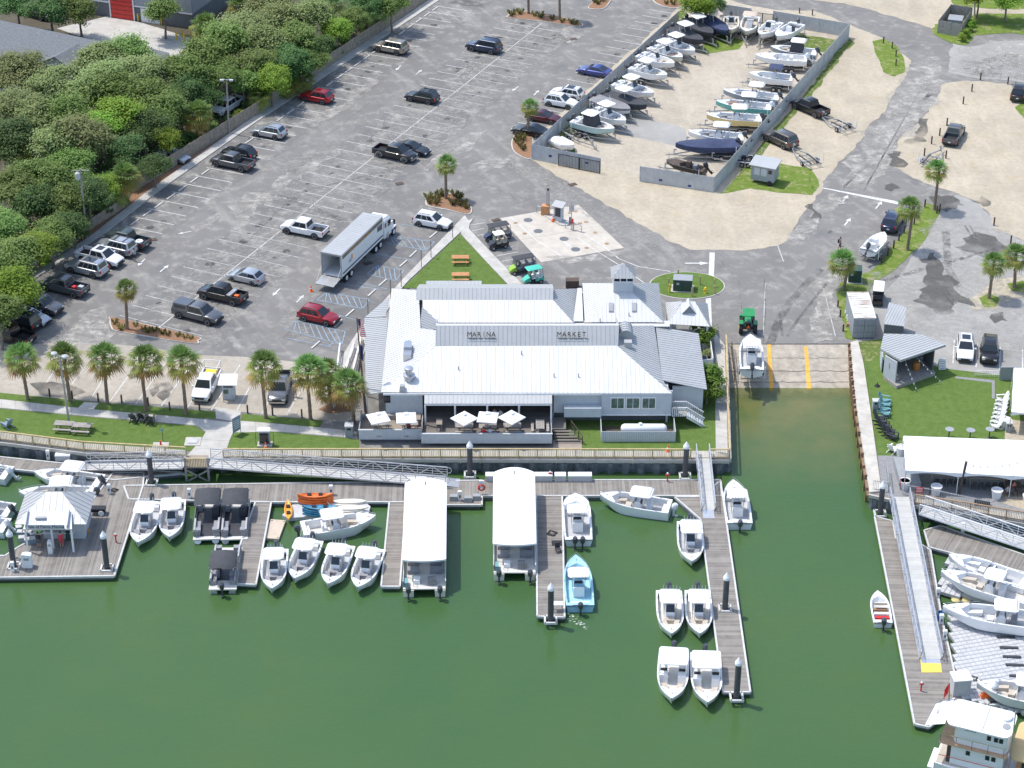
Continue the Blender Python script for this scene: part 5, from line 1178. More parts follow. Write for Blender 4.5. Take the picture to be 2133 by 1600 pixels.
MB().slab([P(1194,669,bz0-.02)-O,P(1215,669,bz0-.02)-O,P(1212,600,bz0-.02)-O,P(1203,600,bz0-.02)-O],.06,(0,0,1)).obj('valley_gutter',M['roof_white'],mk_)
MB().slab([P(868,680,bz0-.25)-O,P(1395,680,bz0-.25)-O,P(1395,668,bz0-.25)-O,P(868,668,bz0-.25)-O],.06,(0,0,1)).obj('valley_gutter',M['roof_white'],mk_)
tz=bz0-.1;q1,q2=P(1218,671,tz),P(1382,671,tz);dp=(q2-q1).length;q3,q4=q2+Vector((0,dp*1.05,0)),q1+Vector((0,dp*1.05,0));ap=(q1+q3)/2+Vector((0,0,2.3))
for a,c,m_ in((q1,q2,'roof_white'),(q2,q3,'roof_grey_and_shaded'),(q3,q4,'roof_grey_and_shaded'),(q4,q1,'roof_white')):  # one white roof; right and back slopes coloured darker as shade
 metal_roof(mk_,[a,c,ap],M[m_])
cz=P(1298,610,ap.z-.5);cx,cy=ap.x,ap.y;r0=1.05
cu=MB().bx(cx-r0-O.x,cx+r0-O.x,cy-r0-O.y,cy+r0-O.y,tz+1.2,ap.z+.75).obj('cupola',M['siding'],mk_)
MB().bx(cx-r0-.08-O.x,cx+r0+.08-O.x,cy-r0-.08-O.y,cy+r0+.08-O.y,ap.z+.75,ap.z+.83).obj('cupola_sill',M['white'],cu)
cl=MB().bx(cx-r0*.95-O.x,cx+r0*.95-O.x,cy-r0*.95-O.y,cy+r0*.95-O.y,ap.z+.83,ap.z+1.35).obj('cupola_lantern',M['glass'],mk_)
for k in range(4):MB().bx(cx-r0+k*r0*2/3-.05-O.x,cx-r0+k*r0*2/3+.05-O.x,cy-r0-O.y-.02,cy-r0+.06-O.y,ap.z+.83,ap.z+1.35).obj('mullion',M['white'],cl)
e=1.32;zc2=ap.z+1.3;cs=[Vector((cx+a*e,cy+b_*e,zc2))for a,b_ in((-1,-1),(1,-1),(1,1),(-1,1))];ca=Vector((cx,cy,zc2+1.25))
for i in range(4):metal_roof(mk_,[cs[i],cs[(i+1)%4],ca],M['roof_grey_and_shaded'],name='cupola_roof',pitch=.4)
for px in(1273,1321):
 pl=plane3(q1,q2,ap);c=[hit(px-5,650,pl),hit(px+5,650,pl),hit(px+5,632,pl),hit(px-5,632,pl)]
 MB().slab([v-O+pl[1]*.12 for v in c],.12,(0,0,1)).obj('skylight_frame',M['siding_mid'],mk_);MB().slab([v.lerp(sum(c,Vector())/4,.18)-O+pl[1]*.135 for v in c],.02,(0,0,1)).obj('skylight',M['roof_dark'],mk_)
for px in(1224,1376):MB().bx(P(px,672,tz).x-.4-O.x,P(px,672,tz).x+.4-O.x,q1 .y-.05-O.y,q1 .y+.1-O.y,tz-.25,tz-.03).obj('gutter_end',M['cushion_tan'],mk_)
def wall(x0,x1,y0,y1,z0,z1,mat='siding',name='wall',parent=None):return MB().bx(x0-O.x,x1-O.x,y0-O.y,y1-O.y,z0,z1).obj(name,M[mat],parent or mk_)
XP0,XP1=P(883,830,2.5).x,P(1151,830,2.5).x
wall(XL+.4,XP0,YW,YW+.2,1.0,ZE-.05);wall(XP1,P(1398,830,2).x,YW,YW+.2,1.3,ZE-.05)
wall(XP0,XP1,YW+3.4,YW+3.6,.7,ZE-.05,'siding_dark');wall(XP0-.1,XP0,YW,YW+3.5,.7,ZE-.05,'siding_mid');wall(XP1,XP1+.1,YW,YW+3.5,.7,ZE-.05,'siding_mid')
wall(XL+.4,XL+.6,YW+.2,YB-.4,0,ZE-.05);wall(XR-.5,XR-.3,YW+.2,YW+14,0,ZE-.1);wall(XL+.6,XR-.5,YB-.6,YB-.4,0,ZE-.1)
wall(q1 .x+.4,q2 .x-.4,q3 .y-.6,q3 .y-.4,0,tz-.05);wall(q2 .x-.6,q2 .x-.4,q1 .y,q3 .y-.6,0,tz-.05)
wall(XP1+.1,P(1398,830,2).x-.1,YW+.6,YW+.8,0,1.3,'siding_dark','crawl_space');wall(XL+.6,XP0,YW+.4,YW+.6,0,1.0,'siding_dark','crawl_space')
MB().bx(XL+.2-O.x,XR-.1-O.x,YF+.02-O.y,YF+.1-O.y,ZE-.28,ZE-.07).obj('fascia',M['white'],mk_)
wall(XL+.9,P(800,832,3).x,YW-.04,YW-.01,2.5,3.6,'glass','window')
bx0,bx1=P(1253,850,2.2).x,P(1398,850,2.2).x
bay=wall(bx0,bx1,YW-.45,YW,1.35,ZE-.12,'siding','window_bay');wall(bx0-.05,bx1+.05,YW-.5,YW,1.25,1.36,'white','bay_sill')
for(a,c)in((1271,1301),(1303,1333),(1336,1366)):
 x0,x1=P(a,838,2.6).x,P(c,838,2.6).x;wf=wall(x0,x1,YW-.52,YW-.455,2.05,3.42,'white','window')
 for s in(0,1):
  xa=x0+.1+s*(x1-x0-.15)/2;wall(xa,xa+(x1-x0)/2-.13,YW-.535,YW-.525,2.15,3.32,'glass_green','pane',wf)
wall(P(1175,850,2).x,bx0-.02,YW-.9,YW-.05,1.3,2.35,'siding','bump_out')
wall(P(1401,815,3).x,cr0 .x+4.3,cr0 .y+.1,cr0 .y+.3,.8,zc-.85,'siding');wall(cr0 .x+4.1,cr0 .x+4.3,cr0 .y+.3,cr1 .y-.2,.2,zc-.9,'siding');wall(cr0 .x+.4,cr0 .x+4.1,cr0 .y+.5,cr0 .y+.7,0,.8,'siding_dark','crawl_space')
stx,sty=P(1399,850,1.3),0;sx0=bx1+.15
MB().bx(sx0-O.x,sx0+1.5-O.x,YW-.6-O.y,YW+1.4-O.y,1.2,1.3).obj('stair_landing',M['wood_grey'],mk_)
for k in range(6):MB().bx(sx0+1.5+k*.28-O.x,sx0+1.85+k*.28-O.x,YW-.6-O.y,YW+.6-O.y,1.08-k*.2,1.14-k*.2).obj('stair_tread',M['siding'],mk_)
for yy in(YW-.6,YW+.6):
 b=MB();b.bar(Vector((sx0,yy,2.25))-O,Vector((sx0+1.5,yy,2.25))-O,.08,.1);b.bar(Vector((sx0+1.5,yy,2.25))-O,Vector((sx0+3.3,yy,1.0))-O,.08,.1);b.bar(Vector((sx0+1.5,yy,1.15))-O,Vector((sx0+3.3,yy,-.02))-O,.06,.28)
 for k in range(16):
  x=sx0+k*.21;zt=2.2 if x<sx0+1.5 else 2.2-(x-sx0-1.5)*.69;b.bx(x-.03-O.x,x+.03-O.x,yy-.03-O.y,yy+.03-O.y,zt-1.0,zt)
 b.obj('stair_railing',M['white'],mk_)
lp=[P(762,821,3.05),P(797,817,3.3),P(808,662,3.3),P(759,662,3.05)]
metal_roof(mk_,lp,M['roof_grey_and_shaded'],name='porch_roof',pitch=.42)
metal_roof(mk_,[P(760,661,3.0),P(804,661,3.25),P(810,622,3.25),P(806,624,3.1)],M['roof_grey_and_shaded'],name='porch_roof',pitch=.42)
for py in(815,775,735,700,668):MB().bx(P(764,py,3).x-.07-O.x,P(764,py,3).x+.07-O.x,P(764,py,3).y-.07-O.y,P(764,py,3).y+.07-O.y,0,3.0).obj('porch_post',M['white'],mk_)
for(xa,ya,xb_,yb_)in((737,715,697,830),(708,715,694,835),(752,700,720,830)):
 a,c=P(xa,ya,.95),P(xb_,yb_,.95);b=MB();b.bar(a-O,c-O,.14,.08)
 for k in range(5):p=a.lerp(c,k/4)-O;b.bx(p.x-.06,p.x+.06,p.y-.06,p.y+.06,0,.95)
 b.bar(a-O-Vector((0,0,.45)),c-O-Vector((0,0,.45)),.05,.12);b.obj('ramp_railing',M['white'],mk_)
MB().slab([P(742,705,.3)-O,P(757,705,.3)-O,P(735,830,.4)-O,P(703,830,.4)-O],.3,(0,0,1)).obj('access_ramp',M['wood_grey'],mk_)
b=MB()
for k in range(3):b.bar(P(692,838,.5+.3*k)-O,P(745,836,.5+.3*k)-O,.06,.14)
b.obj('ramp_railing',M['siding'],mk_)
metal_roof(mk_,[P(888,600,2.9),P(1003,600,2.9),P(1003,585,3.1),P(888,585,3.1)],M['roof_grey_and_shaded'],name='awning',pitch=.4)
MB().bx(P(890,603,0).x-O.x,P(1000,603,0).x-O.x,P(890,590,2.8).y-O.y,P(890,588,2.8).y-O.y,0,2.8).obj('awning_wall',M['siding'],mk_)
def roof_at(px,py,pl):return hit(px,py,pl)-O
plF=plane3(hl,hr,tl_)
p=roof_at(852,788,plF);b=MB();b.lathe([(.5,-.2),(.5,.25),(.62,.28),(.62,.45),(.35,.5),(.32,.95),(.46,.98),(.46,1.25),(.30,1.3)],16,p.x,p.y);b.v=[(x,y,z+p.z)for x,y,z in b.v];b.obj('exhaust_fan',M['steel'],mk_,smooth=30)
p=roof_at(849,742,plL)
b=MB();b.bx(p.x-.42,p.x+.42,p.y-.9,p.y+.2,p.z-.3,p.z+.7);b.bx(p.x-.4,p.x+.4,p.y+.2,p.y+1.4,p.z+.2,p.z+.95);b.bx(p.x-.3,p.x+.3,p.y+1.4,p.y+1.9,p.z+.1,p.z+.8);b.obj('roof_duct',M['steel'],mk_)
p=roof_at(838,812,plF);MB().box(p.x,p.y,p.z+.25,.6,.6,.6,tx=.8,ty=.8).obj('roof_vent',M['galv'],mk_)
p=hit(1303,704,plR)-O
rg=[[(p.x-.75+.0,p.y+t*1.9-.4,p.z+.1)]+[(p.x-.75*math.cos(a*math.pi/8),p.y+t*1.9-.4,p.z+.35+.75*math.sin(a*math.pi/8))for a in range(9)]+[(p.x+.75,p.y+t*1.9-.4,p.z-.3)]for t in(0,.25,.5,.75,1)]
MB().loft(rg).obj('barrel_vent',M['roof_grey_and_shaded'],mk_,smooth=40)
for k in range(5):
 MB().tube([(p.x-.78*math.cos(a*math.pi/8),p.y+k*.47-.4,p.z+.36+.78*math.sin(a*math.pi/8))for a in range(9)],.035,5).obj('barrel_rib',M['siding'],mk_)
p=hit(1308,722,plR)-O;b=MB();b.box(p.x,p.y,p.z+.3,.8,.7,.7);b.obj('roof_vent',M['roof_grey_and_shaded'],mk_)
for(x,y)in((955,770),(1086,738),(1154,785),(1205,785),(1250,670),(1310,658)):
 p=roof_at(x,y,plF if y>700 else plane3(q1,q2,ap));MB().tube([(p.x,p.y,p.z-.1),(p.x,p.y,p.z+.4)],.06,8).obj('vent_pipe',M['galv'],mk_)
pz=.78
pa=thing('patio_deck','raised timber patio deck with grey boarded parapet in front of the market','deck',P(950,925));PO=pa.location
xa,xm,xb_=P(746,905,1.5).x,P(877,905,1.5).x,P(1150,905,1.5).x;yf=P(1000,905,1.5).y;yf2=yf+.75
MB().bx(xm-PO.x,xb_-PO.x,yf+.1-PO.y,YW+3.4-PO.y,pz-.12,pz).obj('deck_floor',M['deck_wood'],pa);MB().bx(xa-PO.x,xm-.02-PO.x,yf2+.1-PO.y,YW-.05-PO.y,pz-.12,pz).obj('deck_floor',M['deck_warm'],pa)
MB().bx(xb_+.02-PO.x,P(1178,860,1).x-PO.x,yf+2.2-PO.y,YW-.05-PO.y,pz-.1,pz).obj('deck_floor',M['deck_wood'],pa)
def parapet(x0,x1,y,z0,z1,nb):
 pn=MB().bx(x0-PO.x,x1-PO.x,y-PO.y+.03,y+.09-PO.y,z0,z1).obj('parapet',M['siding'],pa)
 for k in range(nb):
  a=x0+(x1-x0)*k/nb;MB().bx(a+.012-PO.x,a+(x1-x0)/nb-.012-PO.x,y-PO.y,y+.028-PO.y,z0,z1-.02).obj('board',M['siding'],pn)
 MB().bx(x0-.05-PO.x,x1+.05-PO.x,y-.06-PO.y,y+.16-PO.y,z1,z1+.06).obj('cap_rail',M['siding'],pa)
parapet(xm,xb_,yf,.42,1.52,38);parapet(xa,xm-.05,yf2,.42,1.52,18)
MB().bx(xa+.1-PO.x,xb_-.1-PO.x,yf2+.3-PO.y,yf2+.4-PO.y,0,pz-.13).obj('deck_skirt',M['siding_dark'],pa)
MB().bx(xa-PO.x,xa+.1-PO.x,yf2+.1-PO.y,YW-PO.y,.42,1.6).obj('side_parapet',M['siding_mid'],pa);MB().bx(xm-.02-PO.x,xm+.08-PO.x,yf+.1-PO.y,YW-1-PO.y,pz,1.6).obj('side_parapet',M['wood_grey'],pa);MB().bx(xb_-.1-PO.x,xb_-PO.x,yf+.1-PO.y,yf+2.2-PO.y,.5,1.55).obj('side_parapet',M['siding_mid'],pa)
MB().bx(xa+.1-PO.x,xm-.3-PO.x,YW-.55-PO.y,YW-.15-PO.y,pz,pz+.5).obj('wall_bench',M['wood_grey'],pa)
metal_roof(pa,[P(884,841,3.35),P(1150,841,3.35),P(1150,817,ZE-.1),P(884,817,ZE-.1)],M['roof_grey_and_shaded'],name='porch_roof',pitch=.42)
ye=P(1000,841,3.35).y
MB().bx(P(884,841,3.35).x-PO.x,P(1150,841,3.35).x-PO.x,ye+.02-PO.y,ye+.12-PO.y,3.1,3.28).obj('porch_beam',M['white'],pa)
for px in(886,948,1015,1081,1148):MB().bx(P(px,850,2.5).x-.09-PO.x,P(px,850,2.5).x+.09-PO.x,ye-PO.y,ye+.16-PO.y,pz,3.1).obj('porch_post',M['white'],pa)
s0,s1=P(1152,880,.5).x,P(1205,880,.5).x
for k in range(5):MB().bx(s0-PO.x+k*.04,s1-PO.x-.6+k*.22,yf+1.9-k*.34-PO.y,yf+2.2-k*.34-PO.y,pz-.2-k*.14,pz-.14-k*.14).obj('step',M['deck_wood'],pa)
b=MB();a,c=Vector((s1-.8,yf+2.2,pz+.95))-PO,Vector((s1+.3,yf+.5,1.0))-PO;b.bar(a,c,.07,.08);b.bar(a-Vector((0,0,.45)),c-Vector((0,0,.45)),.04,.05)
for k in range(4):p=a.lerp(c,k/3);b.bx(p.x-.05,p.x+.05,p.y-.05,p.y+.05,p.z-.98,p.z)
b.obj('handrail',M['wood_dark'],pa)
b=MB();b.prism([P(1152,918)-PO,P(1212,918)-PO,P(1212,941)-PO,P(1152,941)-PO],.03,.06);b.obj('landing',M['deck_warm'],pa)
def parasol(px,py,rz,label):
 p=P(px,py,pz+2.25);r=thing('parasol',label,'parasol',(p.x,p.y,pz),rz,'white patio parasols');w_=1.0
 b=MB();rg=[]
 for f,z in((1.0,2.05),(1.0,2.13),(.55,2.38),(.12,2.6)):rg.append([(x*w_*f,y*w_*f,z)for x,y in((-1,-1),(0,-1.0),(1,-1),(1,0),(1,1),(0,1),(-1,1),(-1,0))])
 MB().loft(rg).obj('canopy',M['canvas_white'],r);MB().loft([[(x*.22,y*.22,z)for x,y in((-1,-1),(1,-1),(1,1),(-1,1))]for z in(2.6,2.66)]).obj('vent_cap',M['canvas_white'],r)
 MB().tube([(0,0,.03),(0,0,2.66)],.035,8).obj('pole',M['wood_grey'],r);MB().lathe([(.3,.005),(.3,.08),(.06,.12)],12).obj('base',M['galv'],r)
 return p
def picnic(p,rz,label,mat,z=0.0,group='picnic tables',name='picnic_table',ln=1.8):
 r=thing(name,label,'table',(p.x,p.y,z),rz,group)
 for k in range(4):MB().box(0,-.33+k*.22,.75,ln,.2,.05).obj('table_board',M[mat],r)
 for s in(-1,1):
  MB().box(0,s*.78,.45,ln,.28,.05).obj('bench',M[mat],r)
  b=MB();b.bar((s*ln*.36,-.75,.04),(s*ln*.36,-.2,.74),.06,.09);b.bar((s*ln*.36,.75,.04),(s*ln*.36,.2,.74),.06,.09);b.bar((s*ln*.36,-.8,.40),(s*ln*.36,.8,.40),.06,.09);b.obj('leg_frame',M[mat],r)
 return r
for(x,y,rz_,lb)in((788,868,.35,'white square parasol at the left end of the patio'),(846,868,.08,'white square parasol second from the left on the patio'),(967,869,.78,'white parasol turned diamond-wise on the main patio, left'),(1016,867,-.12,'white parasol over the seated couple in the middle of the patio'),(1066,867,.8,'white parasol turned diamond-wise on the main patio, right')):
 parasol(x,y,rz_,lb)
for(x,y,lb)in((792,886,'grey picnic table under the leftmost parasol'),(852,886,'picnic table under the second parasol from the left'),(967,890,'weathered table under the left diamond parasol'),(1016,892,'table of the seated couple on the patio'),(1067,890,'weathered table under the right diamond parasol')):
 picnic(P(x,y,pz+.5),0,lb,'wood_grey',pz,'patio tables')
picnic(P(1125,886,pz+.6),1.5708,'long picnic table set crosswise at the right end of the patio','deck_warm' if False else 'wood_grey',pz,'patio tables')
for(x,y,lb)in((915,880,'small timber side table near the patio divider'),(870,870,'narrow timber counter by the patio divider')):
 p=P(x,y,pz+.7);r=thing('side_table',lb,'table',(p.x,p.y,pz));MB().box(0,0,.78,.6,1.1,.05).obj('table_top',M['deck_warm'],r)
 for s in(-1,1):
  for t in(-1,1):MB().box(s*.25,t*.5,.38,.06,.06,.75).obj('leg',M['wood_grey'],r)
ge=thing('gas_enclosure','low grey vertical board fence around the white gas tank','fence',P(1330,915));GO=ge.location
fy,fx0,fx1,by_=P(1330,921).y,P(1252,921).x,P(1407,921).x,P(1330,886).y-.3
for k in range(34):
 a=fx0+(fx1-fx0)*k/34;MB().bx(a+.01-GO.x,a+(fx1-fx0)/34-.01-GO.x,fy-GO.y,fy+.05-GO.y,.02,1.25).obj('board',M['siding'],ge)
for x in(fx0,fx1-.06):MB().bx(x-GO.x,x+.06-GO.x,fy+.06-GO.y,by_-GO.y,.02,1.25).obj('side_panel',M['siding'],ge)
MB().prism([(fx0+.1-GO.x,fy+.1-GO.y),(fx1-.1-GO.x,fy+.1-GO.y),(fx1-.1-GO.x,by_-GO.y),(fx0+.1-GO.x,by_-GO.y)],.03,.05).obj('gravel_bed',M['soil'],ge)
p=P(1341,893,.7);t=thing('gas_tank','long white horizontal gas tank inside the grey board fence','tank',(p.x,p.y,0))
b=MB();rg=[]
for x,q in((-2.35,.1),(-2.25,.35),(-2.0,.5),(2.0,.5),(2.25,.35),(2.35,.1)):rg.append([(x,q*math.cos(6.2832*k/14),.72+q*math.sin(6.2832*k/14))for k in range(14)])
b.loft(rg).obj('tank_shell',M['white'],t,smooth=40);MB().lathe([(.2,1.2),(.2,1.34),(.08,1.4)],10,-.35,0).obj('valve_dome',M['white'],t)
for s in(-1,1):MB().box(s*1.4,0,.15,.25,.8,.3).obj('saddle',M['concrete'],t)
ga=thing('gazebo','small open shelter with a white hip roof beside the market tower','shelter',P(1432,690));go=ga.location;gz=3.0
g1,g2=P(1392,675,gz),P(1480,684,gz);g2 .y=g1 .y-.5;g3,g4=P(1474,632,gz),P(1386,630,gz);gc=(g1+g2+g3+g4)/4;ra,rb=gc+Vector((-.7,.1,1.5)),gc+Vector((.7,.1,1.5))
for pts,m_ in(([g1,g2,rb,ra],'roof_white'),([g2,g3,rb],'roof_grey_and_shaded'),([g3,g4,ra,rb],'roof_grey_and_shaded'),([g4,g1,ra],'roof_white')):metal_roof(ga,pts,M[m_],pitch=.42)  # white roof too, shade of right and back slopes put into the colour
gm=(ra+rb)/2;f1,f2,f3=gm+Vector((-.75,-1.3,-.75)),gm+Vector((.75,-1.3,-.75)),gm+Vector((0,-1.3,.15))
MB().slab([f1-go,f2-go,f3-go],.05).obj('gable_vent',M['siding_mid'],ga)
for a in(f1,f2):MB().slab([a-go+Vector((0,-.1,0)),f3-go+Vector((0,-.1,.02)),gm+Vector((0,.5,.15))-go,Vector((a.x,gm.y+.2,a.z))-go],.05).obj('gablet_roof',M['roof_white'],ga)
for a in(g1,g2,g3,g4):q=a.lerp(gc,.12);MB().bx(q.x-.1-go.x,q.x+.1-go.x,q.y-.1-go.y,q.y+.1-go.y,0,gz).obj('post',M['white'],ga)
r=thing('screen_wall','low white screen around the air conditioners beside the market','screen',P(1470,775));ro=r.location
for q in((1462,728,1478,728),(1478,728,1484,770),(1455,775,1484,772)):
 a,c=P(q[0],q[1]),P(q[2],q[3]);MB().bar(Vector((a.x,a.y,.75))-ro,Vector((c.x,c.y,.75))-ro,.08,1.4).obj('screen_panel',M['white'],r)
for(x,y,lb)in((1451,738,'round topped air conditioner nearest the market wall'),(1465,745,'round topped air conditioner behind the white screen')):
 p=P(x,y,1.0);r=thing('air_conditioner',lb,'air conditioner',(p.x,p.y,0));MB().box(0,0,.5,.9,.9,1.0).obj('casing',M['float_grey'],r);MB().lathe([(.38,1.0),(.38,1.05)],16).obj('fan_grille',M['black'],r)
p=P(762,862);r=thing('flagpole','tall brown wooden flagpole with an American flag left of the market','flagpole',p);tp=P(748,612,11.5)-p
zt=11.2;tp=P(750,606,zt)
b_=thing
MB().tube([(0,0,0),((tp.x-p.x)*.5,(tp.y-p.y)*.02,zt*.5),((tp.x-p.x),(tp.y-p.y)*.04,zt)],.16,10,.05).obj('pole',mk('pole_wood',(.16,.10,.08),.8,var=.3),r,smooth=40)
fl=MB();n=13;fw,fh=1.5,1.9
def flagpt(u,v):return Vector(((tp.x-p.x)*.98+.05+u*.75+.12*math.sin(u*5+v*2),(tp.y-p.y)*.04+.25*math.sin(u*6+v*1.5),zt-.15-v*1.6-u*.55))
for k in range(13):
 MB().loft([[flagpt(i/6,k/13)for i in range(7)],[flagpt(i/6,(k+1)/13)for i in range(7)]],closed=False).obj('flag_stripe',M['red']if k%2==0 else M['canvas_white'],r)
MB().loft([[flagpt(i/6*.42,0)+Vector((0,-.03,0))for i in range(4)],[flagpt(i/6*.42,7/13)+Vector((0,-.03,0))for i in range(4)]],closed=False).obj('flag_canton',M['navy'],r)
zt2=zt-2.6
MB().loft([[Vector(((tp.x-p.x)*.75+.15+i*.09,-.25+.1*math.sin(i*1.9),zt2-.2-j*.85-i*.1))for i in range(4)]for j in range(3)],closed=False).obj('small_flag',M['navy'],r)
def boardwalk(name,outer,inner,label,railmat,gaps=(),pitch=1.9,z=.10,rail=True,walk=True):
 r=thing(name,label,'boardwalk',P(*outer[0]));o=r.location
 for(a,c),(e,f)in zip(zip(outer,outer[1:]),zip(inner,inner[1:])):
  A_,C_,E_,F_=P(*a),P(*c),P(*e),P(*f);hd=ang(A_,C_);Rm=Matrix.Rotation(-hd,3,'Z')
  if walk:
   b=MB();b.prism([tuple((Rm@(q-A_))[:2])for q in(A_,C_,F_,E_)],.05,z);b.obj('walk_boards',M['boardwalk'],r,loc=A_-o,rz=hd)
  if not rail:continue
  d=C_-A_;ln=d.length;n=max(1,round(ln/pitch));u=d.normalized();nn=Vector((u.y,-u.x,0))*.08
  for k in range(n+1):
   p=A_+d*k/n+nn-o
   MB().box(p.x,p.y,.25,.12,.12,1.75,hd).obj('rail_post',M[railmat],r)
  for k in range(n):
   p0,p1=A_+d*k/n+nn-o,A_+d*(k+1)/n+nn-o
   if any(abs(((A_+d*(k+.5)/n).x)-g)<1.1 for g in gaps):continue
   MB().bar(p0+Vector((0,0,1.14)),p1+Vector((0,0,1.14)),.16,.07).obj('top_rail',M[railmat],r)
   b=MB();b.bar(p0+Vector((0,0,.22)),p1+Vector((0,0,.22)),.05,.08)
   m=11
   for j in range(1,m):q=p0 .lerp(p1,j/m);b.box(q.x,q.y,.66,.035,.035,.84,hd)
   b.obj('baluster_panel',M[railmat],r)
 return r
boardwalk('boardwalk',[(-140,901),(0,917),(176,939),(388,951)],[(-140,886),(0,902),(176,925),(388,939)],'boardwalk with yellow-brown railing left of the gangway landing','rail_wood')
boardwalk('boardwalk',[(466,954),(1000,954),(1518,955)],[(466,939),(1000,940),(1490,941)],'boardwalk with yellow-brown railing along the market front','rail_wood',gaps=(P(1463,955).x,))
boardwalk('side_railing',[(1517,955),(1513,850),(1510,716)],[(1492,942),(1491,850),(1490,716)],'brown wooden railing along the left side of the ramp basin','rail_wood',walk=False)
boardwalk('boardwalk',[(1905,1050),(2020,1068),(2133,1087),(2400,1131)],[(1912,1038),(2020,1056),(2133,1074),(2400,1116)],'boardwalk with brown railing in front of the tent patio','rail_brown')
dk=[0]
def dock(px,label,axis_px,name='floating_dock',mat='dock',kerb=True,zt=None,th=.42,edge='dock_edge',group=None):
 """deck polygon in pixels; boards run across axis_px direction"""
 dk[0]+=1;zt=DZ+.005*dk[0]if zt is None else zt
 pts=[P(x,y,zt)for x,y in px];o=pts[0];hd=ang(P(*axis_px[0],zt),P(*axis_px[1],zt));Rm=Matrix.Rotation(-hd,3,'Z')
 r=thing(name,label,'dock',(o.x,o.y,zt),hd,group)
 loc=[(Rm@(p-o))for p in pts]
 MB().prism([tuple(p[:2])for p in loc],-.10,0).obj('deck',M[mat],r)
 cen=sum(loc,Vector())/len(loc)
 ins=[p+(cen-p).normalized()*.25 for p in loc]
 MB().prism([tuple(p[:2])for p in ins],-.75,-.10).obj('float',M['siding_dark'],r)
 if kerb:
  n=len(loc)
  for i in range(n):
   a,c=loc[i],loc[(i+1)%n]
   if(c-a).length<.8:continue
   MB().bar(a+Vector((0,0,-.05)),c+Vector((0,0,-.05)),.16,.22).obj('edge_beam',M[edge],r)
 return r
dock([(258,1012),(1060,1000),(1500,1000),(1504,1033),(1140,1033),(1004,1033),(1004,1052),(900,1052),(900,1046),(560,1046),(268,1040)],'long main floating dock parallel to the seawall',((275,1012),(1500,1003)))
dock([(236,984),(300,984),(298,1012),(238,1200),(-160,1205),(-160,1155),(10,1158),(38,1140),(180,1060)],'wide fuel dock that carries the hip roofed hut',((-100,1180),(230,1180)))
dock([(-160,935),(0,952),(225,975),(385,985),(240,1000),(0,975),(-160,960)],'narrow floating dock along the seawall at the left',((0,960),(225,985)))
dock([(532,1046),(565,1046),(533,1218),(478,1216),(502,1130)],'finger dock beside the black pontoon boats',((548,1046),(508,1218)))
dock([(811,1046),(846,1046),(833,1222),(794,1222)],'narrow finger dock left of the first tour boat',((828,1046),(814,1220)))
dock([(1117,1033),(1171,1033),(1176,1286),(1119,1284)],'finger dock between the second tour boat and the twin engine boat',((1144,1033),(1148,1284)))
dock([(1405,1035),(1458,1035),(1501,1002),(1563,1442),(1506,1442),(1459,1082)],'long finger dock reaching furthest into the channel',((1480,1033),(1535,1440)))
dock([(1822,1076),(1860,1086),(1866,1122),(1922,1136),(1938,1146),(1962,1289),(1990,1410),(2010,1465),(1985,1478),(1935,1515),(1905,1508)],'long floating dock under the straight gangway at the right',((1845,1085),(1915,1500)))
dock([(1925,1105),(1960,1095),(2200,1180),(2180,1205),(1935,1140)],'floating dock below the slanting gangway at the right',((1930,1120),(2180,1190)))
def cube_floats(px,label,step=.5):
 pts=[P(x,y,DZ+.1)for x,y in px];o=pts[0];r=thing('float_platform',label,'dock',(o.x,o.y,DZ),0,'grey drive-on floats')
 hd=ang(pts[0],pts[1]);r.rotation_euler=(0,0,hd);Rm=Matrix.Rotation(-hd,3,'Z');pl=[Rm@(p-o)for p in pts]
 xs=[p.x for p in pl];ys=[p.y for p in pl]
 def inside(x,y):
  c=False;n=len(pl)
  for i in range(n):
   a,b2=pl[i],pl[i-1]
   if(a.y>y)!=(b2 .y>y)and x<(b2 .x-a.x)*(y-a.y)/(b2 .y-a.y)+a.x:c=not c
  return c
 b=MB();y=min(ys)+step/2
 while y<max(ys):
  x=min(xs)+step/2
  while x<max(xs):
   if inside(x,y):b.add(*cube_shape(x,y,step))
   x+=step
  y+=step
 o2=b.obj('float_cubes',M['float_grey'],r,recalc=False);o2['kind']='stuff'
 return r
def cube_shape(x,y,s):
 h=s/2-.012;t=s/2-.07;z0,z1,z2=-.3,.04,.09
 vs=[(x+a*h,y+b_*h,z0)for a,b_ in((-1,-1),(1,-1),(1,1),(-1,1))]+[(x+a*h,y+b_*h,z1)for a,b_ in((-1,-1),(1,-1),(1,1),(-1,1))]+[(x+a*t,y+b_*t,z2)for a,b_ in((-1,-1),(1,-1),(1,1),(-1,1))]
 fs=[(8,9,10,11)]
 for i in range(4):j=(i+1)%4;fs+=[(i,j,j+4,i+4),(i+4,j+4,j+8,i+8)]
 return vs,fs
cube_floats([(1980,1152),(2200,1215),(2200,1290),(2080,1255),(1962,1232),(1958,1215)],'grey interlocking floats under the two upper boats at the right')
cube_floats([(1975,1262),(2000,1258),(2250,1300),(2250,1490),(2120,1480),(2010,1455),(1990,1385)],'large grey interlocking float platform with black gaps at the right')
for k,(x,y)in enumerate(((2095,1326),(2102,1348),(2108,1367),(2114,1384),(2122,1407))):
 p=P(x,y,DZ+.2);tag(MB().box(0,0,.05,1.6,.28,.1).obj('roller_mat',M['charcoal'],None,loc=(p.x,p.y,DZ+.1),rz=-.05),'dark roller strip on the grey floats, %s from the top'%nth(k),'roller','roller strips on the floats')
sheet_=None
p=P(572,1102,WZ+.3);r=thing('swim_float','beige floating mat with corner knobs beside the pontoon finger','float',(p.x,p.y,WZ+.05),-.12)
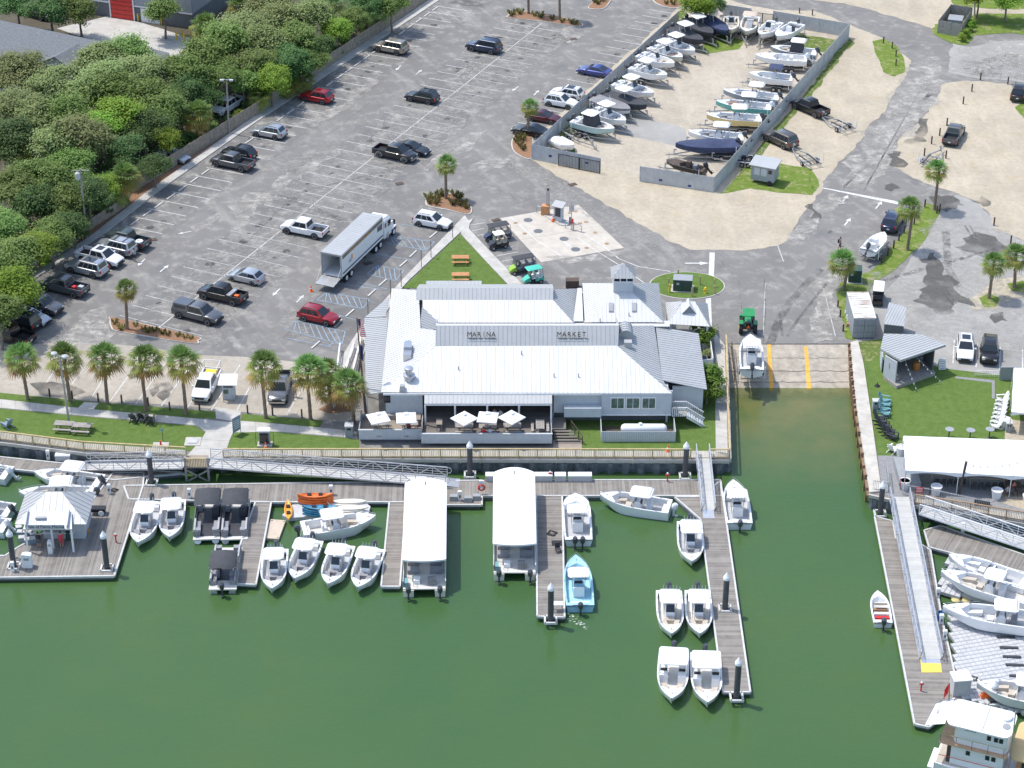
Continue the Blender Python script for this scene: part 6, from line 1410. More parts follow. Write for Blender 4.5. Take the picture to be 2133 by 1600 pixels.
MB().box(0,0,.12,1.5,3.2,.26).obj('mat',M['canvas_tan'],r)
for s in(-1,1):
 for t in(-1,1):MB().lathe([(.1,.25),(.1,.33)],8,s*.6,t*1.4).obj('knob',M['cushion_tan'],r)
def piling(bx_,by,h,label,zb=None):
 p=P(bx_,by,DZ);r=thing('mooring_pile',label,'piling',(p.x,p.y,0),0,'black pilings with white caps')
 MB().lathe([(.27,-3.2),(.27,DZ+h)],16).obj('pile_shaft',M['piling'],r,smooth=40);MB().lathe([(.32,DZ+h),(.32,DZ+h+.22),(.27,DZ+h+.3),(.02,DZ+h+.75)],16).obj('pile_cap',M['white'],r,smooth=40)
 b=MB();b.bx(-.55,.55,-.62,-.45,DZ-.05,DZ+.16);b.bx(-.55,.55,.45,.62,DZ-.05,DZ+.16);b.bx(-.6,-.43,-.6,.6,DZ-.05,DZ+.16);b.bx(.43,.6,-.6,.6,DZ-.05,DZ+.16);b.obj('pile_guide',M['dock_edge'],r)
 return r
piling(316,1007,3.2,'black piling with a white cone by the short gangway');piling(979,990,3.3,'black piling with a white cone in front of the patio');piling(1427,993,3.4,'black piling with a white cone beside the small gangway')
piling(1147,1292,3.4,'black piling with a white cone at the end of the middle finger dock');piling(1534,1453,3.6,'black piling with a white cone at the end of the longest finger dock');piling(1510,1268,3.3,'black piling with a white cone halfway along the longest finger dock')
piling(1833,1071,3.1,'black piling with a white cone at the head of the right dock');piling(29,1180,3.5,'black piling with a white cone at the left front of the fuel dock');piling(223,1184,3.5,'black piling with a white cone at the right corner of the fuel dock')
piling(2068,1462,1.6,'low black piling with a white cone behind the old white cruiser')
def gangway(x0,y0,z0,x1,y1,z1,wd,label,hh=1.1,bays=None,deckm='alu_grating',mat='alu'):
 a,c=P(x0,y0,z0),P(x1,y1,z1);hd=ang(a,c);ln=math.hypot(c.x-a.x,c.y-a.y);r=thing('gangway',label,'gangway',(a.x,a.y,0),hd)
 MB().slab([(0,-wd/2,z0),(ln,-wd/2,z1),(ln,wd/2,z1),(0,wd/2,z0)],.08,(0,0,1)).obj('walkway',M[deckm],r)
 n=bays or max(3,round(ln/1.5))
 for s in(-1,1):
  b=MB();y=s*wd/2;zz=lambda t:z0+(z1-z0)*t
  b.bar((0,y,z0+hh),(ln,y,z1+hh),.09,.09);b.bar((0,y,z0),(ln,y,z1),.1,.14);b.bar((0,y,z0+hh*.5),(ln,y,z1+hh*.5),.035,.035);b.bar((0,y,z0+hh*.75),(ln,y,z1+hh*.75),.035,.035);b.bar((0,y,z0+hh*.25),(ln,y,z1+hh*.25),.035,.035)
  for k in range(n+1):t=k/n;b.bar((ln*t,y,zz(t)),(ln*t,y,zz(t)+hh),.06,.06)
  for k in range(n):
   t0,t1=k/n,(k+1)/n
   if k%2:b.bar((ln*t0,y,zz(t0)+hh),(ln*t1,y,zz(t1)),.06,.06)
   else:b.bar((ln*t0,y,zz(t0)),(ln*t1,y,zz(t1)+hh),.06,.06)
  b.tube([(ln,y,z1+hh),(ln+.35,y,z1+hh-.1),(ln+.42,y,z1+hh*.65),(ln+.3,y,z1+hh*.4),(ln,y,z1+hh*.4)],.035,6)
  b.obj('truss_side',M[mat],r)
 MB().slab([(ln,-wd/2+.1,z1),(ln+1.3,-wd/2+.1,DZ+.03),(ln+1.3,wd/2-.1,DZ+.03),(ln,wd/2-.1,z1)],.03,(0,0,1)).obj('transition_plate',M['alu'],r)
 return r
gangway(436,964,.12,930,1003,DZ+.15,1.75,'long aluminium truss gangway from the landing to the main dock')
gangway(384,968,.12,185,972,DZ+.15,1.5,'shorter aluminium truss gangway sloping left to the fuel dock')
gangway(1463,944,.12,1475,1062,DZ+.15,1.3,'small gangway from the boardwalk to the long finger dock')
g_=gangway(1873,1035,.12,1938,1372,DZ+.12,1.9,'long straight gangway with a yellow end plate at the right')
gangway(1920,1062,.12,2180,1148,DZ+.4,1.7,'slanting aluminium gangway at the far right',mat='white')
p0=[P(x,y,DZ+.05)for x,y in((1917,1371),(1957,1371),(1962,1401),(1920,1401))]
lp_=MB().prism([(q-p0[0])for q in p0],0,.03).obj('landing_plate',M['paint_yellow'],None,loc=p0[0]);tag(lp_,'bright yellow landing plate at the foot of the right gangway','plate')
r=thing('gangway_landing','timber landing on cross-braced posts between the two left gangways','landing',P(408,960));o=r.location
q=[P(x,y)-o for x,y in((385,950),(433,950),(431,985),(384,985))];q[2].y=q[3].y=q[0].y-2.2
MB().prism(q,-.02,.12).obj('landing_deck',M['deck_warm'],r)
for a in q[2:]:
 MB().box(a.x,a.y+.1,-1.3,.22,.22,5.0).obj('landing_post',M['wood_grey'],r)
b=MB();b.bar(q[3]+Vector((0,.1,-.3)),q[2]+Vector((0,.1,-1.7)),.08,.16);b.bar(q[2]+Vector((0,.1,-.3)),q[3]+Vector((0,.1,-1.7)),.08,.16);b.obj('cross_brace',M['wood_grey'],r)
MB().bar(q[3]+Vector((0,.02,1.1)),q[2]+Vector((0,.02,1.1)),.14,.06).obj('top_rail',M['rail_wood'],r)
for k in range(14):p=q[3].lerp(q[2],(k+.5)/14);MB().box(p.x,p.y+.02,.6,.10,.03,.95).obj('picket',M['rail_wood'],r)
def pedestal(x,y,label,z=None,mat='white'):
 p=P(x,y,DZ);r=thing('power_pedestal',label,'pedestal',(p.x,p.y,DZ),0,'white dock power pedestals')
 MB().box(0,0,.45,.32,.26,.9).obj('body',M['white'],r);MB().box(0,0,.98,.42,.36,.18,tx=.8,ty=.8).obj('lamp_cap',M['white'],r);MB().box(0,-.135,.5,.16,.02,.3).obj('socket_panel',M['siding_dark'],r)
for x,y,l in((101,957,'power pedestal with a red hose reel on the left seawall dock'),(395,1037,'power pedestal between the console boats and the pontoon boats'),(228,1028,'power pedestal with coiled cable on the fuel dock arm'),(27,1190,'power pedestal in front of the left fuel dock piling'),(1960,1300,'power pedestal by the blue barrel'),(1967,1333,'power pedestal with a black reel beside the floats'),(1953,1245,'power pedestal at the corner of the upper floats'),(2005,1108,'power pedestal with a red hose under the slanting gangway'),(958,1042,'power pedestal by the grey boxes on the main dock'),(690,1030,'power pedestal behind the orange kayaks')):
 pedestal(x,y,l)
def dock_box(x0,x1,y,label,mat='gelcoat',d=.75,hgt=.75):
 a,c=P(x0,y,DZ),P(x1,y,DZ);r=thing('dock_box',label,'box',((a.x+c.x)/2,a.y+d/2,DZ),0,'white dock boxes');w_=(c.x-a.x)
 MB().box(0,0,hgt*.42,w_*.97,d*.92,hgt*.84).obj('bin',M['float_grey'],r);MB().box(0,0,hgt*.9,w_,d,hgt*.14,tx=.99,ty=.9).obj('lid',M[mat],r)
for i,(x0,x1)in enumerate(((1011,1036),(1058,1096),(1101,1151),(1155,1179),(1183,1233))):
 dock_box(x0,x1,1004,'white dock box behind the second tour boat, %s from the left'%nth(i))
dock_box(115,147,962,'white dock box on the left seawall dock')
dock_box(848,886,1014,'white dock box at the far end of the first tour boat')
def life_ring(x,y,z,label):
 p=P(x,y,z);r=thing('life_ring',label,'life ring',p);b=MB();rg=[]
 for k in range(18):
  a=6.2832*k/18;c=Vector((.30*math.cos(a),0,.30*math.sin(a)));rg.append([c+Vector((c.x/.3*.09*math.cos(t),.09*math.sin(t),c.z/.3*.09*math.cos(t)))for t in(0,1.05,2.09,3.14,4.19,5.24)])
 b.loft(rg+[rg[0]],cap=False).obj('ring',M['red'],r,smooth=60);MB().box(0,.12,.3,.5,.12,.9).obj('ring_stand',M['white'],r)
life_ring(1003,1016,DZ+.8,'red life ring on a white stand on the main dock')
for(x,y,lb)in((242,1130,'red fire hose stand on the fuel dock'),(1390,1003,'red hose stand on the main dock behind the white boat'),(1918,1440,'red hydrant with a white top on the right dock'),(1146,1000,'red fire extinguisher by the white dock boxes')):
 p=P(x,y,DZ);r=thing('fire_hose_stand',lb,'hydrant',(p.x,p.y,DZ));MB().tube([(0,0,0),(0,0,.9)],.07,8).obj('riser',M['red'],r);b=MB();b.tube([(-.2,0,.8),(.2,0,.8)],.08,8);b.obj('valve',M['red'],r);MB().lathe([(.1,.9),(.1,1.0),(.03,1.08)],8).obj('cap',M['white'],r)
for i,(x,y,lb)in enumerate(((975,1044,'grey dock box beside the pedestal on the main dock'),(993,1040,'grey sloped step box at the dock corner'),(945,1041,'small dark box left of the pedestal on the main dock'))):
 p=P(x,y,DZ);tag(MB().box(0,0,.25,.8,.6,.5,tx=.9,ty=.8).obj('storage_bin',M['siding_mid'],None,loc=(p.x,p.y,DZ+.0)),lb,'box')
def coil(x,y,label,R=.45,mat='black'):
 p=P(x,y,DZ);b=MB();pts=[]
 for k in range(50):a=k*.42;rr=R*(1-.010*k)*(.85+.15*math.sin(k*1.7));pts.append((rr*math.cos(a),rr*math.sin(a),.04+.003*k))
 b.tube(pts,.028,5);tag(b.obj('hose_coil',M[mat],None,loc=(p.x,p.y,DZ)),label,'hose')
coil(238,1022,'black cable coiled on the fuel dock arm');coil(1150,1112,'dark hose looped on the middle finger dock',.6);coil(2028,1415,'black hose coiled on the grey floats',.5);coil(36,1166,'grey hose coil by the left fuel dock piling',.4,'siding_mid');coil(55,1172,'yellow hose coil by the fuel pump',.4,'yellow')
p=P(1160,1132,DZ);tag(MB().box(0,0,.02,1.0,.9,.03).obj('rubber_mat',M['rubber'],None,loc=(p.x,p.y,DZ+.005)),'black rubber mat on the middle finger dock','mat')
p=P(1162,1150,DZ);r=thing('folding_chair','small dark folding chair on the middle finger dock','chair',(p.x,p.y,DZ),.2);MB().box(0,0,.42,.5,.5,.05).obj('seat',M['charcoal'],r);MB().box(0,.24,.68,.5,.05,.5).obj('backrest',M['charcoal'],r);[MB().box(sx*.22,sy*.22,.2,.05,.05,.4).obj('leg',M['black'],r)for sx in(-1,1)for sy in(-1,1)]
p=P(1162,1272,DZ);r=thing('fish_cleaning_table','white cleaning table with a tap at the end of the middle finger dock','table',(p.x,p.y,DZ));MB().box(0,0,.8,.9,.6,.08).obj('table_top',M['white'],r);[MB().box(sx*.38,sy*.24,.38,.06,.06,.76).obj('leg',M['galv'],r)for sx in(-1,1)for sy in(-1,1)]
p=P(1958,1292,DZ);tag(MB().lathe([(.3,0),(.32,.45),(.3,.9),(.27,.9),(.27,.7)],14).obj('barrel',mk('barrel_blue',(.05,.15,.32),.5),None,smooth=40,loc=(p.x,p.y,DZ)),'blue plastic barrel by the straight gangway','barrel')
KP=thing('kayak_float','grey float carrying the stacked kayaks and paddleboards','dock',P(690,1080,WZ));KO=KP.location
MB().prism([tuple((P(x,y,WZ)-KO)[:2])for x,y in((588,1080),(610,1058),(760,1052),(772,1062),(768,1076),(600,1086))],0,.4).obj('float_deck',M['float_grey'],KP)
def kayak_mesh():
 rg=[]
 for k in range(13):
  t=-1+2*k/12;w_=.40*max(.03,(1-abs(t)**2.4));zt=.30+.12*t*t
  rg.append([(t*1.75,-w_,zt-.06),(t*1.75,-w_*.75,.06+.15*t*t),(t*1.75,w_*.75,.06+.15*t*t),(t*1.75,w_,zt-.06),(t*1.75,w_*.7,zt),(t*1.75,w_*.5,zt-.10 if abs(t)<.7 else zt),(t*1.75,-w_*.5,zt-.10 if abs(t)<.7 else zt),(t*1.75,-w_*.7,zt)])
 return MB().loft(rg).mesh('kayak',50)
KM=kayak_mesh();k_or=mk('kayak_orange',(.80,.17,.03),.4,var=.25,scale=1.5);k_bl=mk('kayak_blue',(.06,.24,.36),.4,var=.6,scale=1.2);k_ye=mk('kayak_amber',(.85,.35,.05),.4,var=.3,scale=1.5)
def kayak(x,y,z,rz,mat,label):
 p=P(x,y,WZ+.4);r=thing('kayak',label,'kayak',(p.x,p.y,z),rz,'kayaks on the float');place('hull',KM,mat,r)
 for q in(-.6,.5):MB().box(q,0,.34,.4,.36,.1).obj('seat',M['black'],r)
for i in range(4):kayak(658,1050-i*.2,WZ+.4+i*.26,.03*(i%2),k_or,'orange kayak in the stack on the float, %s from the bottom'%nth(i))
for i in range(4):kayak(668,1075-i*.2,WZ+.4+i*.26,.02-.04*(i%2),k_bl,'blue-green kayak in the stack on the float, %s from the bottom'%nth(i))
kayak(601,1068,WZ+.45,-1.45,k_ye,'single orange-yellow kayak lying across the end of the float')
def board_(x,y,z,label):
 p=P(x,y,WZ+.4);r=thing('paddle_board',label,'paddleboard',(p.x,p.y,z),.03,'white paddleboards');pts=[(1.7*t,.38*(1-abs(t)**2.6))for t in[i/10-1 for i in range(21)]]
 MB().prism([(a,b_)for a,b_ in pts]+[(a,-b_)for a,b_ in reversed(pts[1:-1])],0,.12).obj('board',M['gel_cream'],r);MB().box(.1,0,.125,1.4,.5,.012).obj('deck_pad',M['nonskid_warm'],r)
for i,(x,y,z)in enumerate(((722,1068,WZ+.4),(722,1066,WZ+.54),(730,1064,WZ+.68),(720,1050,WZ+.4),(728,1048,WZ+.54))):board_(x,y,z,'white paddleboard in the %s pile, %s from the bottom'%('near' if i<3 else 'far',nth(i%3)))
hz=DZ;e0,e1=P(31,1092,hz+2.7),P(180,1092,hz+2.7);yb_=P(110,1024,hz+2.7).y;hutw=e1 .x-e0 .x
hut=thing('fuel_dock_hut','square fuel dock hut with a white hip roof and a name board','hut',((e0 .x+e1 .x)/2,e0 .y,hz));HO=hut.location
zt=2.7;d_=yb_-e0 .y;q=[Vector((-hutw/2,0,zt)),Vector((hutw/2,0,zt)),Vector((hutw/2,d_,zt)),Vector((-hutw/2,d_,zt))];ra,rb=Vector((-.7,d_*.52,zt+1.75)),Vector((.7,d_*.52,zt+1.75))
for pts,m_ in(([q[0],q[1],rb,ra],'roof_white'),([q[1],q[2],rb],'roof_grey_and_shaded'),([q[2],q[3],ra,rb],'roof_grey_and_shaded'),([q[3],q[0],ra],'roof_grey_and_shaded')):metal_roof(hut,[p+HO for p in pts],M[m_],pitch=.6)  # white hut roof; darker colour stands for shade beside the bright front slope
MB().bx(-1.2,hutw/2-.6,1.5,d_-.5,0,zt-.05).obj('wall',M['siding'],hut)
MB().bx(-1.0,1.6,1.44,1.5,.9,2.2).obj('serving_hatch',M['siding_dark'],hut);MB().bx(-1.1,1.8,1.1,1.5,.82,.9).obj('counter',M['white'],hut)
MB().bx(-hutw*.36,hutw*.30,-.75,-.65,zt-.15,zt+.02).obj('porch_beam',M['white'],hut)
metal_roof(hut,[Vector((-hutw*.36,-.85,zt+.02))+HO,Vector((hutw*.32,-.85,zt+.02))+HO,Vector((hutw*.28,.9,zt+.85))+HO,Vector((-hutw*.32,.9,zt+.85))+HO],M['roof_white'],pitch=.6,name='porch_roof')
sb=MB().bx(-hutw*.29,hutw*.22,-.86,-.78,zt+.06,zt+.50).obj('sign_board',M['siding'],hut)
for s in(-hutw*.32,hutw*.26):MB().slab([(s,-.8,zt+.05),(s,.9,zt+.6),(s,.9,zt+1.15),(s,-.8,zt+.45)],.08).obj('dormer_cheek',M['siding'],hut)
text_obj('Isle of Palms Marina',.42,M['charcoal'],sb,(-hutw*.035,-.87,zt+.28),(math.pi/2,0,0),'lettering',.01)
MB().box(-.9,.15,zt+.62,1.0,.3,.18).obj('roof_vent',M['galv'],hut)
for x in(-hutw*.34,hutw*.30):MB().bx(x-.09,x+.09,-.75,-.6,0,zt-.12).obj('post',M['white'],hut)
MB().bx(-.09+.0,.09,-.1,.05,0,zt-.1).obj('post',M['white'],hut)
for i,(x,y)in enumerate(((43,1116),(54,1116),(65,1116),(46,1128),(58,1132),(70,1130),(40,1106),(70,1120))):
 p=P(x,y,DZ);r=thing('crate','pale green-grey crate stacked left of the fuel hut, %s in the pile'%nth(i),'crate',(p.x,p.y,DZ),.05*i,'crates by the fuel hut');MB().box(0,0,.25,.55,.5,.5).obj('bin',M['blue_grey'],r);MB().box(0,0,.53,.58,.53,.07).obj('lid',M['float_grey'],r)
for(x,y,lb)in((58,1180,'white fuel pump at the front of the fuel dock'),(106,1152,'slim white fuel dispenser under the hut porch')):
 p=P(x,y,DZ);big=x==58;r=thing('fuel_pump',lb,'fuel pump',(p.x,p.y,DZ));w2=.95 if big else.42
 MB().box(0,0,.65,w2,.6 if big else.4,1.3).obj('cabinet',M['white'],r);MB().loft([[(w2/2*math.cos(a*math.pi/6),yy,1.3+.16*math.sin(a*math.pi/6))for a in range(7)]for yy in(-.3 if big else-.2,.3 if big else.2)]).obj('rounded_top',M['white'],r)
 MB().box(0,-.31 if big else-.21,1.0,w2*.5,.02,.25).obj('display',M['siding_mid'],r)
p=P(205,1070,DZ);r=thing('utility_cart','small black utility cart with white wheels behind the fuel hut','cart',(p.x,p.y,DZ));MB().box(0,0,.55,1.5,.7,.35).obj('tray',M['black'],r)
for s in(-1,1):MB().wheel(.35,s*.4,.28,.28,.1,14).obj('wheel',M['white'],r)
p=P(180,1108,DZ);tag(MB().box(0,0,.15,.6,.6,.3).obj('storage_bin',M['wood_orange'],None,loc=(p.x,p.y,DZ+.0)),'small brown bin right of the fuel hut','box')
p=P(144,1124,DZ);tag(MB().lathe([(.28,0),(.3,.9),(.25,.95)],12).obj('barrel',M['green_box'],None,loc=(p.x,p.y,DZ)),'dark barrel under the fuel hut porch','barrel')
b=MB()
for k in range(34):
 t=k/34;p=P(1183+40*t+rnd.uniform(-6,6),1282+24*t+rnd.uniform(-6,8),WZ);s=rnd.uniform(.04,.14)
 b.face([(p.x-s,p.y,WZ+.012),(p.x,p.y-s*.5,WZ+.012),(p.x+s*1.3,p.y+.02,WZ+.012),(p.x+.02,p.y+s*.6,WZ+.012)])
o=b.obj('foam',mk('foam',(.6,.66,.62),.8));struct(o,'stuff')
a=P(1955,1600,WZ+1.0);cr=thing('old_cruiser','old two deck white cruiser with an awning at the bottom right','boat',P(1948,1588,WZ+1.2)*1.0);CO=cr.location;CO.z=WZ;cr.location=CO
hd=ang(P(1940,1585,WZ+1),P(2085,1622,WZ+1));cr.rotation_euler=(0,0,hd);Ln=10.0;cr.scale=(.76,.92,.97);cr.location=P(1955,1592,WZ+1.2);cr.location.z=WZ
rg=[[(x,-w_,zz),(x,-w_*.85,-.5),(x,w_*.85,-.5),(x,w_,zz)]for x,w_,zz in((-.6,1.75,1.15),(1.5,1.95,1.15),(6.5,1.9,1.25),(8.5,1.4,1.45),(10.2,.15,1.7))]
hullm=MB().loft([[(p[0],p[1]+2.0,p[2])for p in r_]for r_ in rg]).obj('hull',M['gelcoat'],cr,smooth=30)
MB().bx(-.4,7.2,.35,3.65,1.1,1.2).obj('main_deck',M['cushion_tan'],cr)
MB().bx(1.0,6.6,.6,3.4,1.2,3.4).obj('saloon',M['gelcoat'],cr)
for x in(2.6,4.7,5.35):MB().bx(x,x+.45,.56,.6,2.5,2.95).obj('window',M['glass'],cr)
MB().bx(.55,.98,.7,3.3,1.2,3.2).obj('aft_bulkhead',M['wood_dark'],cr)
MB().bx(-.3,7.0,.15,3.85,3.4,3.5).obj('upper_deck',mk('deck_salmon',(.55,.35,.22),.8),cr)
MB().prism(rrect(5.9,3.0,.7,5,3.95,2.1),3.5,5.5).obj('wheelhouse',M['gelcoat'],cr,smooth=30)
for x in(4.6,5.35,5.9):MB().bx(x,x+.42,.55,.6,4.6,5.05).obj('window',M['glass'],cr)
MB().bx(2.2,3.4,.56,.6,5.05,5.3).obj('window',M['siding_mid'],cr)
MB().prism(rrect(6.9,3.9,.8,5,3.6,2.05),5.5,5.62).obj('roof',M['gelcoat'],cr,smooth=30)
aw=MB().slab([(.1,.1,5.6),(.1,4.0,5.6),(-1.7,3.4,4.9),(-2.0,.3,4.8)],.04,(0,0,1)).obj('stern_awning',M['canvas_white'],cr)
text_obj('DESTINATION',.42,M['navy'],aw,(-1.15,1.9,5.18),(-.0,-.36,math.pi/2),'lettering',.006)
for x in(-.2,1.5,3.2,4.9,6.6):MB().tube([(x,.2,3.5),(x,.2,4.4)],.03,6).obj('rail_stanchion',M['siding_dark'],cr)
MB().tube([(-.3,.2,4.4),(6.9,.2,4.4)],.03,6).obj('rail',M['rail_wood'],cr);MB().tube([(-.2,.25,2.1),(6.8,.25,2.1)],.03,6).obj('rail',M['red'],cr)
MB().lathe([(.6,5.62),(.62,5.85),(.3,5.95)],16,6.0,2.9).obj('radar_dome',M['white'],cr,smooth=40);MB().lathe([(.42,5.62),(.42,5.68)],16,6.3,1.7).obj('roof_hatch',M['siding_mid'],cr)
MB().bx(4.0,4.05,.2,3.9,5.62,5.66).obj('roof_seam',M['siding_mid'],cr)
MB().tube([(7.3,.9,1.2),(7.1,.9,8.0)],.07,8).obj('mast',M['wood_grey'],cr);MB().tube([(-.3,3.6,4.5),(-.6,3.7,7.2)],.05,8).obj('flag_staff',M['wood_dark'],cr)
fs=MB()
fs.loft([[(-.6-.1*i,3.7+.22*math.sin(i),7.1-.15*i-j*.35)for i in range(5)]for j in range(4)],closed=False);fs.obj('ensign',M['red'],cr)
MB().bx(-1.3,-.6,.6,3.4,.1,.25).obj('swim_platform',M['gelcoat'],cr)
tb_=thing('houseboat','boat with a tan flat roof at the bottom right corner','boat',P(2100,1590,WZ+1),hd);o=tb_.location;o.z=WZ;tb_.location=o
MB().bx(.3,9,-1.5,3.0,.3,1.0).obj('hull',M['gelcoat'],tb_);MB().bx(.8,8,-1.2,2.7,1.0,2.8).obj('cabin',M['wood_orange'],tb_);MB().prism(rrect(9.0,5.2,.7,5,4.6,.9),2.8,2.95).obj('roof',mk('tan_roof',(.62,.45,.22),.8,var=.06),tb_)
for x in(1.2,2.4):MB().bx(x,x+.8,-1.24,-1.2,1.6,2.4).obj('window',M['glass'],tb_)
p=P(1998,1442,DZ);r=thing('pump_shed','white equipment cabinet on the right dock behind the old cruiser','cabinet',(p.x,p.y,DZ),.12);MB().box(0,0,.85,1.5,1.2,1.7).obj('cabinet',M['float_grey'],r);MB().box(0,0,1.74,1.65,1.4,.1).obj('roof',M['white'],r)
p=P(2045,1430,DZ+.2);tag(MB().lathe([(.15,0),(.38,.15),(.42,.4),(.3,.6),(.1,.68)],12).obj('buoy',M['green_box'],None,loc=(p.x,p.y,DZ+.1)),'dark green ball on the grey floats','buoy')
p=P(2052,1450,DZ+.2);tag(MB().box(0,0,.2,.8,.5,.35,tx=.8,ty=.7).obj('life_jacket_pile',M['signal_orange'],None,loc=(p.x,p.y,DZ+.1)),'bright orange life jackets on the grey floats','life jackets')
for x,y,l in((1991,1252,'yellow round buoy in the gap between the floats, left'),(2012,1253,'yellow round buoy in the gap between the floats, right')):
 p=P(x,y,WZ);tag(MB().lathe([(.1,0),(.42,.06),(.45,.16),(.3,.26),(.05,.3)],14).obj('buoy',mk('buoy_yellow',(.6,.5,.2),.6)if 'buoy_yellow' not in bpy.data.materials else bpy.data.materials['buoy_yellow'],None,loc=(p.x,p.y,WZ)),l,'buoy')
def top_at(px,py,base):
 d=ray(px,py);t=base.y/d.y
 return Vector((d.x*t,base.y,CAMH+d.z*t))
def panel_fence(name,pts,hgt,label,mat,post,bay=2.4,bw=.2,rough=.03,postmat=None,cat='fence'):
 r=thing(name,label,cat,pts[0]);o=r.location
 for a,c in zip(pts,pts[1:]):
  d=c-a;n=max(1,round(d.length/bay));hd=ang(a,c);w_=d.length/n;m=max(2,round(w_/bw));var=[]
  for v in range(3):
   b=MB()
   for k in range(m):
    x0=w_*k/m;b.bx(x0+.008,x0+w_/m-.008,-.02+rnd.uniform(-.012,.012)*(rough>.01),.012,.04,hgt+rnd.uniform(-rough,rough))
   b.bx(0,w_,.014,.06,.3,.4);b.bx(0,w_,.014,.06,hgt-.4,hgt-.3);var.append(b.mesh('fence_panel'))
  pm=MB().bx(-.06,.06,-.05,.07,0,hgt+.04).mesh('fence_post')
  for k in range(n):
   place('fence_panel',var[rnd.randrange(3)],M[mat],r,a+d*k/n-o,hd)
   if post:place('fence_post',pm,M[postmat or mat],r,a+d*k/n-o,hd)
 return r
FL=[P(x,y)for x,y in((276,402),(530,244),(893,0),(985,-60))]
panel_fence('wooden_fence',FL,1.85,'long weathered wooden board fence between the car park and the wood','fence_wood',True)
panel_fence('wooden_fence',[P(x,y)for x,y in((-10,635),(76,567),(142,520),(190,478),(261,432))],1.35,'lower old picket fence half covered by bushes at the left','fence_wood',True,rough=.10)
panel_fence('boatyard_fence',[P(1412,52),P(1110,330)],2.1,'grey boatyard fence along the car park side','fence_grey',True,2.5,.22,0)
panel_fence('boatyard_fence',[P(1108,332),P(1251,361)],2.1,'grey front boatyard fence left of the opening, behind the gate','fence_grey',True,2.5,.22,0)
panel_fence('boatyard_fence',[P(1333,378),P(1486,401)],2.1,'grey front boatyard fence right of the opening','fence_grey',True,2.5,.22,0)
panel_fence('boatyard_fence',[P(1487,400),P(1768,78)],2.1,'grey boatyard fence along the sandy road side','fence_grey',True,2.5,.22,0)
panel_fence('boatyard_fence',[P(1500,36),P(1564,46)],2.1,'grey back boatyard fence left of the mesh gate','fence_grey',True,2.5,.22,0)
panel_fence('boatyard_fence',[P(1610,51),P(1768,78)],2.1,'grey back boatyard fence right of the mesh gate','fence_grey',True,2.5,.22,0)
def bar_gate(name,a,c,h,label,mat='black'):
 r=thing(name,label,'gate',a);hd=ang(a,c);r.rotation_euler=(0,0,hd);ln=(c-a).length
 for k in range(2):
  x0,x1=ln*k/2,ln*(k+1)/2;b=MB();b.bar((x0,0,.12),(x1,0,.12),.06,.06);b.bar((x0,0,h),(x1,0,h),.06,.06);b.bx(x0,x0+.07,-.035,.035,.05,h);b.bx(x1-.07,x1,-.035,.035,.05,h)
  lf=b.obj('gate_leaf',M[mat],r);b=MB()
  for j in range(14):b.bx(x0+(x1-x0)*(j+.5)/14-.015,x0+(x1-x0)*(j+.5)/14+.015,-.015,.015,.12,h)
  b.obj('gate_bars',M[mat],lf)
 return r
bar_gate('sliding_gate',P(1163,346),P(1250,363),1.7,'black barred gate in front of the boatyard fence')
bar_gate('mesh_gate',P(1566,47),P(1609,52),1.6,'dark mesh gate in the back boatyard fence')
for i,(x,y)in enumerate(((1146,324),(1222,338),(1376,374),(1436,386))):
 p=P(x,y,1.3);tag(MB().box(0,0,0,.42,.03,.3).obj('fence_sign',M['navy'],None,loc=p+Vector((0,-.18,0)),rz=-.25),'small blue sign on the front boatyard fence, %s from the left'%nth(i),'sign','small blue fence signs')
q=[P(x,y)for x,y in((1953,69),(2001,78),(2023,44),(1978,37))]
r=panel_fence('skip_enclosure',[q[0],q[1],q[2]],2.0,'weathered grey timber enclosure around the rubbish skip','wood_grey',True,1.6,.2,cat='enclosure')
for a,c in((q[3],q[0]),(q[3],q[2])):MB().bar(a-r.location+Vector((0,0,1.05)),c-r.location+Vector((0,0,1.05)),.06,2.1).obj('fence_panel',M['wood_grey'],r)
c=sum(q,Vector())/4;tag(MB().box(0,0,.75,1.9,2.2,1.5,tx=1.1).obj('rubbish_skip',M['siding_mid'],None,loc=c,rz=-.3),'grey rubbish skip inside the timber enclosure','skip')
hs=thing('shingle_house','house with a big grey shingle roof at the upper left','house',P(60,150));ho=hs.location
ra,rb=P(-130,16,6.6),P(200,86,6.6);d=(rb-ra).normalized();nn=Vector((d.y,-d.x,0));nn=nn if nn.y<0 else-nn
for s,w_ in((1,8.2),(-1,7.0)):
 e=nn*s*w_;pts=[ra,rb+d*.6,rb+d*.6+e+Vector((0,0,-3.4)),ra+e+Vector((0,0,-3.4))];MB().slab([p-ho for p in pts],.18,(0,0,1)).obj('roof_slope',M['shingle'],hs)
MB().slab([rb-ho+Vector((0,0,-.2)),rb+nn*8-ho+Vector((0,0,-3.5)),rb-nn*6.8-ho+Vector((0,0,-3.5))],.1).obj('gable_wall',M['siding'],hs)
b=MB();b.slab([ra+nn*7.6-ho+Vector((0,0,-6.6)),rb+nn*7.6-ho+Vector((0,0,-6.6)),rb+nn*7.6-ho+Vector((0,0,-3.5)),ra+nn*7.6-ho+Vector((0,0,-3.5))],.2);b.slab([rb+nn*7.6-ho+Vector((0,0,-6.6)),rb-nn*6.6-ho+Vector((0,0,-6.6)),rb-nn*6.6-ho+Vector((0,0,-3.5)),rb+nn*7.6-ho+Vector((0,0,-3.5))],.2);b.obj('wall',M['siding'],hs)
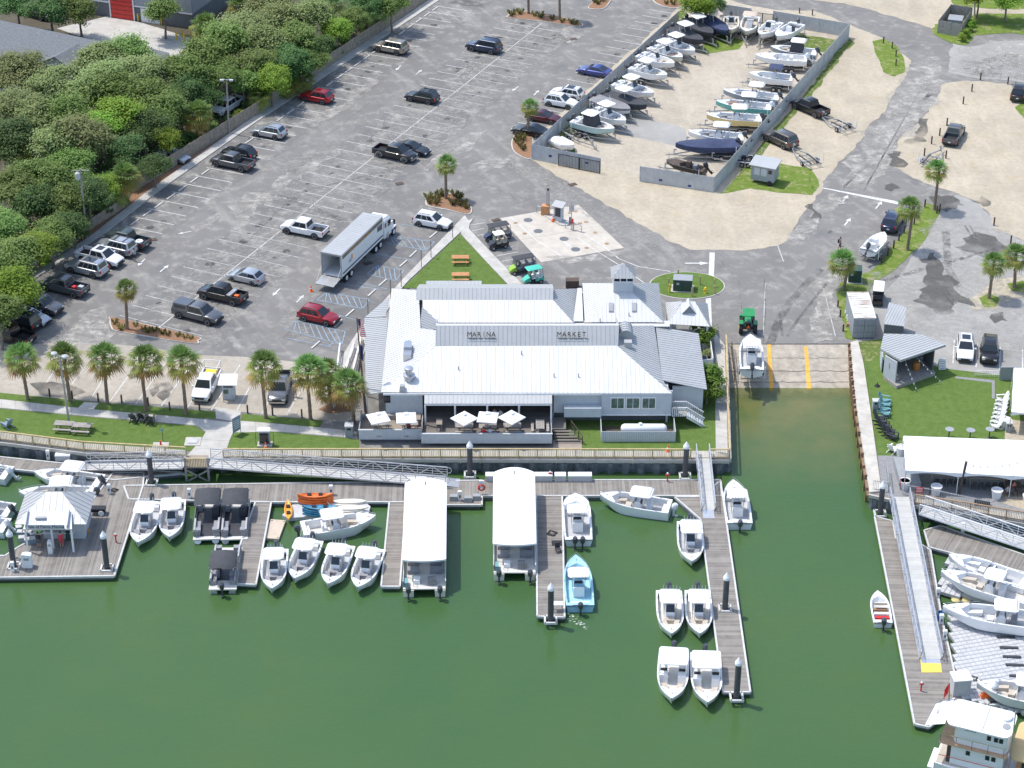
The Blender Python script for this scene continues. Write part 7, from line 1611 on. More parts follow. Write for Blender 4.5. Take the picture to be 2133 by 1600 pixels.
for t0,off in((.40,1.5),(.92,1.2)):
 m=ra.lerp(rb,t0)+nn*off+Vector((0,0,-.35));e1=m+nn*5.2;
 for s in(-1,1):MB().slab([m-ho,e1-ho,e1+d*s*3.4-ho+Vector((0,0,-1.7)),m+d*s*3.4-ho+Vector((0,0,-1.7))-nn*0],.15,(0,0,1)).obj('dormer_slope',M['shingle'],hs)
 MB().slab([e1-ho-nn*.3+Vector((0,0,-.1)),e1+d*3.1-ho-nn*.3+Vector((0,0,-1.7)),e1-d*3.1-ho-nn*.3+Vector((0,0,-1.7))],.1).obj('dormer_wall',M['siding'],hs)
sh=thing('shed','small shingle roofed shed between the trees behind the house','shed',P(335,150));o=sh.location
a,c=P(312,100,3.2),P(352,110,3.2)
MB().slab([a-o,c-o,P(354,128,2.4)-o,P(318,124,2.4)-o],.12,(0,0,1)).obj('roof',M['shingle'],sh);MB().slab([P(354,130,2.3)-o,P(318,126,2.3)-o,P(318,160,0)-o,P(352,165,0)-o],.1).obj('wall',M['siding_mid'],sh)
gb=thing('garage_building','tall grey sided building with a red roller door at the top left','building',P(235,37));o=gb.location
a,c=P(200,31),P(403,61);d=(c-a).normalized();bk=Vector((-d.y,d.x,0));bk=bk if bk.y>0 else-bk
def gq(t0,t1,z0,z1,off,mat,nm,th=.12,base=a,dr=d):
 return MB().slab([base+dr*t0+Vector((0,0,z0))-bk*off-o,base+dr*t1+Vector((0,0,z0))-bk*off-o,base+dr*t1+Vector((0,0,z1))-bk*off-o,base+dr*t0+Vector((0,0,z1))-bk*off-o],th,(0,-1,0)).obj(nm,M[mat],gb)
Lg=(c-a).length
gq(-3,Lg,0,2.3,.0,'siding_dark','lower_wall');gq(-3,Lg,2.36,8,.02,'siding_mid','upper_wall');gq(-3,Lg,2.22,2.4,.12,'white','string_course')
MB().slab([c-o,c+bk*14+d*0-o,c+bk*14-o+Vector((0,0,8)),c-o+Vector((0,0,8))],.12).obj('side_wall',M['siding_mid'],gb);MB().slab([c+d*.03-o,c+d*.03+bk*14-o,c+d*.03+bk*14-o+Vector((0,0,2.3)),c+d*.03-o+Vector((0,0,2.3))],.1).obj('lower_side_wall',M['siding_dark'],gb)
MB().slab([a-d*3-o+Vector((0,0,8)),c-o+Vector((0,0,8)),c+bk*14-o+Vector((0,0,8)),a-d*3+bk*14-o+Vector((0,0,8))],.2,(0,0,1)).obj('roof',M['shingle'],gb)
ta=(P(234,36)-a).dot(d);tb2=(P(279,43)-a).dot(d);rd=gq(ta,tb2,.02,3.4,.16,'red','roller_door')
for k in range(5):gq(ta,tb2,.02+k*.68,.06+k*.68,.20,'maroon' if 'maroon' in M else 'wood_dark','door_joint',.03)
gq((P(295,46)-a).dot(d),(P(336,50)-a).dot(d),.02,2.1,.16,'white','roller_door');gq(ta-.25,ta-.05,0,3.5,.18,'white','door_frame');gq(tb2+.05,tb2+.25,0,3.5,.18,'white','door_frame')
for i,(x,y)in enumerate(((229,33),(278,37),(288,44),(337,52),(368,84),(380,78),(384,87),(396,72))):
 tag(MB().lathe([(.11,0),(.11,1.15),(.06,1.22)],10).obj('bollard',M['yellow'],None,loc=P(x,y)),'yellow bollard in the yard by the red door, %s from the left'%nth(i),'bollard','yellow bollards by the garage')
def frond(b,base,az,el,ln,fan,nl=11,droop=.5):
 d=Vector((math.cos(az)*math.cos(el),math.sin(az)*math.cos(el),math.sin(el)));sd=Vector((-math.sin(az),math.cos(az),0));up=sd.cross(d)
 hub=base+d*ln+Vector((0,0,-droop*.15*ln))
 b.face([base-sd*.03,base+sd*.03,hub+sd*.02,hub-sd*.02])
 for k in range(nl):
  a=(k/(nl-1)-.5)*3.6;dd=(d*math.cos(a)+sd*math.sin(a)).normalized();l=fan*(1-.25*abs(a)/1.8)*rnd.uniform(.85,1.1);nrm=dd.cross(up).normalized()*.062*(fan/.9)
  m=hub+dd*l*.55+Vector((0,0,-.02*droop));e=hub+dd*l+Vector((0,0,-.28*droop*l-.05))
  b.face([hub,m-nrm,e,m+nrm])
def palm_meshes(seed,n=58,R=1.12,skirt=.5):
 global rnd
 old=rnd;rnd=random.Random(seed);g=MB();o=MB();dr=MB()
 for k in range(n):
  t=k/n;az=k*2.39996+rnd.uniform(-.25,.25);el=1.35-t*2.25+rnd.uniform(-.15,.15);ln=R*(.75+.35*rnd.random())*(.7+.5*min(1,t*2));fan=R*.95
  tgt=g if t<.5 else(o if t<.76 else dr)
  frond(tgt,Vector((0,0,.1-.25*t)),az,el,ln,fan,11,.5+t*.9)
 rnd=old
 return[x.mesh('palm_fronds',recalc=False)for x in(g,o,dr)]
PV=[palm_meshes(s)for s in(1,2,3,4)]
def trunk_mesh(seed,h=1.0):
 r_=random.Random(seed);rg=[];n=18
 for k in range(n+1):
  t=k/n;q=(.19-.05*t)*(1+.10*(k%2))*(1.25 if t>.86 else 1)*(1.25 if t<.05 else 1)
  rg.append([(q*math.cos(6.2832*j/9)*(1+r_.uniform(-.08,.08)),q*math.sin(6.2832*j/9)*(1+r_.uniform(-.08,.08)),t)for j in range(9)])
 return MB().loft(rg).mesh('palm_trunk',60)
TM=[trunk_mesh(s)for s in(5,6,7)]
pc=[0]
def palm(bx_,by,cx_,cy_,label,dry=1,R=1.72,name='palm_tree',group='palm trees',olive=1,trunk=True):
 p=P(bx_,by);i=pc[0];pc[0]+=1;tp=top_at(cx_,cy_,p);h=max(.2,tp.z)
 r=thing(name,label,'palm',p,0,group);dx=(tp.x-p.x)
 if trunk:
  t=place('trunk',TM[i%3],M['trunk'],r,rot=(0,math.atan2(dx,h),i*.7),scale=(1,1,h/math.cos(math.atan2(dx,h))))
 mats=['palm_green','palm_olive' if olive else 'palm_green','palm_dry' if dry else 'palm_olive']
 for m,mm,nm in zip(PV[i%4],mats,('crown','lower_fronds','dry_fronds')):place(nm,m,M[mm],r,(dx,0,h),i*1.3,scale=R/1.72*1.0*rnd.uniform(.95,1.05))
 return r
for a in((58,832,43,742,'palm nearest the left edge in the row along the concrete lot'),(146,836,133,742,'palm behind the twin lamp post in the row along the concrete lot'),(224,842,218,742,'third palm from the left along the concrete lot'),(305,855,303,745,'bushy fourth palm from the left along the concrete lot'),(388,862,379,748,'fifth palm from the left, next to the white work pickup'),(554,871,550,758,'palm with orange fruit stalks left of the grey pickup'),(647,874,645,768,'palm right of the grey pickup facing the water'),(737,882,725,796,'leaning palm at the left corner of the patio')):
 palm(*a)
palm(690,852,686,805,'low shaggy palm beside the market access ramp',R=1.5);palm(688,835,682,770,'shaggy palm behind the market access ramp railing',R=1.4)
palm(265,688,262,600,'tall palm on the lower left planted island',R=1.15);palm(929,416,930,340,'palm on the planted island by the white SUV',R=1.2,dry=0);palm(1101,284,1104,220,'small palm at the boatyard corner',R=1.15,dry=0)
palm(1757,604,1755,543,'palm beside the green utility box near the ramp',dry=0,R=1.5);palm(1890,521,1895,430,'palm on the grass strip beside the towed boat',dry=0,R=1.35);palm(1946,437,1950,350,'palm at the top end of the grass strip',dry=0,R=1.3)
palm(2060,622,2071,546,'leaning palm on a small grass patch in the right lot',dry=0,R=1.3);palm(2113,599,2116,530,'stout palm near the right edge of the right lot',dry=0,R=1.5)
palm(1101,30,1099,-75,'left of two tall palm trunks on the far planted island',R=1.4);palm(1166,42,1164,-70,'right of two tall palm trunks on the far planted island',R=1.4)
for i,a in enumerate(((262,428,258,365,'round yellow-green palm behind the fence by the transformer pole'),(235,430,232,385,'low palm behind the fence next to the old pickets'),(412,290,411,235,'yellowing palm behind the fence below the white pickup'),(430,95,428,50,'palm at the corner of the garage building'),(432,110,430,70,'lower palm at the corner of the garage building'),(500,60,500,10,'palm at the top of the wood right of the garage'),(690,75,690,5,'slim palm in the wood above the red SUV'),(45,335,44,300,'low round palm in the wood at the far left'),(630,190,628,160,'bright low palm behind the fence above the red SUV'),(540,230,540,195,'bright low palm behind the fence above the silver-white SUV'),(760,60,762,30,'low palm behind the fence by the tall pole'),(600,200,600,170,'low palm in the undergrowth left of the red SUV'))):
 palm(*a,R=1.9 if i<6 else 1.6,dry=1 if i in(0,2,3)else 0,group='palms in the wood')
def leaf_cloud(seed,R,clumps,per,ls,flat=.75):
 r_=random.Random(seed);vs=[];fs=[]
 cs=[];lobes=[]
 for i in range(6):
  a_=i*1.05+r_.uniform(-.4,.4);q=r_.uniform(.3,.62)if i else 0
  lobes.append((Vector((q*R*math.cos(a_),q*R*math.sin(a_),R*flat*r_.uniform(-.25,.45)if i else R*flat*.3)),R*r_.uniform(.34,.56)))
 for i in range(clumps):
  lc,lr=lobes[i%6];v=Vector((r_.gauss(0,1),r_.gauss(0,1),r_.gauss(.25,.8))).normalized()*lr*r_.uniform(.55,1.05)
  cs.append((lc+Vector((v.x,v.y,v.z*.85)),R*r_.uniform(.10,.26)))
 for c,cr in cs:
  for k in range(per):
   v=Vector((r_.gauss(0,.62),r_.gauss(0,.62),r_.gauss(.05,.6)))
   p=c+Vector((v.x*cr*1.25,v.y*cr*1.25,v.z*cr*.8));n=(v*.55+Vector((r_.uniform(-.6,.6)-.2,r_.uniform(-.6,.6),r_.uniform(.5,1.4)))).normalized()
   a=n.orthogonal().normalized();a=Matrix.Rotation(r_.uniform(0,6.28),3,n)@a;bb=n.cross(a);s=ls*r_.uniform(.6,1.25);i0=len(vs)
   vs+=[tuple(p-a*s*.5),tuple(p+bb*s*.32),tuple(p+a*s*.5),tuple(p-bb*s*.32)];fs.append((i0,i0+1,i0+2,i0+3))
 m=bpy.data.meshes.new('foliage');m.from_pydata(vs,[],fs);m.materials.append(None);return m,cs
def limb_mesh(seed,cs,R,hz):
 r_=random.Random(seed);b=MB();b.tube([(0,0,-hz),(.1,.05,-hz*.6),(0,0,-hz*.25)],.2,7,.13)
 for c,cr in r_.sample(cs,11):
  m=Vector((c.x*.35,c.y*.35,-hz*.25+(c.z+hz*.25)*.55));b.tube([(0,0,-hz*.3),m,c*.92],.085,5,.025)
 return b.mesh('limbs',60)
TV=[]
for s in range(8):
 m,cs=leaf_cloud(20+s,3.0,120,105,.27);TV.append((m,limb_mesh(s,cs,3.0,4.2)))
tc=[0]
def tree(px,py,R,mat,label,hz=4.2,group='trees of the wood behind the fence',name='broadleaf_tree'):
 i=tc[0];tc[0]+=1;s=R/3.0*1.12;zc=hz*s+.3;p=P(px,py,zc);r=thing(name,label,'tree',(p.x,p.y,0),i*1.1,group)
 m,lm=TV[i%8];sz=rnd.uniform(.85,1.1)
 place('crown',m,M[mat],r,(0,0,zc),scale=(s,s,s*sz));place('trunk',lm,M['bark'],r,(0,0,zc),scale=(s,s,zc/4.2));return r
WOOD=[(45,150,3.6,'b'),(105,180,3.2,'b'),(20,225,3.4,'b'),(75,250,3.4,'b'),(140,245,3.4,'a'),(120,305,3.3,'b'),(178,285,3.5,'b'),(18,290,3.2,'d'),(30,390,3.3,'a'),(92,372,3.2,'a'),(150,352,2.8,'a'),(212,128,3.7,'b'),(262,115,3.4,'a'),(292,155,3.5,'b'),(200,175,3.5,'b'),(245,195,3.4,'a'),(305,205,3.2,'a'),(243,238,3.2,'c'),(212,262,2.9,'c'),(335,225,2.9,'a'),(300,265,2.6,'d'),(385,150,3.3,'a'),(432,128,3.4,'a'),(470,92,3.5,'a'),(512,62,3.4,'b'),(395,185,2.6,'d'),(455,165,2.6,'a'),(556,92,3.3,'b'),(592,45,3.3,'b'),(622,85,3.1,'a'),(535,130,2.9,'a'),(600,128,2.7,'d'),(558,15,3.2,'b'),(648,28,3.3,'b'),(645,125,2.2,'a'),(700,62,2.3,'c'),(565,165,2.4,'c'),(185,405,2.6,'d'),(130,430,2.6,'a'),(75,430,2.8,'d'),(215,395,2.2,'c'),(18,545,3.0,'a'),(62,520,2.8,'c'),(105,490,2.5,'a'),(25,600,2.7,'c'),(-5,655,2.6,'a'),(150,465,2.0,'d'),(258,312,2.4,'d'),(105,15,2.9,'d'),(165,22,2.5,'a'),(35,10,2.6,'d'),(340,22,2.6,'a'),(735,40,2.2,'a'),(765,15,2.5,'d'),(815,12,2.4,'a'),(345,290,1.9,'c'),(430,205,1.9,'d'),(505,170,2.2,'a'),(0,470,2.8,'a'),(665,95,2.0,'d'),(320,345,1.8,'d')]
MARKS=[((110,120),'the big shingle roof'),((270,50),'the yard with the red door'),((474,220),'the white pickup under the trees'),((358,322),'the silver saloon under the trees'),((48,481),'the red car under the trees'),((172,400),'the transformer pole'),((0,620),'the lower left cars'),((640,110),'the fence above the red SUV'),((770,40),'the tall pole at the fence top'),((40,270),'the far left edge of the wood')]
TONE=dict(a='mid green',b='pale grey-green',c='bright yellow-green',d='dark green');seen={}
for(x,y,R,t)in WOOD:
 mk2=min(MARKS,key=lambda q:(q[0][0]-x)**2+(q[0][1]-y)**2)[1];k=(t,mk2);seen.setdefault(k,[]).append((x,y))
for(x,y,R,t)in WOOD:
 mkx=min(MARKS,key=lambda q:(q[0][0]-x)**2+(q[0][1]-y)**2);g=sorted(seen[(t,mkx[1])],key=lambda q:(q[0]-mkx[0][0])**2+(q[1]-mkx[0][1])**2);j=g.index((x,y))
 tree(x,y,R,'leaf_'+t,'%s broadleaf tree %s to %s'%(TONE[t],'closest' if j==0 else nth(j)+' closest',mkx[1]))
tree(1450,12,2.4,'leaf_c','bright green tree at the back corner of the boatyard',group='trees by the boatyard');tree(1478,5,2.0,'leaf_d','dark tree behind the boatyard corner',group='trees by the boatyard')
tree(2040,-12,2.2,'leaf_c','bushy green growth at the top right edge, left',group='trees at the top right');tree(2100,-10,2.4,'leaf_c','bushy green growth at the top right edge, right',group='trees at the top right')
poly=[P(x,y)for x,y in((-160,640),(20,600),(76,555),(142,508),(190,466),(261,420),(276,390),(530,234),(870,5),(900,-30),(640,-30),(420,120),(330,170),(150,200),(-160,160))]
def inpoly(x,y):
 c=False
 for i in range(len(poly)):
  a,b2=poly[i],poly[i-1]
  if(a.y>y)!=(b2 .y>y)and x<(b2 .x-a.x)*(y-a.y)/(b2 .y-a.y)+a.x:c=not c
 return c
r_=random.Random(77);vs=[];fs=[];xs=[q.x for q in poly];ys=[q.y for q in poly];n=0
while n<900:
 x,y=r_.uniform(min(xs),max(xs)),r_.uniform(min(ys),max(ys))
 if not inpoly(x,y):continue
 n+=1;R=r_.uniform(.5,1.3)
 for k in range(46):
  v=Vector((r_.gauss(0,1),r_.gauss(0,1),r_.gauss(.4,.7))).normalized();p=Vector((x,y,R*.45))+Vector((v.x*R,v.y*R,v.z*R*.7));p.z=max(.06,p.z)
  nn=(v+Vector((r_.uniform(-.6,.6),r_.uniform(-.6,.6),.6))).normalized();a=nn.orthogonal().normalized();a=Matrix.Rotation(r_.uniform(0,6.28),3,nn)@a;bb=nn.cross(a);s2=r_.uniform(.16,.34);i0=len(vs)
  vs+=[tuple(p-a*s2*.5),tuple(p+bb*s2*.34),tuple(p+a*s2*.5),tuple(p-bb*s2*.34)];fs.append((i0,i0+1,i0+2,i0+3))
ug=bpy.data.meshes.new('undergrowth');ug.from_pydata(vs,[],fs);ug.materials.append(None);o=place('undergrowth',ug,M['leaf_d']);struct(o,'stuff');o['label']='tangled low undergrowth covering the floor of the wood';o['category']='undergrowth'
SV=[leaf_cloud(60+s,1.0,26,120,.17,.8)[0]for s in range(3)]
sc=[0]
def shrub(px,py,R,mat,label,hz=None,group='shrubs',flat=1.0):
 i=sc[0];sc[0]+=1;p=P(px,py,R*.5);r=thing('shrub',label,'shrub',(p.x,p.y,0),i*1.7,group)
 place('foliage',SV[i%3],M[mat],r,(0,0,R*.72*flat),scale=(R,R,R*flat));MB().tube([(0,0,0),(.03,0,R*.7)],.05*R+.02,6).obj('stem',M['bark'],r)
shrub(1468,712,1.6,'shrub','round bright shrub at the right corner of the market',flat=1.2);shrub(1474,738,.7,'leaf_b','brownish shrub between the two bright ones by the market');shrub(1478,800,1.75,'shrub','tall bright shrub by the market stair, upper',flat=1.4);shrub(1472,828,1.7,'shrub','bright shrub by the market stair, lower',flat=1.1)
for i,(x,y,R,m)in enumerate(((520,225,1.1,'leaf_d'),(585,195,1.1,'shrub'),(625,172,1.1,'leaf_d'),(660,140,1.2,'leaf_a'),(700,110,1.1,'leaf_d'),(722,90,1.0,'shrub'),(790,50,1.1,'leaf_a'),(835,22,1.0,'leaf_a'),(300,370,1.0,'leaf_d'),(340,345,1.1,'leaf_d'),(395,290,1.3,'leaf_d'),(440,270,1.2,'leaf_a'),(500,240,1.0,'leaf_c'),(215,440,1.3,'leaf_d'),(165,492,1.2,'leaf_d'),(120,520,1.3,'leaf_a'),(85,545,1.3,'leaf_c'),(50,580,1.4,'leaf_a'),(20,640,1.4,'leaf_c'),(250,420,1.1,'leaf_a'),(415,255,1.1,'leaf_d'),(560,205,1.0,'leaf_c'))):
 shrub(x,y,R,m,'low %s bush just behind the wooden fence, %s in the row'%({'leaf_d':'dark','shrub':'bright','leaf_a':'green','leaf_c':'yellow-green'}[m],nth(i)),group='bushes along the wooden fence')
for i,(x,y)in enumerate(((2005,80),(2012,72),(2018,60),(2024,52))):shrub(x,y,.8,'leaf_c','green creeper bush against the skip enclosure, %s from the front'%nth(i),group='bushes by the skip enclosure',flat=1.3)
def tuft_mesh(seed):
 r_=random.Random(seed);b=MB()
 for k in range(46):
  a=r_.uniform(0,6.28);l=r_.uniform(.5,1.0);o=r_.uniform(.2,.6);x,y=.12*math.cos(a),.12*math.sin(a);s=.03
  b.face([(x-s,y+s,0),(x+s,y-s,0),(x+o*.6*math.cos(a),y+o*.6*math.sin(a),l*.8),(x+o*math.cos(a),y+o*math.sin(a),l*.75)])
 return b.mesh('grass_tuft',recalc=False)
GT=[tuft_mesh(s)for s in(1,2,3)]
def tufts(pts,place_,s=1.0,mat='ornamental'):
 for i,(x,y)in enumerate(pts):
  o=place('ornamental_grass',GT[i%3],M[mat],None,P(x,y)+Vector((0,0,.12)),i*1.3,scale=s*rnd.uniform(.8,1.25));tag(o,'grass tuft on %s, %s from the left'%(place_,nth(i)),'grass tuft','ornamental grass tufts')
tufts([(240,676),(254,688),(283,681),(300,690),(308,695),(322,692),(338,697),(350,700),(372,702),(386,706),(398,708)],'the lower left planted island',.7)
tufts([(892,416),(897,425),(903,414),(909,426),(915,410),(925,408),(943,428),(948,410),(956,416),(961,430),(967,426),(972,436)],'the palm island by the white SUV')
tufts([(1076,298),(1080,290),(1083,306),(1090,314),(1088,294)],'the planted bed at the boatyard corner',1.1)
tufts([(1066,34),(1084,30),(1113,34),(1127,38),(1150,42),(1171,48),(1190,50),(1198,52)],'the far planted island')
tufts([(1238,6),(1246,10),(1256,4),(1388,10),(1402,11)],'the planted islands at the top edge',.9)
q=[P(1593+.2532*x,390+.2532*y,2.55)for x,y in((735,1078),(918,1078))]
r=thing('shipping_container','grey shipping container with a rusty white roof beside the ramp','container',((q[0].x+q[1].x)/2,q[0].y,0),0);w_=2.44;Lc=6.06
b=MB()
for s in(-1,1):
 rg=[]
 for k in range(41):y=Lc*k/40;rg.append((s*(w_/2-.05+(.04 if k%4<2 else 0)),y))
 b.loft([[(x,y,.12)for x,y in rg],[(x,y,2.5)for x,y in rg]],closed=False)
b.bx(-w_/2+.05,w_/2-.05,Lc-.08,Lc,.12,2.5);b.obj('side_walls',M['siding_mid'],r)
def rust_mat():
 m,nt,bs=newmat('rusty_roof');p=POS(nt);c=mixc(nt,noise_fac(nt,p,.9,6,.75,.5,.68,(.5,2.5,1)),(.62,.62,.59),(.28,.13,.05));L(nt,c,bs.inputs['Base Color']);bs.inputs['Roughness'].default_value=.7;return m
RM=rust_mat();rf=MB().bx(-w_/2,w_/2,0,Lc,2.5,2.56).obj('roof',RM,r)
for k in range(14):MB().bx(-w_/2+.15,w_/2-.15,.25+k*.42,.45+k*.42,2.56,2.585).obj('roof_rib',RM,rf)
for s in(-1,1):
 dr=MB().bx(min(s*.02,s*1.18),max(s*.02,s*1.18),-.06,.02,.15,2.45).obj('door',M['siding_mid'],r)
 for x in(.35,.85):MB().tube([(s*x,-.09,.2),(s*x,-.09,2.42)],.03,6).obj('lock_rod',M['galv'],dr)
 for z in(.8,1.6):MB().bx(min(s*.1,s*1.1),max(s*.1,s*1.1),-.075,-.062,z,z+.05).obj('door_rib',M['siding_dark'],dr)
MB().bx(-w_/2,w_/2,-.02,Lc,0,.14).obj('base_frame',M['siding_dark'],r)
r=thing('storage_shed','dark shed with a pale lean-to roof next to the container','shed',P(1862,695));o=r.location;pts=[P(1841,675,2.5),P(1883,680,2.5),P(1888,640,2.75),P(1852,630,2.75)]
metal_roof(r,pts,M['roof_grey_and_shaded'],pitch=.3,name='roof');pw_=[p.lerp(sum(pts,Vector())/4,.05)for p in pts]
MB().prism([p-o for p in pw_],0,2.42).obj('wall',M['siding_dark'],r)
for i,(x,y,m)in enumerate(((1766,654,'float_grey'),(1768,662,'white'),(1770,670,'cushion_tan'),(1769,680,'cushion_brown'),(1766,647,'float_grey'))):
 p=P(x,y);tag(MB().box(0,0,.2,.7,.5,.4,tx=.8,ty=.8).obj('sack',M[m],None,smooth=60,loc=p,rz=i),'bundled sack left of the container, %s from the top'%nth((1,2,3,4,0)[i]),'sack','sacks by the container')
r=thing('stage_pavilion','open timber stage with a grey wedge shaped roof','stage',P(1900,790));o=r.location
pl=plane3(P(1876,750,3.4),P(1970,718,3.4),P(1841,696,2.7));rp=[hit(x,y,pl)for x,y in((1841,695),(1922,697),(1970,718),(1876,750),(1834,726))]
metal_roof(r,rp,M['roof_grey_and_shaded'],along=(rp[2]-rp[3]).cross(pl[1]),pitch=.45,name='roof')
MB().slab([p-o-pl[1]*.09 for p in rp],.16,(0,0,1)).obj('roof_edge',M['roof_dark'],r)
fl_=[P(1868,805,.35),P(1948,777,.35),P(1923,742,.35),P(1850,745,.35),P(1840,784,.35)]
b=MB();b.prism([p-o for p in fl_],.02,.4);b.obj('stage_floor',M['wood_grey'],r)
def uwall(a,c,z1,mat,nm,z0=.4,bo=10,th=.08):
 a_,c_=P(*a,z0),P(*c,z0);w0=MB().bar(a_-o+Vector((0,0,(z1-z0)/2)),c_-o+Vector((0,0,(z1-z0)/2)),th,z1-z0).obj(nm,M[mat],r)
 for k in range(bo):
  p0,p1=a_.lerp(c_,(k+.04)/bo),a_.lerp(c_,(k+.96)/bo);s=(p1-p0).cross(Vector((0,0,1))).normalized()*(.06);
  MB().bar(p0-o-s*1.0+Vector((0,0,(z1-z0)/2)),p1-o-s*1.0+Vector((0,0,(z1-z0)/2)),.03,z1-z0-.04).obj('board',M[mat],w0)
uwall((1865,797),(1840,782),2.9,'siding','side_wall',bo=8);uwall((1844,778),(1852,745),2.7,'siding_dark','side_wall');uwall((1852,747),(1923,744),2.6,'siding_dark','back_wall');uwall((1942,772),(1924,748),2.9,'siding_dark','side_wall')
MB().box(*(P(1860,762,2.0)-o),.8,.05,.7).obj('wall_sign',M['siding_mid'],r)
uwall((1836,775),(1834,748),1.9,'siding','lean_to',z0=.05,bo=3)
p=P(1909,762,.9);tag(MB().lathe([(.30,0),(.40,.25),(.42,.5),(.40,.75),(.30,1.0)],16).obj('barrel',mk('barrel_oak',(.42,.17,.04),.6,var=.3,scale=4),None,smooth=40,loc=(p.x,p.y,.41)),'orange-brown wooden barrel on the stage','barrel')
p=P(1871,782,.9);r2=thing('folding_chair','small brown stool at the left of the stage','stool',(p.x,p.y,.41));MB().box(0,0,.5,.4,.4,.06).obj('seat',M['wood_grey'],r2);[MB().box(sx*.16,sy*.16,.24,.05,.05,.48).obj('leg',M['wood_grey'],r2)for sx in(-1,1)for sy in(-1,1)]
def string(a,c,label,sag=.5,n=12):
 a,c=Vector(a),Vector(c);r3=thing('string_lights',label,'string lights',a);pts=[a.lerp(c,k/16)-a-Vector((0,0,sag*math.sin(math.pi*k/16)))for k in range(17)]
 MB().tube(pts,.018,4).obj('wire',M['siding_mid'],r3);b=MB()
 for k in range(1,n):p=a.lerp(c,k/n)-a-Vector((0,0,sag*math.sin(math.pi*k/n)+.1));b.box(p.x,p.y,p.z,.09,.09,.14)
 b.obj('bulbs',M['white'],r3)
string(P(1884,748,3.2),P(1912,817,.1),'string of bulbs running from the stage roof front to the lawn, left',.05,7);string(P(1907,742,3.2),P(1966,800,.1),'string of bulbs running from the stage roof front to the lawn, right',.05,7)
def tent(e,ridge,label,hz,leg_px=None,wall=False,peak=1.5):
 """e: four eave corners (front-left, front-right, back-right, back-left)"""
 r=thing('event_tent',label,'tent',(e[0].x,e[0].y,0));o=r.location;fl,fr,br,bl=e;dep=(bl-fl)*.5;ln=(fr-fl);n=4
 ra,rb=fl+dep+ln*.16,fl+dep+ln*.84;ra.z=rb.z=hz+peak
 def scal(a,c,m=8):
  return[a.lerp(c,k/m)for k in range(m+1)]
 seg=8
 def surf(a,c,ta,tc_):
  rows=[]
  for j in range(7):
   v=j/6;row=[]
   for k in range(seg+1):
    u=k/seg;p=a.lerp(c,u).lerp(ta.lerp(tc_,u),v);p=p+Vector((0,0,-.30*math.sin(math.pi*v)));row.append(p-o)
   rows.append(row)
  MB().loft(rows,closed=False).obj('roof_panel',M['tent'],r,smooth=40)
 surf(fl,fr,ra,rb);surf(fr,br,rb,rb);surf(br,bl,rb,ra);surf(bl,fl,ra,ra)
 for a,c,k in((fl,fr,4),(bl,br,4),(fl,bl,2),(fr,br,2)):
  for i in range(k):
   p0,p1=a.lerp(c,i/k)-o,a.lerp(c,(i+1)/k)-o;top=[p0 .lerp(p1,t/8)+Vector((0,0,.01))for t in range(9)];bot=[p0 .lerp(p1,t/8)-Vector((0,0,.18+.30*abs(2*t/8-1)**2))for t in range(9)]
   MB().loft([top,bot],closed=False).obj('valance',M['tent'],r)
   MB().tube([p0-Vector((0,0,p0 .z)),p0-Vector((0,0,.1))],.04,6).obj('tent_pole',M['white'],r)
 return r
hz=2.5
tent([P(1887,980,hz),P(2330,1003,hz),P(2330,925,hz),P(1882,908,hz)],None,'long white event tent on the patio at the right edge',hz,peak=1.7)
tent([P(2107,858,hz),P(2330,880,hz),P(2330,775,hz),P(2112,766,hz)],None,'white tent cut by the right edge beside the stage lawn',hz,peak=1.4)
def planter(x,y,label,R=.55,h=1.0,mat='white'):
 p=P(x,y);o2=MB().lathe([(R*.72,.03),(R,h),(R*1.04,h),(R*.88,h-.02),(R*.86,h-.1)],20).obj('weight_barrel',M[mat],None,smooth=35,loc=p);tag(o2,label,'planter','white tent weight barrels')
planter(1949,1030,'white weight barrel holding the second tent pole');planter(2075,1038,'white weight barrel holding the tent pole by the dining group');planter(1884,1018,'white weight barrel at the tent corner by the dock gate');planter(1876,948,'white weight barrel at the tent corner on the lawn');planter(2093,890,'white weight barrel beside the grey litter bin');planter(2140,1050,'white weight barrel at the right edge of the patio')
def seat_kit():
 return[('seat',MB().box(0,0,.45,.45,.45,.06).mesh('seat'),'m'),('backrest',MB().box(0,.21,.72,.45,.05,.5).mesh('backrest'),'m')]+[('leg',MB().box(sx*.19,sy*.19,.21,.04,.04,.42).mesh('leg'),'m')for sx in(-1,1)for sy in(-1,1)]
SK=seat_kit()
for ti,(x0,y0,lb)in enumerate(((1975,1005,'long bar table under the left of the tent'),(2053,1012,'long bar table under the middle of the tent'))):
 p=P(x0,y0);r=thing('bar_table',lb,'table',p,-.06);MB().box(0,0,1.02,3.4,.7,.06).obj('table_top',M['wood_grey'],r)
 for s in(-1,1):MB().box(s*1.6,0,.5,.1,.6,1.0).obj('trestle',M['wood_grey'],r)
 for k in range(5):
  c=thing('bar_stool','dark stool at the %s bar table, %s from its left end'%('left' if ti==0 else 'middle',nth(k)),'stool',p+Vector((-1.3+k*.65,-.65,0)),3.14,'dark stools under the tent');spawn(SK,c,dict(m=M['charcoal']))
p=P(2108,1022);r=thing('dining_table','table with a red-brown cloth and dishes at the right end of the tent','table',p,-.2);MB().box(0,0,.75,1.5,1.1,.06).obj('table_top',M['wood_dark'],r);MB().box(0,0,.35,.3,.3,.7).obj('pedestal',M['charcoal'],r)
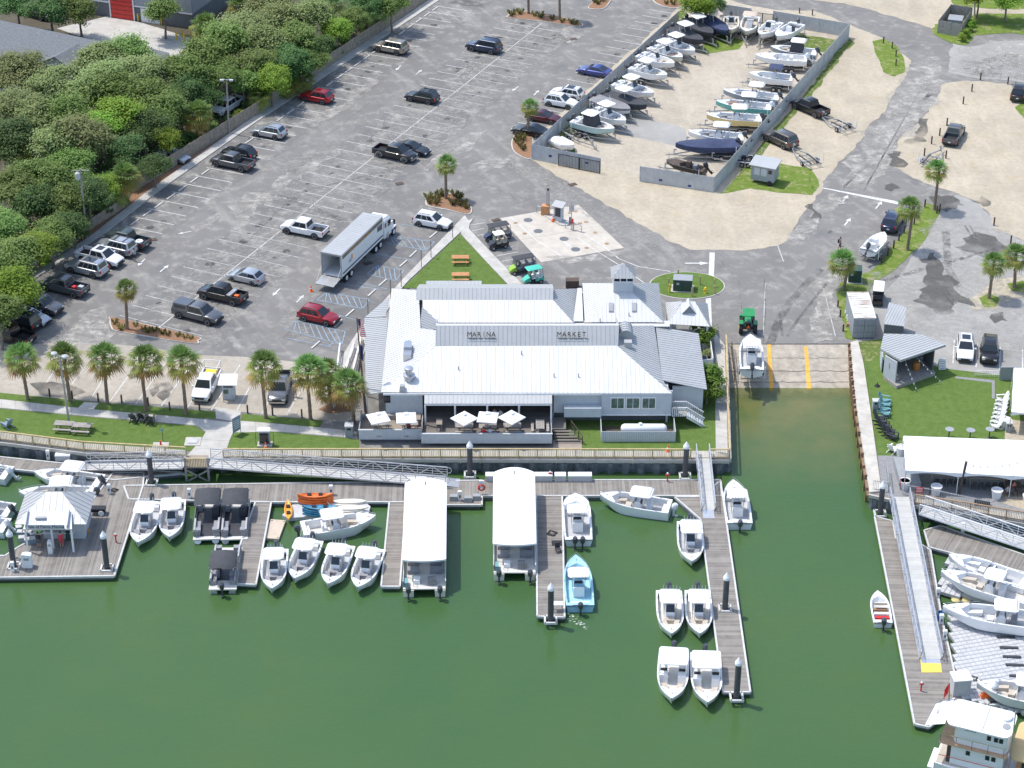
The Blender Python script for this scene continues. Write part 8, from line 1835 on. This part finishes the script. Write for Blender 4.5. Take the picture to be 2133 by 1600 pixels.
for k,(x,y,rz_)in enumerate(((-1.0,0,1.57),(1.0,.1,-1.57),(-.3,-.9,3.14),(.5,-.9,3.14),(0,.95,0))):c=thing('bar_stool','dark chair around the dining table under the tent, %s clockwise from the left'%nth(k),'chair',p+Vector((x,y,0)),rz_,'chairs around the tent dining table');spawn(SK,c,dict(m=M['charcoal']))
p=P(2045,1052);r=thing('fire_pit','low dark iron fire table on the patio edge','fire pit',p,-.2);MB().box(0,0,.25,1.5,.5,.3).obj('tray',M['black'],r);[MB().box(s*.65,0,.2,.08,.4,.4).obj('leg',M['black'],r)for s in(-1,1)]
p=P(1997,1030);r=thing('tent_guy_post','tall dark timber post in front of the tent','post',p);tp=top_at(2013,962,p);MB().tube([(0,0,0),(tp.x-p.x,0,tp.z)],.13,8).obj('post_shaft',M['wood_dark'],r)
string(P(2013,968,3.9),P(2150,955,4.2),'string of bulbs from the dark post across the tent roof',.5,9)
for i,(x,y)in enumerate(((1976,912),(2020,914),(2060,912))):
 p=P(x,y);r=thing('high_table','round grey table behind the tent, %s from the left'%nth(i),'table',p,0,'round grey tables behind the tent');MB().lathe([(.45,1.0),(.45,1.05)],20).obj('table_top',M['siding_mid'],r);MB().lathe([(.28,0),(.06,.1),(.06,1.0)],12).obj('pedestal',M['charcoal'],r)
def adk():
 k=[('seat',MB().slab([(-.28,-.35,.38),(.28,-.35,.38),(.25,.25,.26),(-.25,.25,.26)],.04,(0,0,1)).mesh('seat'),'m')]
 for i in range(5):x=-.24+i*.12;h=.98+.06*(2-abs(i-2));k.append(('back_slat',MB().slab([(x-.05,.25,.28),(x+.05,.25,.28),(x*1.15+.05,.62,h),(x*1.15-.05,.62,h)],.03).mesh('back_slat'),'m'))
 for s in(-1,1):k.append(('arm',MB().box(s*.36,.02,.56,.14,.8,.04).mesh('arm'),'m'));k.append(('leg',MB().box(s*.34,-.33,.27,.06,.08,.54).mesh('leg'),'m'));k.append(('leg',MB().bar((s*.30,-.3,.3),(s*.30,.65,.03),.05,.12).mesh('leg'),'m'))
 return k
AK=adk()
def chairs(pts,mat,rz_,where,col,group):
 for i,(x,y)in enumerate(pts):
  r=thing('lawn_chair','%s lawn chair %s, %s from top'%(col,where,nth(i)),'chair',P(x,y)+Vector((0,0,.03)),rz_+rnd.uniform(-.15,.15),group,1.15);spawn(AK,r,dict(m=M[mat]))
chairs([(1843,840),(1846,848),(1842,858),(1845,867)],'teal',-1.9+3.14,'near the grey bin on the stage lawn','teal','teal lawn chairs');chairs([(1832,878),(1837,885),(1842,893),(1846,901),(1852,909),(1860,915)],'charcoal',1.1,'along the concrete wall on the stage lawn','charcoal','charcoal lawn chairs')
chairs([(2085,838),(2084,848),(2081,857),(2080,866),(2078,875),(2075,884),(2072,893)],'white',-1.35,'in the right hand row on the stage lawn','white','white lawn chairs')
chairs([(281,876),(298,874),(313,880)],'charcoal',3.0,'in the trio on the left lawn','black','black lawn chairs on the left lawn');chairs([(15,890)],'blue_grey',-2.2,'alone at the left edge of the lawn','blue-grey','blue lawn chair')
p=P(1860,941);r=thing('lawn_chair','white lawn chair by the tent corner barrel','chair',p,2.4,'white lawn chairs',1.1);spawn(AK,r,dict(m=M['white']))
def litter_bin(x,y,label,mat='siding_mid',s=1.0):
 p=P(x,y);r=thing('litter_bin',label,'bin',p,0,None,s);MB().box(0,0,.5,.62,.62,1.0).obj('body',M[mat],r);MB().box(0,0,1.06,.7,.7,.1).obj('lid',M['float_grey'],r);MB().box(0,-.315,.82,.34,.02,.18).obj('opening',M['black'],r)
litter_bin(1823,852,'grey litter bin on the stage lawn by the wall');litter_bin(2100,898,'grey litter bin right of the white chairs');litter_bin(728,908,'grey and white litter bin at the patio corner','siding_mid',1.25)
p=P(1827,805);tag(MB().lathe([(.3,.03),(.3,.1),(.05,.14),(.04,.5)],12).obj('umbrella_base',M['black'],None,loc=p),'black umbrella base on the stage lawn','umbrella base')
p=P(1961,768);r=thing('sandwich_board','white sandwich board sign beside the stage','sign',p,.1);[MB().slab([(-.4,s*.3,.05),(.4,s*.3,.05),(.36,s*.03,1.2),(-.36,s*.03,1.2)],.03).obj('board',M['white'],r)for s in(-1,1)];[MB().box(0,-.27+k*.06,.2+k*.25,.5,.02,.06).obj('text_line',M['siding_mid'],r)for k in range(4)]
b=MB();r=thing('bike_rack','low pale metal rack on the grass below the parked SUVs','rack',P(2055,785),-.06);MB().tube([(-1.3,0,0),(-1.3,0,.75),(1.3,0,.75),(1.3,0,0)],.03,6).obj('frame',M['white'],r)
for k in range(12):b.tube([(-1.2+k*.2,0,.05),(-1.2+k*.2,0,.3)],.015,4)
b.bar((-1.3,0,.3),(1.3,0,.3),.03,.03);b.obj('rack_bars',M['white'],r)
p=P(2096,792);r=thing('screen_panel','grey corrugated screen at the tent corner','screen',p);MB().box(.2,0,.8,2.0,.08,1.6).obj('panel',M['siding_mid'],r)
p=P(1860,985);tag(MB().box(0,0,.45,2.0,4.6,.9).obj('service_counter',M['siding_mid'],None,loc=p+Vector((1.2,-.8,0))),'dark grey service counter at the left end of the tent','counter')
r=thing('metal_fence','white metal picket fence with red signs at the right dock gate','fence',P(1818,1022));o=r.location
for a,c in(((1818,1022),(1850,1026)),((1878,1030),(1935,1040)),((1935,1040),(2060,1066)),((1850,1026),(1845,985))):
 A_,C_=P(*a)-o,P(*c)-o;n=max(3,int((C_-A_).length/.16));b=MB();b.bar(A_+Vector((0,0,1.15)),C_+Vector((0,0,1.15)),.05,.05);b.bar(A_+Vector((0,0,.2)),C_+Vector((0,0,.2)),.05,.05)
 for k in range(n+1):p=A_.lerp(C_,k/n);b.box(p.x,p.y,.68,.03,.03,1.2)
 b.obj('picket_panel',M['float_grey'],r)
def red_sign(x,y,z,w2,h2,label,lines=3,rz_=0):
 p=P(x,y,z);r=thing('warning_sign',label,'sign',p,rz_);MB().box(0,0,0,w2,.03,h2).obj('plate',M['red'],r)
 for k in range(lines):MB().box(0,-.02,h2*.3-k*h2*.28,w2*.75,.012,h2*.1).obj('text_line',M['white'],r)
red_sign(1915,1021,1.0,.8,.62,'red sign with white text on the dock gate fence');red_sign(1875,1005,1.4,.12,.9,'narrow red and white banner by the dock gate',2)
def util(x0,x1,yb_,h,label,dep=1.2):
 a,c=P(x0,yb_),P(x1,yb_);r=thing('utility_box',label,'utility box',((a.x+c.x)/2,a.y+dep/2,0),-.12);w2=c.x-a.x
 MB().box(0,0,.06,w2*1.2,dep*1.3,.12).obj('plinth',M['concrete'],r);MB().box(0,0,h/2+.1,w2,dep,h).obj('cabinet',M['green_box'],r);MB().box(0,0,h+.13,w2*1.03,dep*1.04,.06).obj('lid',M['siding_mid']if x0<1500 else M['green_box'],r)
 MB().box(-w2*.25,-dep/2-.01,h*.75,.3,.02,.25).obj('label_plate',M['float_grey'],r);MB().box(0,-dep/2-.006,h/2+.1,.03,.02,h*.95).obj('door_gap',M['black'],r)
util(1403,1442,609,1.4,'dark green utility box on the round lawn',1.4);util(1768,1795,591,1.5,'green utility box beside the ramp palm',1.5)
for i,(x,y,m)in enumerate(((1392,598,'wood'),(1394,610,'yellow'),(1412,580,'wood'),(1458,594,'wood'),(1488,599,'wood'),(1488,613,'wood'),(1441,618,'wood'))):
 tag(MB().lathe([(.09,0),(.09,1.1),(.05,1.15)],8).obj('bollard',M['yellow']if m=='yellow' else M['rail_wood'],None,loc=P(x,y)),'%s bollard on the round lawn, %s from the left'%('yellow' if m=='yellow' else 'pale timber',nth(i)),'bollard','bollards on the round lawn')
p=P(1469,612);r=thing('fire_hydrant','yellow fire hydrant on the round lawn','hydrant',p);MB().lathe([(.16,0),(.16,.12),(.11,.14),(.11,.6),(.15,.62),(.13,.78),(.04,.88)],12).obj('barrel',M['yellow'],r,smooth=30);MB().tube([(-.24,0,.5),(.24,0,.5)],.07,8).obj('outlets',M['yellow'],r)
p=P(1592,378);r=thing('trailer_kiosk','small grey kiosk on trailer wheels on the grass by the boatyard','kiosk',p,-.42);MB().bx(-1.5,1.5,-1.0,1.0,.45,2.5).obj('wall',M['siding_mid'],r)
MB().slab([(-1.75,-1.3,2.55),(1.75,-1.3,2.55),(1.75,1.25,2.85),(-1.75,1.25,2.85)],.12,(0,0,1)).obj('roof',M['roof_grey_and_shaded'],r)
for x in(-1.1,-.2):MB().bx(x,x+.75,-1.03,-1.0,1.2,2.2).obj('hatch',M['siding'],r)
MB().bx(.75,1.2,-1.03,-1.0,1.6,2.1).obj('window',M['glass'],r);[MB().wheel(1.0,s*1.08,.33,.33,.2,14).obj('wheel',M['rubber'],r)for s in(-1,1)]
p=P(1684,385);r=thing('stop_sign','small red stop sign on a post at the grass corner','sign',p);MB().box(0,0,.6,.08,.08,1.2).obj('post',M['wood_dark'],r);MB().prism(rrect(.55,.5,.12,2),-.02,.02).obj('plate',M['red'],r);r.children[-1].rotation_euler=(math.pi/2,0,0);bpy.data.objects[r.children[-1].name].location=(0,-.08,1.05)
def posts(pts,where,h=1.0,mat='wood_dark',w2=.16,cap=False):
 for i,(x,y)in enumerate(pts):
  tag(MB().box(0,0,h/2,w2,w2,h).obj('timber_post',M[mat],None,loc=P(x,y)),'dark timber post %s, %s in the line'%(where,nth(i)),'post','timber posts')
posts([(1836,548),(1849,533),(1861,518),(1872,502),(1883,486),(1904,468),(1926,432),(1951,445),(1957,442)],'along the grass strip by the ramp road',1.1);posts([(1840,90),(1858,101),(1866,118),(1866,137)],'on the oval grass by the bend',1.0)
posts([(2042,167),(2099,176),(2024,191),(2006,217),(1972,262),(1957,283),(1940,300),(1925,325),(1970,330),(2105,508),(2070,470)],'around the right sand lot',1.1);posts([(104,827),(151,831),(205,836),(254,840),(309,845),(354,855),(416,855),(516,861),(568,865),(629,870)],'at the foot of the concrete lot bays',1.0)
posts([(1665,28),(1692,32),(1750,512),(1745,640),(1750,660),(1756,690)],'beside the road and ramp edge',.9)
for i,(x,y,x2,y2)in enumerate(((943,497,943,463),(898,538,898,502),(878,558,878,522),(836,599,834,562),(814,625,812,582),(767,657,767,624))):
 p=P(x,y);tp=top_at(x2,y2,p);r=thing('sign_post','thin brown sign post along the lawn path, %s from the white SUV'%nth(i),'sign post',p,0,'sign posts along the path');MB().box(0,0,tp.z/2,.07,.07,tp.z).obj('post',M['wood_dark'],r);MB().box(0,.05,tp.z-.35,.05,.3,.45).obj('sign_plate',M['wood_dark'],r)
def pole(bx_,by,tx,ty,label,mat='wood_grey',r0=.14,kind=None,name='utility_pole'):
 p=P(bx_,by);tp=top_at(tx,ty,p);r=thing(name,label,'pole',p);dx=tp.x-p.x;MB().tube([(0,0,0),(dx,0,tp.z)],r0,8,r0*.65).obj('pole',M[mat],r)
 if kind=='twin':
  for s in(-1,1):MB().tube([(dx,0,tp.z),(dx+s*.5,-.2*s,tp.z+.05)],.04,6).obj('bracket',M['galv'],r);MB().lathe([(.06,0),(.30,.12),(.32,.3),(.12,.42)],12).obj('lamp_head',M['float_grey'],r,loc=(dx+s*.6,-.3*s,tp.z-.1))
 if kind=='transformer':MB().lathe([(.28,0),(.30,.1),(.30,.8),(.15,.95)],12).obj('transformer',M['float_grey'],r,loc=(dx-.35,-.1,tp.z-1.3));MB().tube([(dx-1.0,0,tp.z-.2),(dx+1.0,0,tp.z-.2)],.06,6).obj('crossarm',M['wood_grey'],r)
 if kind=='flood':
  for s in(-1,1):MB().box(dx+s*.6,-.2,tp.z,.5,.35,.18).obj('lamp_head',M['float_grey'],r)
  MB().tube([(dx-.6,0,tp.z),(dx+.6,0,tp.z)],.05,6).obj('crossarm',M['galv'],r)
 return r
pole(144,882,124,742,'tall grey lamp post with two lamps on the left lawn','galv',.12,'twin','lamp_post');pole(180,497,167,352,'utility pole with a transformer at the edge of the wood','wood_grey',.16,'transformer');pole(477,278,472,166,'floodlight pole standing behind the wooden fence','wood_grey',.13,'flood');pole(768,74,769,-40,'tall plain pole at the top of the wooden fence');pole(2030,32,2031,-60,'grey pole behind the skip enclosure','galv')
picnic(P(959,548),0,'orange wooden picnic table on the triangular lawn, upper','wood_orange',.06,'orange picnic tables',ln=2.0);picnic(P(959,584),0,'orange wooden picnic table on the triangular lawn, by the awning','wood_orange',.06,'orange picnic tables',ln=2.0)
picnic(P(134,895),-.1,'pale picnic table on the left lawn, left of two','deck_warm' if False else 'wood_grey',.03,'pale picnic tables',ln=1.9);picnic(P(172,899),-.1,'pale picnic table on the left lawn, right of two','wood_grey',.03,'pale picnic tables',ln=1.9)
p=P(402,921);r=thing('access_hatch','flat grey hatch on a concrete slab in the left lawn','hatch',p);MB().box(0,0,.05,1.6,1.6,.1).obj('slab',M['concrete'],r);MB().box(0,0,.13,1.0,.8,.08).obj('hatch_lid',M['float_grey'],r)
p=P(335,928);r=thing('hydrant_pad','small red valve on a concrete pad by the left railing','valve',p);MB().box(0,0,.04,1.6,1.0,.08).obj('slab',M['concrete'],r);MB().lathe([(.1,.08),(.1,.5),(.04,.55)],8).obj('valve',M['red'],r);MB().box(.1,.9,.7,.05,.05,1.4).obj('post',M['wood_dark'],r);MB().box(.1,.88,1.3,.3,.03,.35).obj('sign_plate',M['teal'],r)
p=P(494,905);r=thing('banner_stand','tall pale blue banner on two legs by the walkway','banner',p,.9);MB().box(0,0,1.25,1.1,.05,1.7).obj('banner',M['blue_grey'],r);[MB().box(s*.52,0,.9,.05,.05,1.8).obj('leg',M['galv'],r)for s in(-1,1)];[MB().box(0,-.04,.8+k*.22,.8,.02,.06).obj('text_line',M['white'],r)for k in range(5)]
p=P(552,928);r=thing('display_cabinet','notice cabinet with a white top on the turf by the railing','cabinet',p);MB().box(0,0,.1,1.5,.9,.2).obj('plinth',M['concrete'],r);MB().box(0,0,1.0,1.1,.5,1.6).obj('cabinet',M['siding_mid'],r);MB().box(0,0,1.86,1.25,.7,.12).obj('top',M['white'],r);MB().box(0,-.26,1.0,.9,.02,1.2).obj('glass_front',M['glass'],r);[MB().box(s*.9,.1,.75,.04,.04,1.5).obj('side_post',M['black'],r)for s in(-1,1)]
p=P(478,828);r=thing('pay_station','small white roofed pay booth in the concrete lot','booth',p);MB().box(0,0,.95,1.25,1.0,1.9).obj('cabinet',M['siding'],r);MB().slab([(-1.0,-.95,2.05),(1.0,-.95,2.05),(.9,.9,2.35),(-.9,.9,2.35)],.06,(0,0,1)).obj('roof',M['white'],r);MB().box(-.25,-.51,1.0,.5,.02,.5).obj('screen',M['glass_green'],r);MB().box(0,-.51,1.65,1.0,.02,.4).obj('sign_panel',M['siding_dark'],r)
for s in(-1,1):MB().tube([(s*.5,-.9,0),(s*.5,-.9,.7),(s*.2,-.9,.7)],.05,6).obj('guard_rail',M['galv'],r)
def cone(x,y,z,label):r=thing('traffic_cone',label,'traffic cone',P(x,y,z),0,'orange traffic cones');MB().box(0,0,.03,.42,.42,.06).obj('base',M['signal_orange'],r);MB().lathe([(.16,.06),(.05,.75)],12).obj('cone',M['signal_orange'],r);MB().lathe([(.125,.34),(.095,.48)],12).obj('collar',M['white'],r)
cone(648,607,0,'orange traffic cone behind the lorry tail lift');cone(1391,940,.1,'orange cone on the boardwalk by the grey fence');cone(554,935,.05,'orange cone by the notice cabinet');cone(1152,460,.12,'orange-red cone beside the fuel pump')
r=thing('fuel_island','raised concrete kerb that carries the fuel pump','kerb',P(1150,455));o=r.location
MB().prism([P(x,y)-o for x,y in((1126,446),(1134,442),(1192,466),(1180,472),(1165,470))],.03,.15).obj('kerb',M['concrete'],r)
p=P(1164,461);r=thing('fuel_pump','grey fuel pump with a small roof on the concrete pad','fuel pump',p,-.5);MB().box(0,0,1.1,1.0,.55,2.0).obj('cabinet',M['siding'],r);MB().box(0,-.3,1.35,.7,.05,1.2).obj('pump_face',M['charcoal'],r);MB().box(-.55,0,1.3,.08,.4,1.4).obj('hose_side',M['black'],r);MB().slab([(-.75,-.6,2.15),(.75,-.6,2.15),(.75,.5,2.5),(-.75,.5,2.5)],.08,(0,0,1)).obj('roof',M['roof_dark'],r)
p=P(1141,446);r=thing('camera_post','twin grey column beside the brown box on the fuel island','post',p);tp=top_at(1143,396,p);[MB().box(s*.12,0,tp.z/2,.16,.2,tp.z).obj('column',M['galv'],r)for s in(-1,1)];MB().box(0,0,tp.z+.08,.3,.3,.2).obj('camera',M['black'],r)
p=P(1136,447);tag(MB().box(0,0,.6,.9,.8,1.2).obj('waste_box',M['wood_orange'],None,loc=p+Vector((0,0,.05)),rz=-.3),'brown timber box at the end of the fuel island','box')
p=P(1190,479);r=thing('sign_post','tall post with a grey sign and red extinguisher by the fuel pump','sign post',p);MB().tube([(0,0,0),(0,0,3.7)],.05,8).obj('post',M['galv'],r);MB().box(0,-.04,2.9,.6,.05,.9).obj('sign_plate',M['float_grey'],r);MB().box(.1,-.05,1.2,.3,.2,.55).obj('extinguisher',M['red'],r);MB().box(-.18,-.02,1.3,.2,.2,.8).obj('meter',M['charcoal'],r)
for i,(x,y)in enumerate(((1186,478),(1202,482),(1126,446))):r=thing('hoop_barrier','bent steel hoop guard on the fuel pad, %s'%('left of the sign post','right of the sign post','at the far end of the island')[i],'barrier',P(x,y),-.6);MB().tube([(-.6,0,0),(-.6,0,.75),(-.45,0,.95),(.45,0,.95),(.6,0,.75),(.6,0,0)],.05,8).obj('hoop',M['galv'],r)
def cart(x,y,tx,ty,body,roof,label,seats=2,z=.6,seatm='cushion_tan',rl=None):
 c,f=P(x,y,z),P(tx,ty,z);r=thing('golf_cart',label,'golf cart',(c.x,c.y,.04),ang(c,f),'golf carts');Lc=2.4 if seats==2 else 3.3;xb,xf=-Lc/2,Lc/2
 MB().bx(xb+.1,xf-.25,-.55,.55,.28,.42).obj('chassis',M['black'],r)
 MB().loft([[(xf-.75,-.5,.35),(xf-.75,.5,.35),(xf-.75,.45,.98),(xf-.75,-.45,.98)],[(xf-.3,-.5,.32),(xf-.3,.5,.32),(xf-.3,.4,.82),(xf-.3,-.4,.82)],[(xf,-.4,.36),(xf,.4,.36),(xf,.3,.56),(xf,-.3,.56)]]).obj('front_cowl',body,r,smooth=40)
 MB().loft([[(xb,-.56,.4),(xb,.56,.4),(xb,.5,.78),(xb,-.5,.78)],[(xb+1.05,-.56,.4),(xb+1.05,.56,.4),(xb+1.0,.52,.7),(xb+1.0,-.52,.7)]]).obj('rear_body',body,r,smooth=40)
 for k in range(2 if seats==2 else 3):xs=xb+.55+k*.85-(.0 if seats>2 else.15*k);MB().box(xs,0,.82,.5,1.05,.16).obj('seat',M[seatm],r);MB().box(xs-.28,0,1.12,.12,1.05,.5).obj('backrest',M[seatm],r)
 for sx in(xb+.1,xf-.65):
  for s in(-1,1):MB().tube([(sx,s*.52,.75),(sx+(.12 if sx<0 else-.12),s*.5,1.88)],.025,6).obj('roof_strut',M['black'],r)
 m=top_mesh(rl or(Lc*.78),1.2,1.94,.15,.06,.06);place('roof',m,roof,r,(-.1,0,0))
 MB().slab([(xf-.72,-.48,1.0),(xf-.72,.48,1.0),(xf-.85,.48,1.8),(xf-.85,-.48,1.8)],.02).obj('windscreen',M['glass_green'],r);MB().tube([(xf-.75,.25,.95),(xf-1.0,.25,1.1)],.03,6).obj('steering_column',M['black'],r)
 for wx in(xb+.45,xf-.42):
  for s in(-1,1):MB().wheel(wx,s*.52,.26,.26,.2,14).obj('wheel',M['rubber'],r);MB().wheel(wx,s*.53,.26,.15,.21,10).obj('rim',M['rim'],r.children[-1])
 for s in(-1,1):MB().box(xf-.06,s*.26,.52,.1,.14,.1).obj('headlight',M['headlamp'],r)
teal_c=mk('cart_teal',(.06,.50,.36),.4,var=.05,coat=.4);lime_c=mk('cart_lime',(.28,.48,.03),.4,var=.1,coat=.4)
cart(1036,489,1000,496,PAINT['navy'],M['canvas_dark'],'long dark golf cart with a charcoal roof, furthest of the row',3);cart(1037,507,1000,514,PAINT['black'],M['gel_cream'],'dark golf cart with a cream roof and tan seats',2,rl=1.3)
cart(1088,557,1052,564,lime_c,M['canvas_dark'],'lime green golf cart with a charcoal roof',3,seatm='cushion_grey');cart(1110,580,1074,587,teal_c,teal_c,'turquoise golf cart with a turquoise roof nearest the market',2,seatm='cushion_white')
cart(1829,617,1832,590,PAINT['black'],M['white'],'black golf cart with a white roof behind the container',3,seatm='charcoal')
p=P(1192,598);tag(MB().box(0,0,.5,1.5,.9,1.0).obj('service_bin',M['wood_dark'],None,loc=p),'dark box with a white label behind the market roof','box')
c,f=P(1558,672,.9),P(1556,640,.9);r=thing('tractor','green tractor backing a boat trailer down the ramp','tractor',(c.x,c.y,.0),ang(c,f))
MB().bx(-.3,1.5,-.35,.35,.7,1.15).obj('bonnet',M['tractor_green'],r);MB().bx(-1.0,-.2,-.6,.6,.6,.95).obj('platform',M['black'],r);MB().box(-.75,0,1.15,.45,.5,.4).obj('seat',M['black'],r)
for s in(-1,1):
 MB().wheel(-.8,s*.78,.65,.65,.42,18).obj('rear_wheel',M['rubber'],r);MB().wheel(-.8,s*.80,.65,.33,.43,12).obj('rim',M['yellow'],r.children[-1]);MB().wheel(1.15,s*.62,.42,.42,.28,16).obj('front_wheel',M['rubber'],r);MB().box(-.8,s*.78,1.36,.9,.45,.08).obj('mudguard',M['tractor_green'],r);MB().tube([(-1.05,s*.5,1.0),(-1.05,s*.5,2.35)],.04,6).obj('roll_bar',M['black'],r);MB().tube([(1.3,s*.4,.9),(2.0,s*.5,.5)],.06,6).obj('loader_arm',M['tractor_green'],r)
MB().bx(-1.3,.5,-.65,.65,2.35,2.43).obj('canopy',M['tractor_green'],r);MB().bx(1.9,2.3,-.85,.85,.2,.7).obj('loader_bucket',M['tractor_green'],r);MB().slab([(-1.32,-.2,.9),(-1.32,.2,.9),(-1.32,0,1.3)],.03).obj('warning_triangle',M['signal_orange'],r)
r=thing('ramp_barrier','dark pipe barrier along the left edge of the ramp','barrier',P(1514,720));o=r.location
b=MB();pts=[hit(1518+k*1.2,726+k*14,rpl)for k in range(6)]
for z in(.9,.5):b.tube([p-o+Vector((.3,0,z))for p in pts],.04,6)
for p in pts:b.tube([p-o+Vector((.3,0,-.2)),p-o+Vector((.3,0,.9))],.04,6)
b.obj('pipe_rail',M['wood_dark'],r)
def person_mat(key,shoe,leg,short,shirt,skin,hair,zs):
 m,nt,b=newmat('person_'+key);o=N(nt,'ShaderNodeTexCoord').outputs['Object'];sx=N(nt,'ShaderNodeSeparateXYZ');L(nt,o,sx.inputs[0])
 rp=N(nt,'ShaderNodeValToRGB');rp.color_ramp.interpolation='CONSTANT';mr=mul(nt,sx.outputs[2],1/1.85);L(nt,mr,rp.inputs[0]);el=rp.color_ramp.elements
 cols=[shoe,leg,short,shirt,skin,hair];el[0].position=0;el[0].color=(*cols[0],1);el[1].position=zs[0]/1.85;el[1].color=(*cols[1],1)
 for z,c in zip(zs[1:],cols[2:]):e=el.new(z/1.85);e.color=(*c,1)
 L(nt,rp.outputs[0],b.inputs['Base Color']);b.inputs['Roughness'].default_value=.7;return m
SKIN=(.50,.30,.21)
def person(x,y,z,rz_,label,key,shirt,short,pose='stand',hair=(.05,.035,.025),leg=SKIN,pack=None,zoff=0.0):
 p=P(x,y,z+.9 if pose!='base' else z);p=Vector((p.x,p.y,z+zoff));st_=pose in('stand','walk')
 hip,kn=(.92,.50)if st_ else(.50,.50)
 lf,rf=(.14,-.12)if pose=='walk' else(.0,.0)
 V=[(0,0,hip),(0,-.01,hip+.26),(0,0,hip+.48),(0,-.02,hip+.60),(0,-.03,hip+.70),(0,-.02,hip+.82)]
 Rr=[(.15,.12),(.145,.11),(.17,.11),(.06,.06),(.09,.10),(.085,.095)];E=[(0,1),(1,2),(2,3),(3,4),(4,5)]
 for s,off in((-1,lf),(1,rf)):
  i=len(V)
  if st_:V+=[(s*.1,0,hip-.05),(s*.11,-off,.50),(s*.11,-off*1.5+.03,.09),(s*.12,-off*1.5-.12,.04)]
  else:V+=[(s*.12,-.02,hip),(s*.13,-.44,hip+.03),(s*.13,-.42,.09),(s*.13,-.55,.04)]
  Rr+=[(.1,.1),(.065,.065),(.045,.045),(.04,.03)];E+=[(0,i),(i,i+1),(i+1,i+2),(i+2,i+3)]
  i=len(V);sh=hip+.46
  if st_:V+=[(s*.19,0,sh),(s*.25,.03,sh-.28),(s*.24,-.08 if pose=='walk' else-.05,sh-.52),(s*.24,-.12,sh-.62)]
  else:V+=[(s*.19,0,sh),(s*.25,-.08,sh-.24),(s*.17,-.30,sh-.28),(s*.14,-.40,sh-.27)]
  Rr+=[(.06,.06),(.045,.045),(.035,.035),(.03,.03)];E+=[(2,i),(i,i+1),(i+1,i+2),(i+2,i+3)]
 me=bpy.data.meshes.new('person_body');me.from_pydata(V,E,[]);o=bpy.data.objects.new('person',me);C.objects.link(o);o.location=p;o.rotation_euler=(0,0,rz_)
 md=o.modifiers.new('skin','SKIN');md.use_smooth_shade=True;o.modifiers.new('sub','SUBSURF').levels=1
 for v,rr in zip(me.skin_vertices[0].data,Rr):v.radius=rr
 me.skin_vertices[0].data[0].use_root=True
 me.materials.append(person_mat(key,(.05,.05,.05),leg,short,shirt,SKIN,hair,(.09,.52 if st_ else.42,hip+.08,hip+.55,hip+.78)))
 tag(o,label,'person','people');ch=MB();ch.lathe([(.02,hip+.90),(.075,hip+.875),(.098,hip+.80),(.10,hip+.76),(.07,hip+.70)],10,0,.012);ch.obj('hair',mk('hair_'+key,hair,.8),o,smooth=60)
 for s in(-1,1):MB().box(s*.035,-.118,hip+.755,.022,.012,.012).obj('eye',M['black'],o)
 MB().box(0,-.128,hip+.725,.022,.03,.035).obj('nose',mk('skin_'+key,SKIN,.6),o)
 if pack:MB().box(0,.2,hip+.32,.3,.18,.42).obj('backpack',M[pack],o)
 return o
person(280,531,0,2.6,'person in a grey shirt and dark shorts standing behind the parked SUVs','lot',(.35,.36,.38),(.04,.04,.05))
person(1750,508,0,1.2,'person with a dark backpack walking across the ramp road','ramp',(.30,.20,.17),(.06,.05,.05),'walk',pack='black')
person(80,1124,DZ,2.8,'person in dark clothes at the left of the fuel hut counter','hut1',(.03,.03,.04),(.12,.12,.14));person(127,1124,DZ,.2,'person in a red shirt standing in front of the fuel hut','hut2',(.70,.05,.08),(.55,.10,.10))
person(1007,897,pz,3.14,'person in a red shirt sitting at the patio table','pat1',(.62,.03,.05),(.1,.1,.15),'sit',zoff=-.02);person(1021,897,pz,3.14,'person in a pale grey shirt sitting beside the red shirt','pat2',(.55,.58,.62),(.15,.15,.2),'sit',zoff=-.02)
person(1030,858,pz,0,'person in white sitting in the shade of the porch, left','pat3',(.6,.6,.62),(.2,.2,.25),'sit',zoff=-.02);person(1042,859,pz,0,'person in white sitting in the shade of the porch, right','pat4',(.65,.65,.66),(.1,.1,.1),'sit',zoff=-.02)
person(850,884,pz,2.9,'person in dark red sitting at the second patio table','pat5',(.25,.05,.06),(.1,.08,.08),'sit',zoff=-.02)
person(614,812,0,.3,'person in tan clothes beside the grey pickup','lot2',(.45,.36,.26),(.40,.33,.25))
person(2112,1010,0,.4,'person in salmon sitting at the tent dining table','tent1',(.62,.22,.16),(.1,.1,.12),'sit',zoff=-.02);person(2100,1018,0,3.4,'person in grey sitting at the tent dining table','tent2',(.35,.36,.4),(.1,.1,.12),'sit',zoff=-.02)
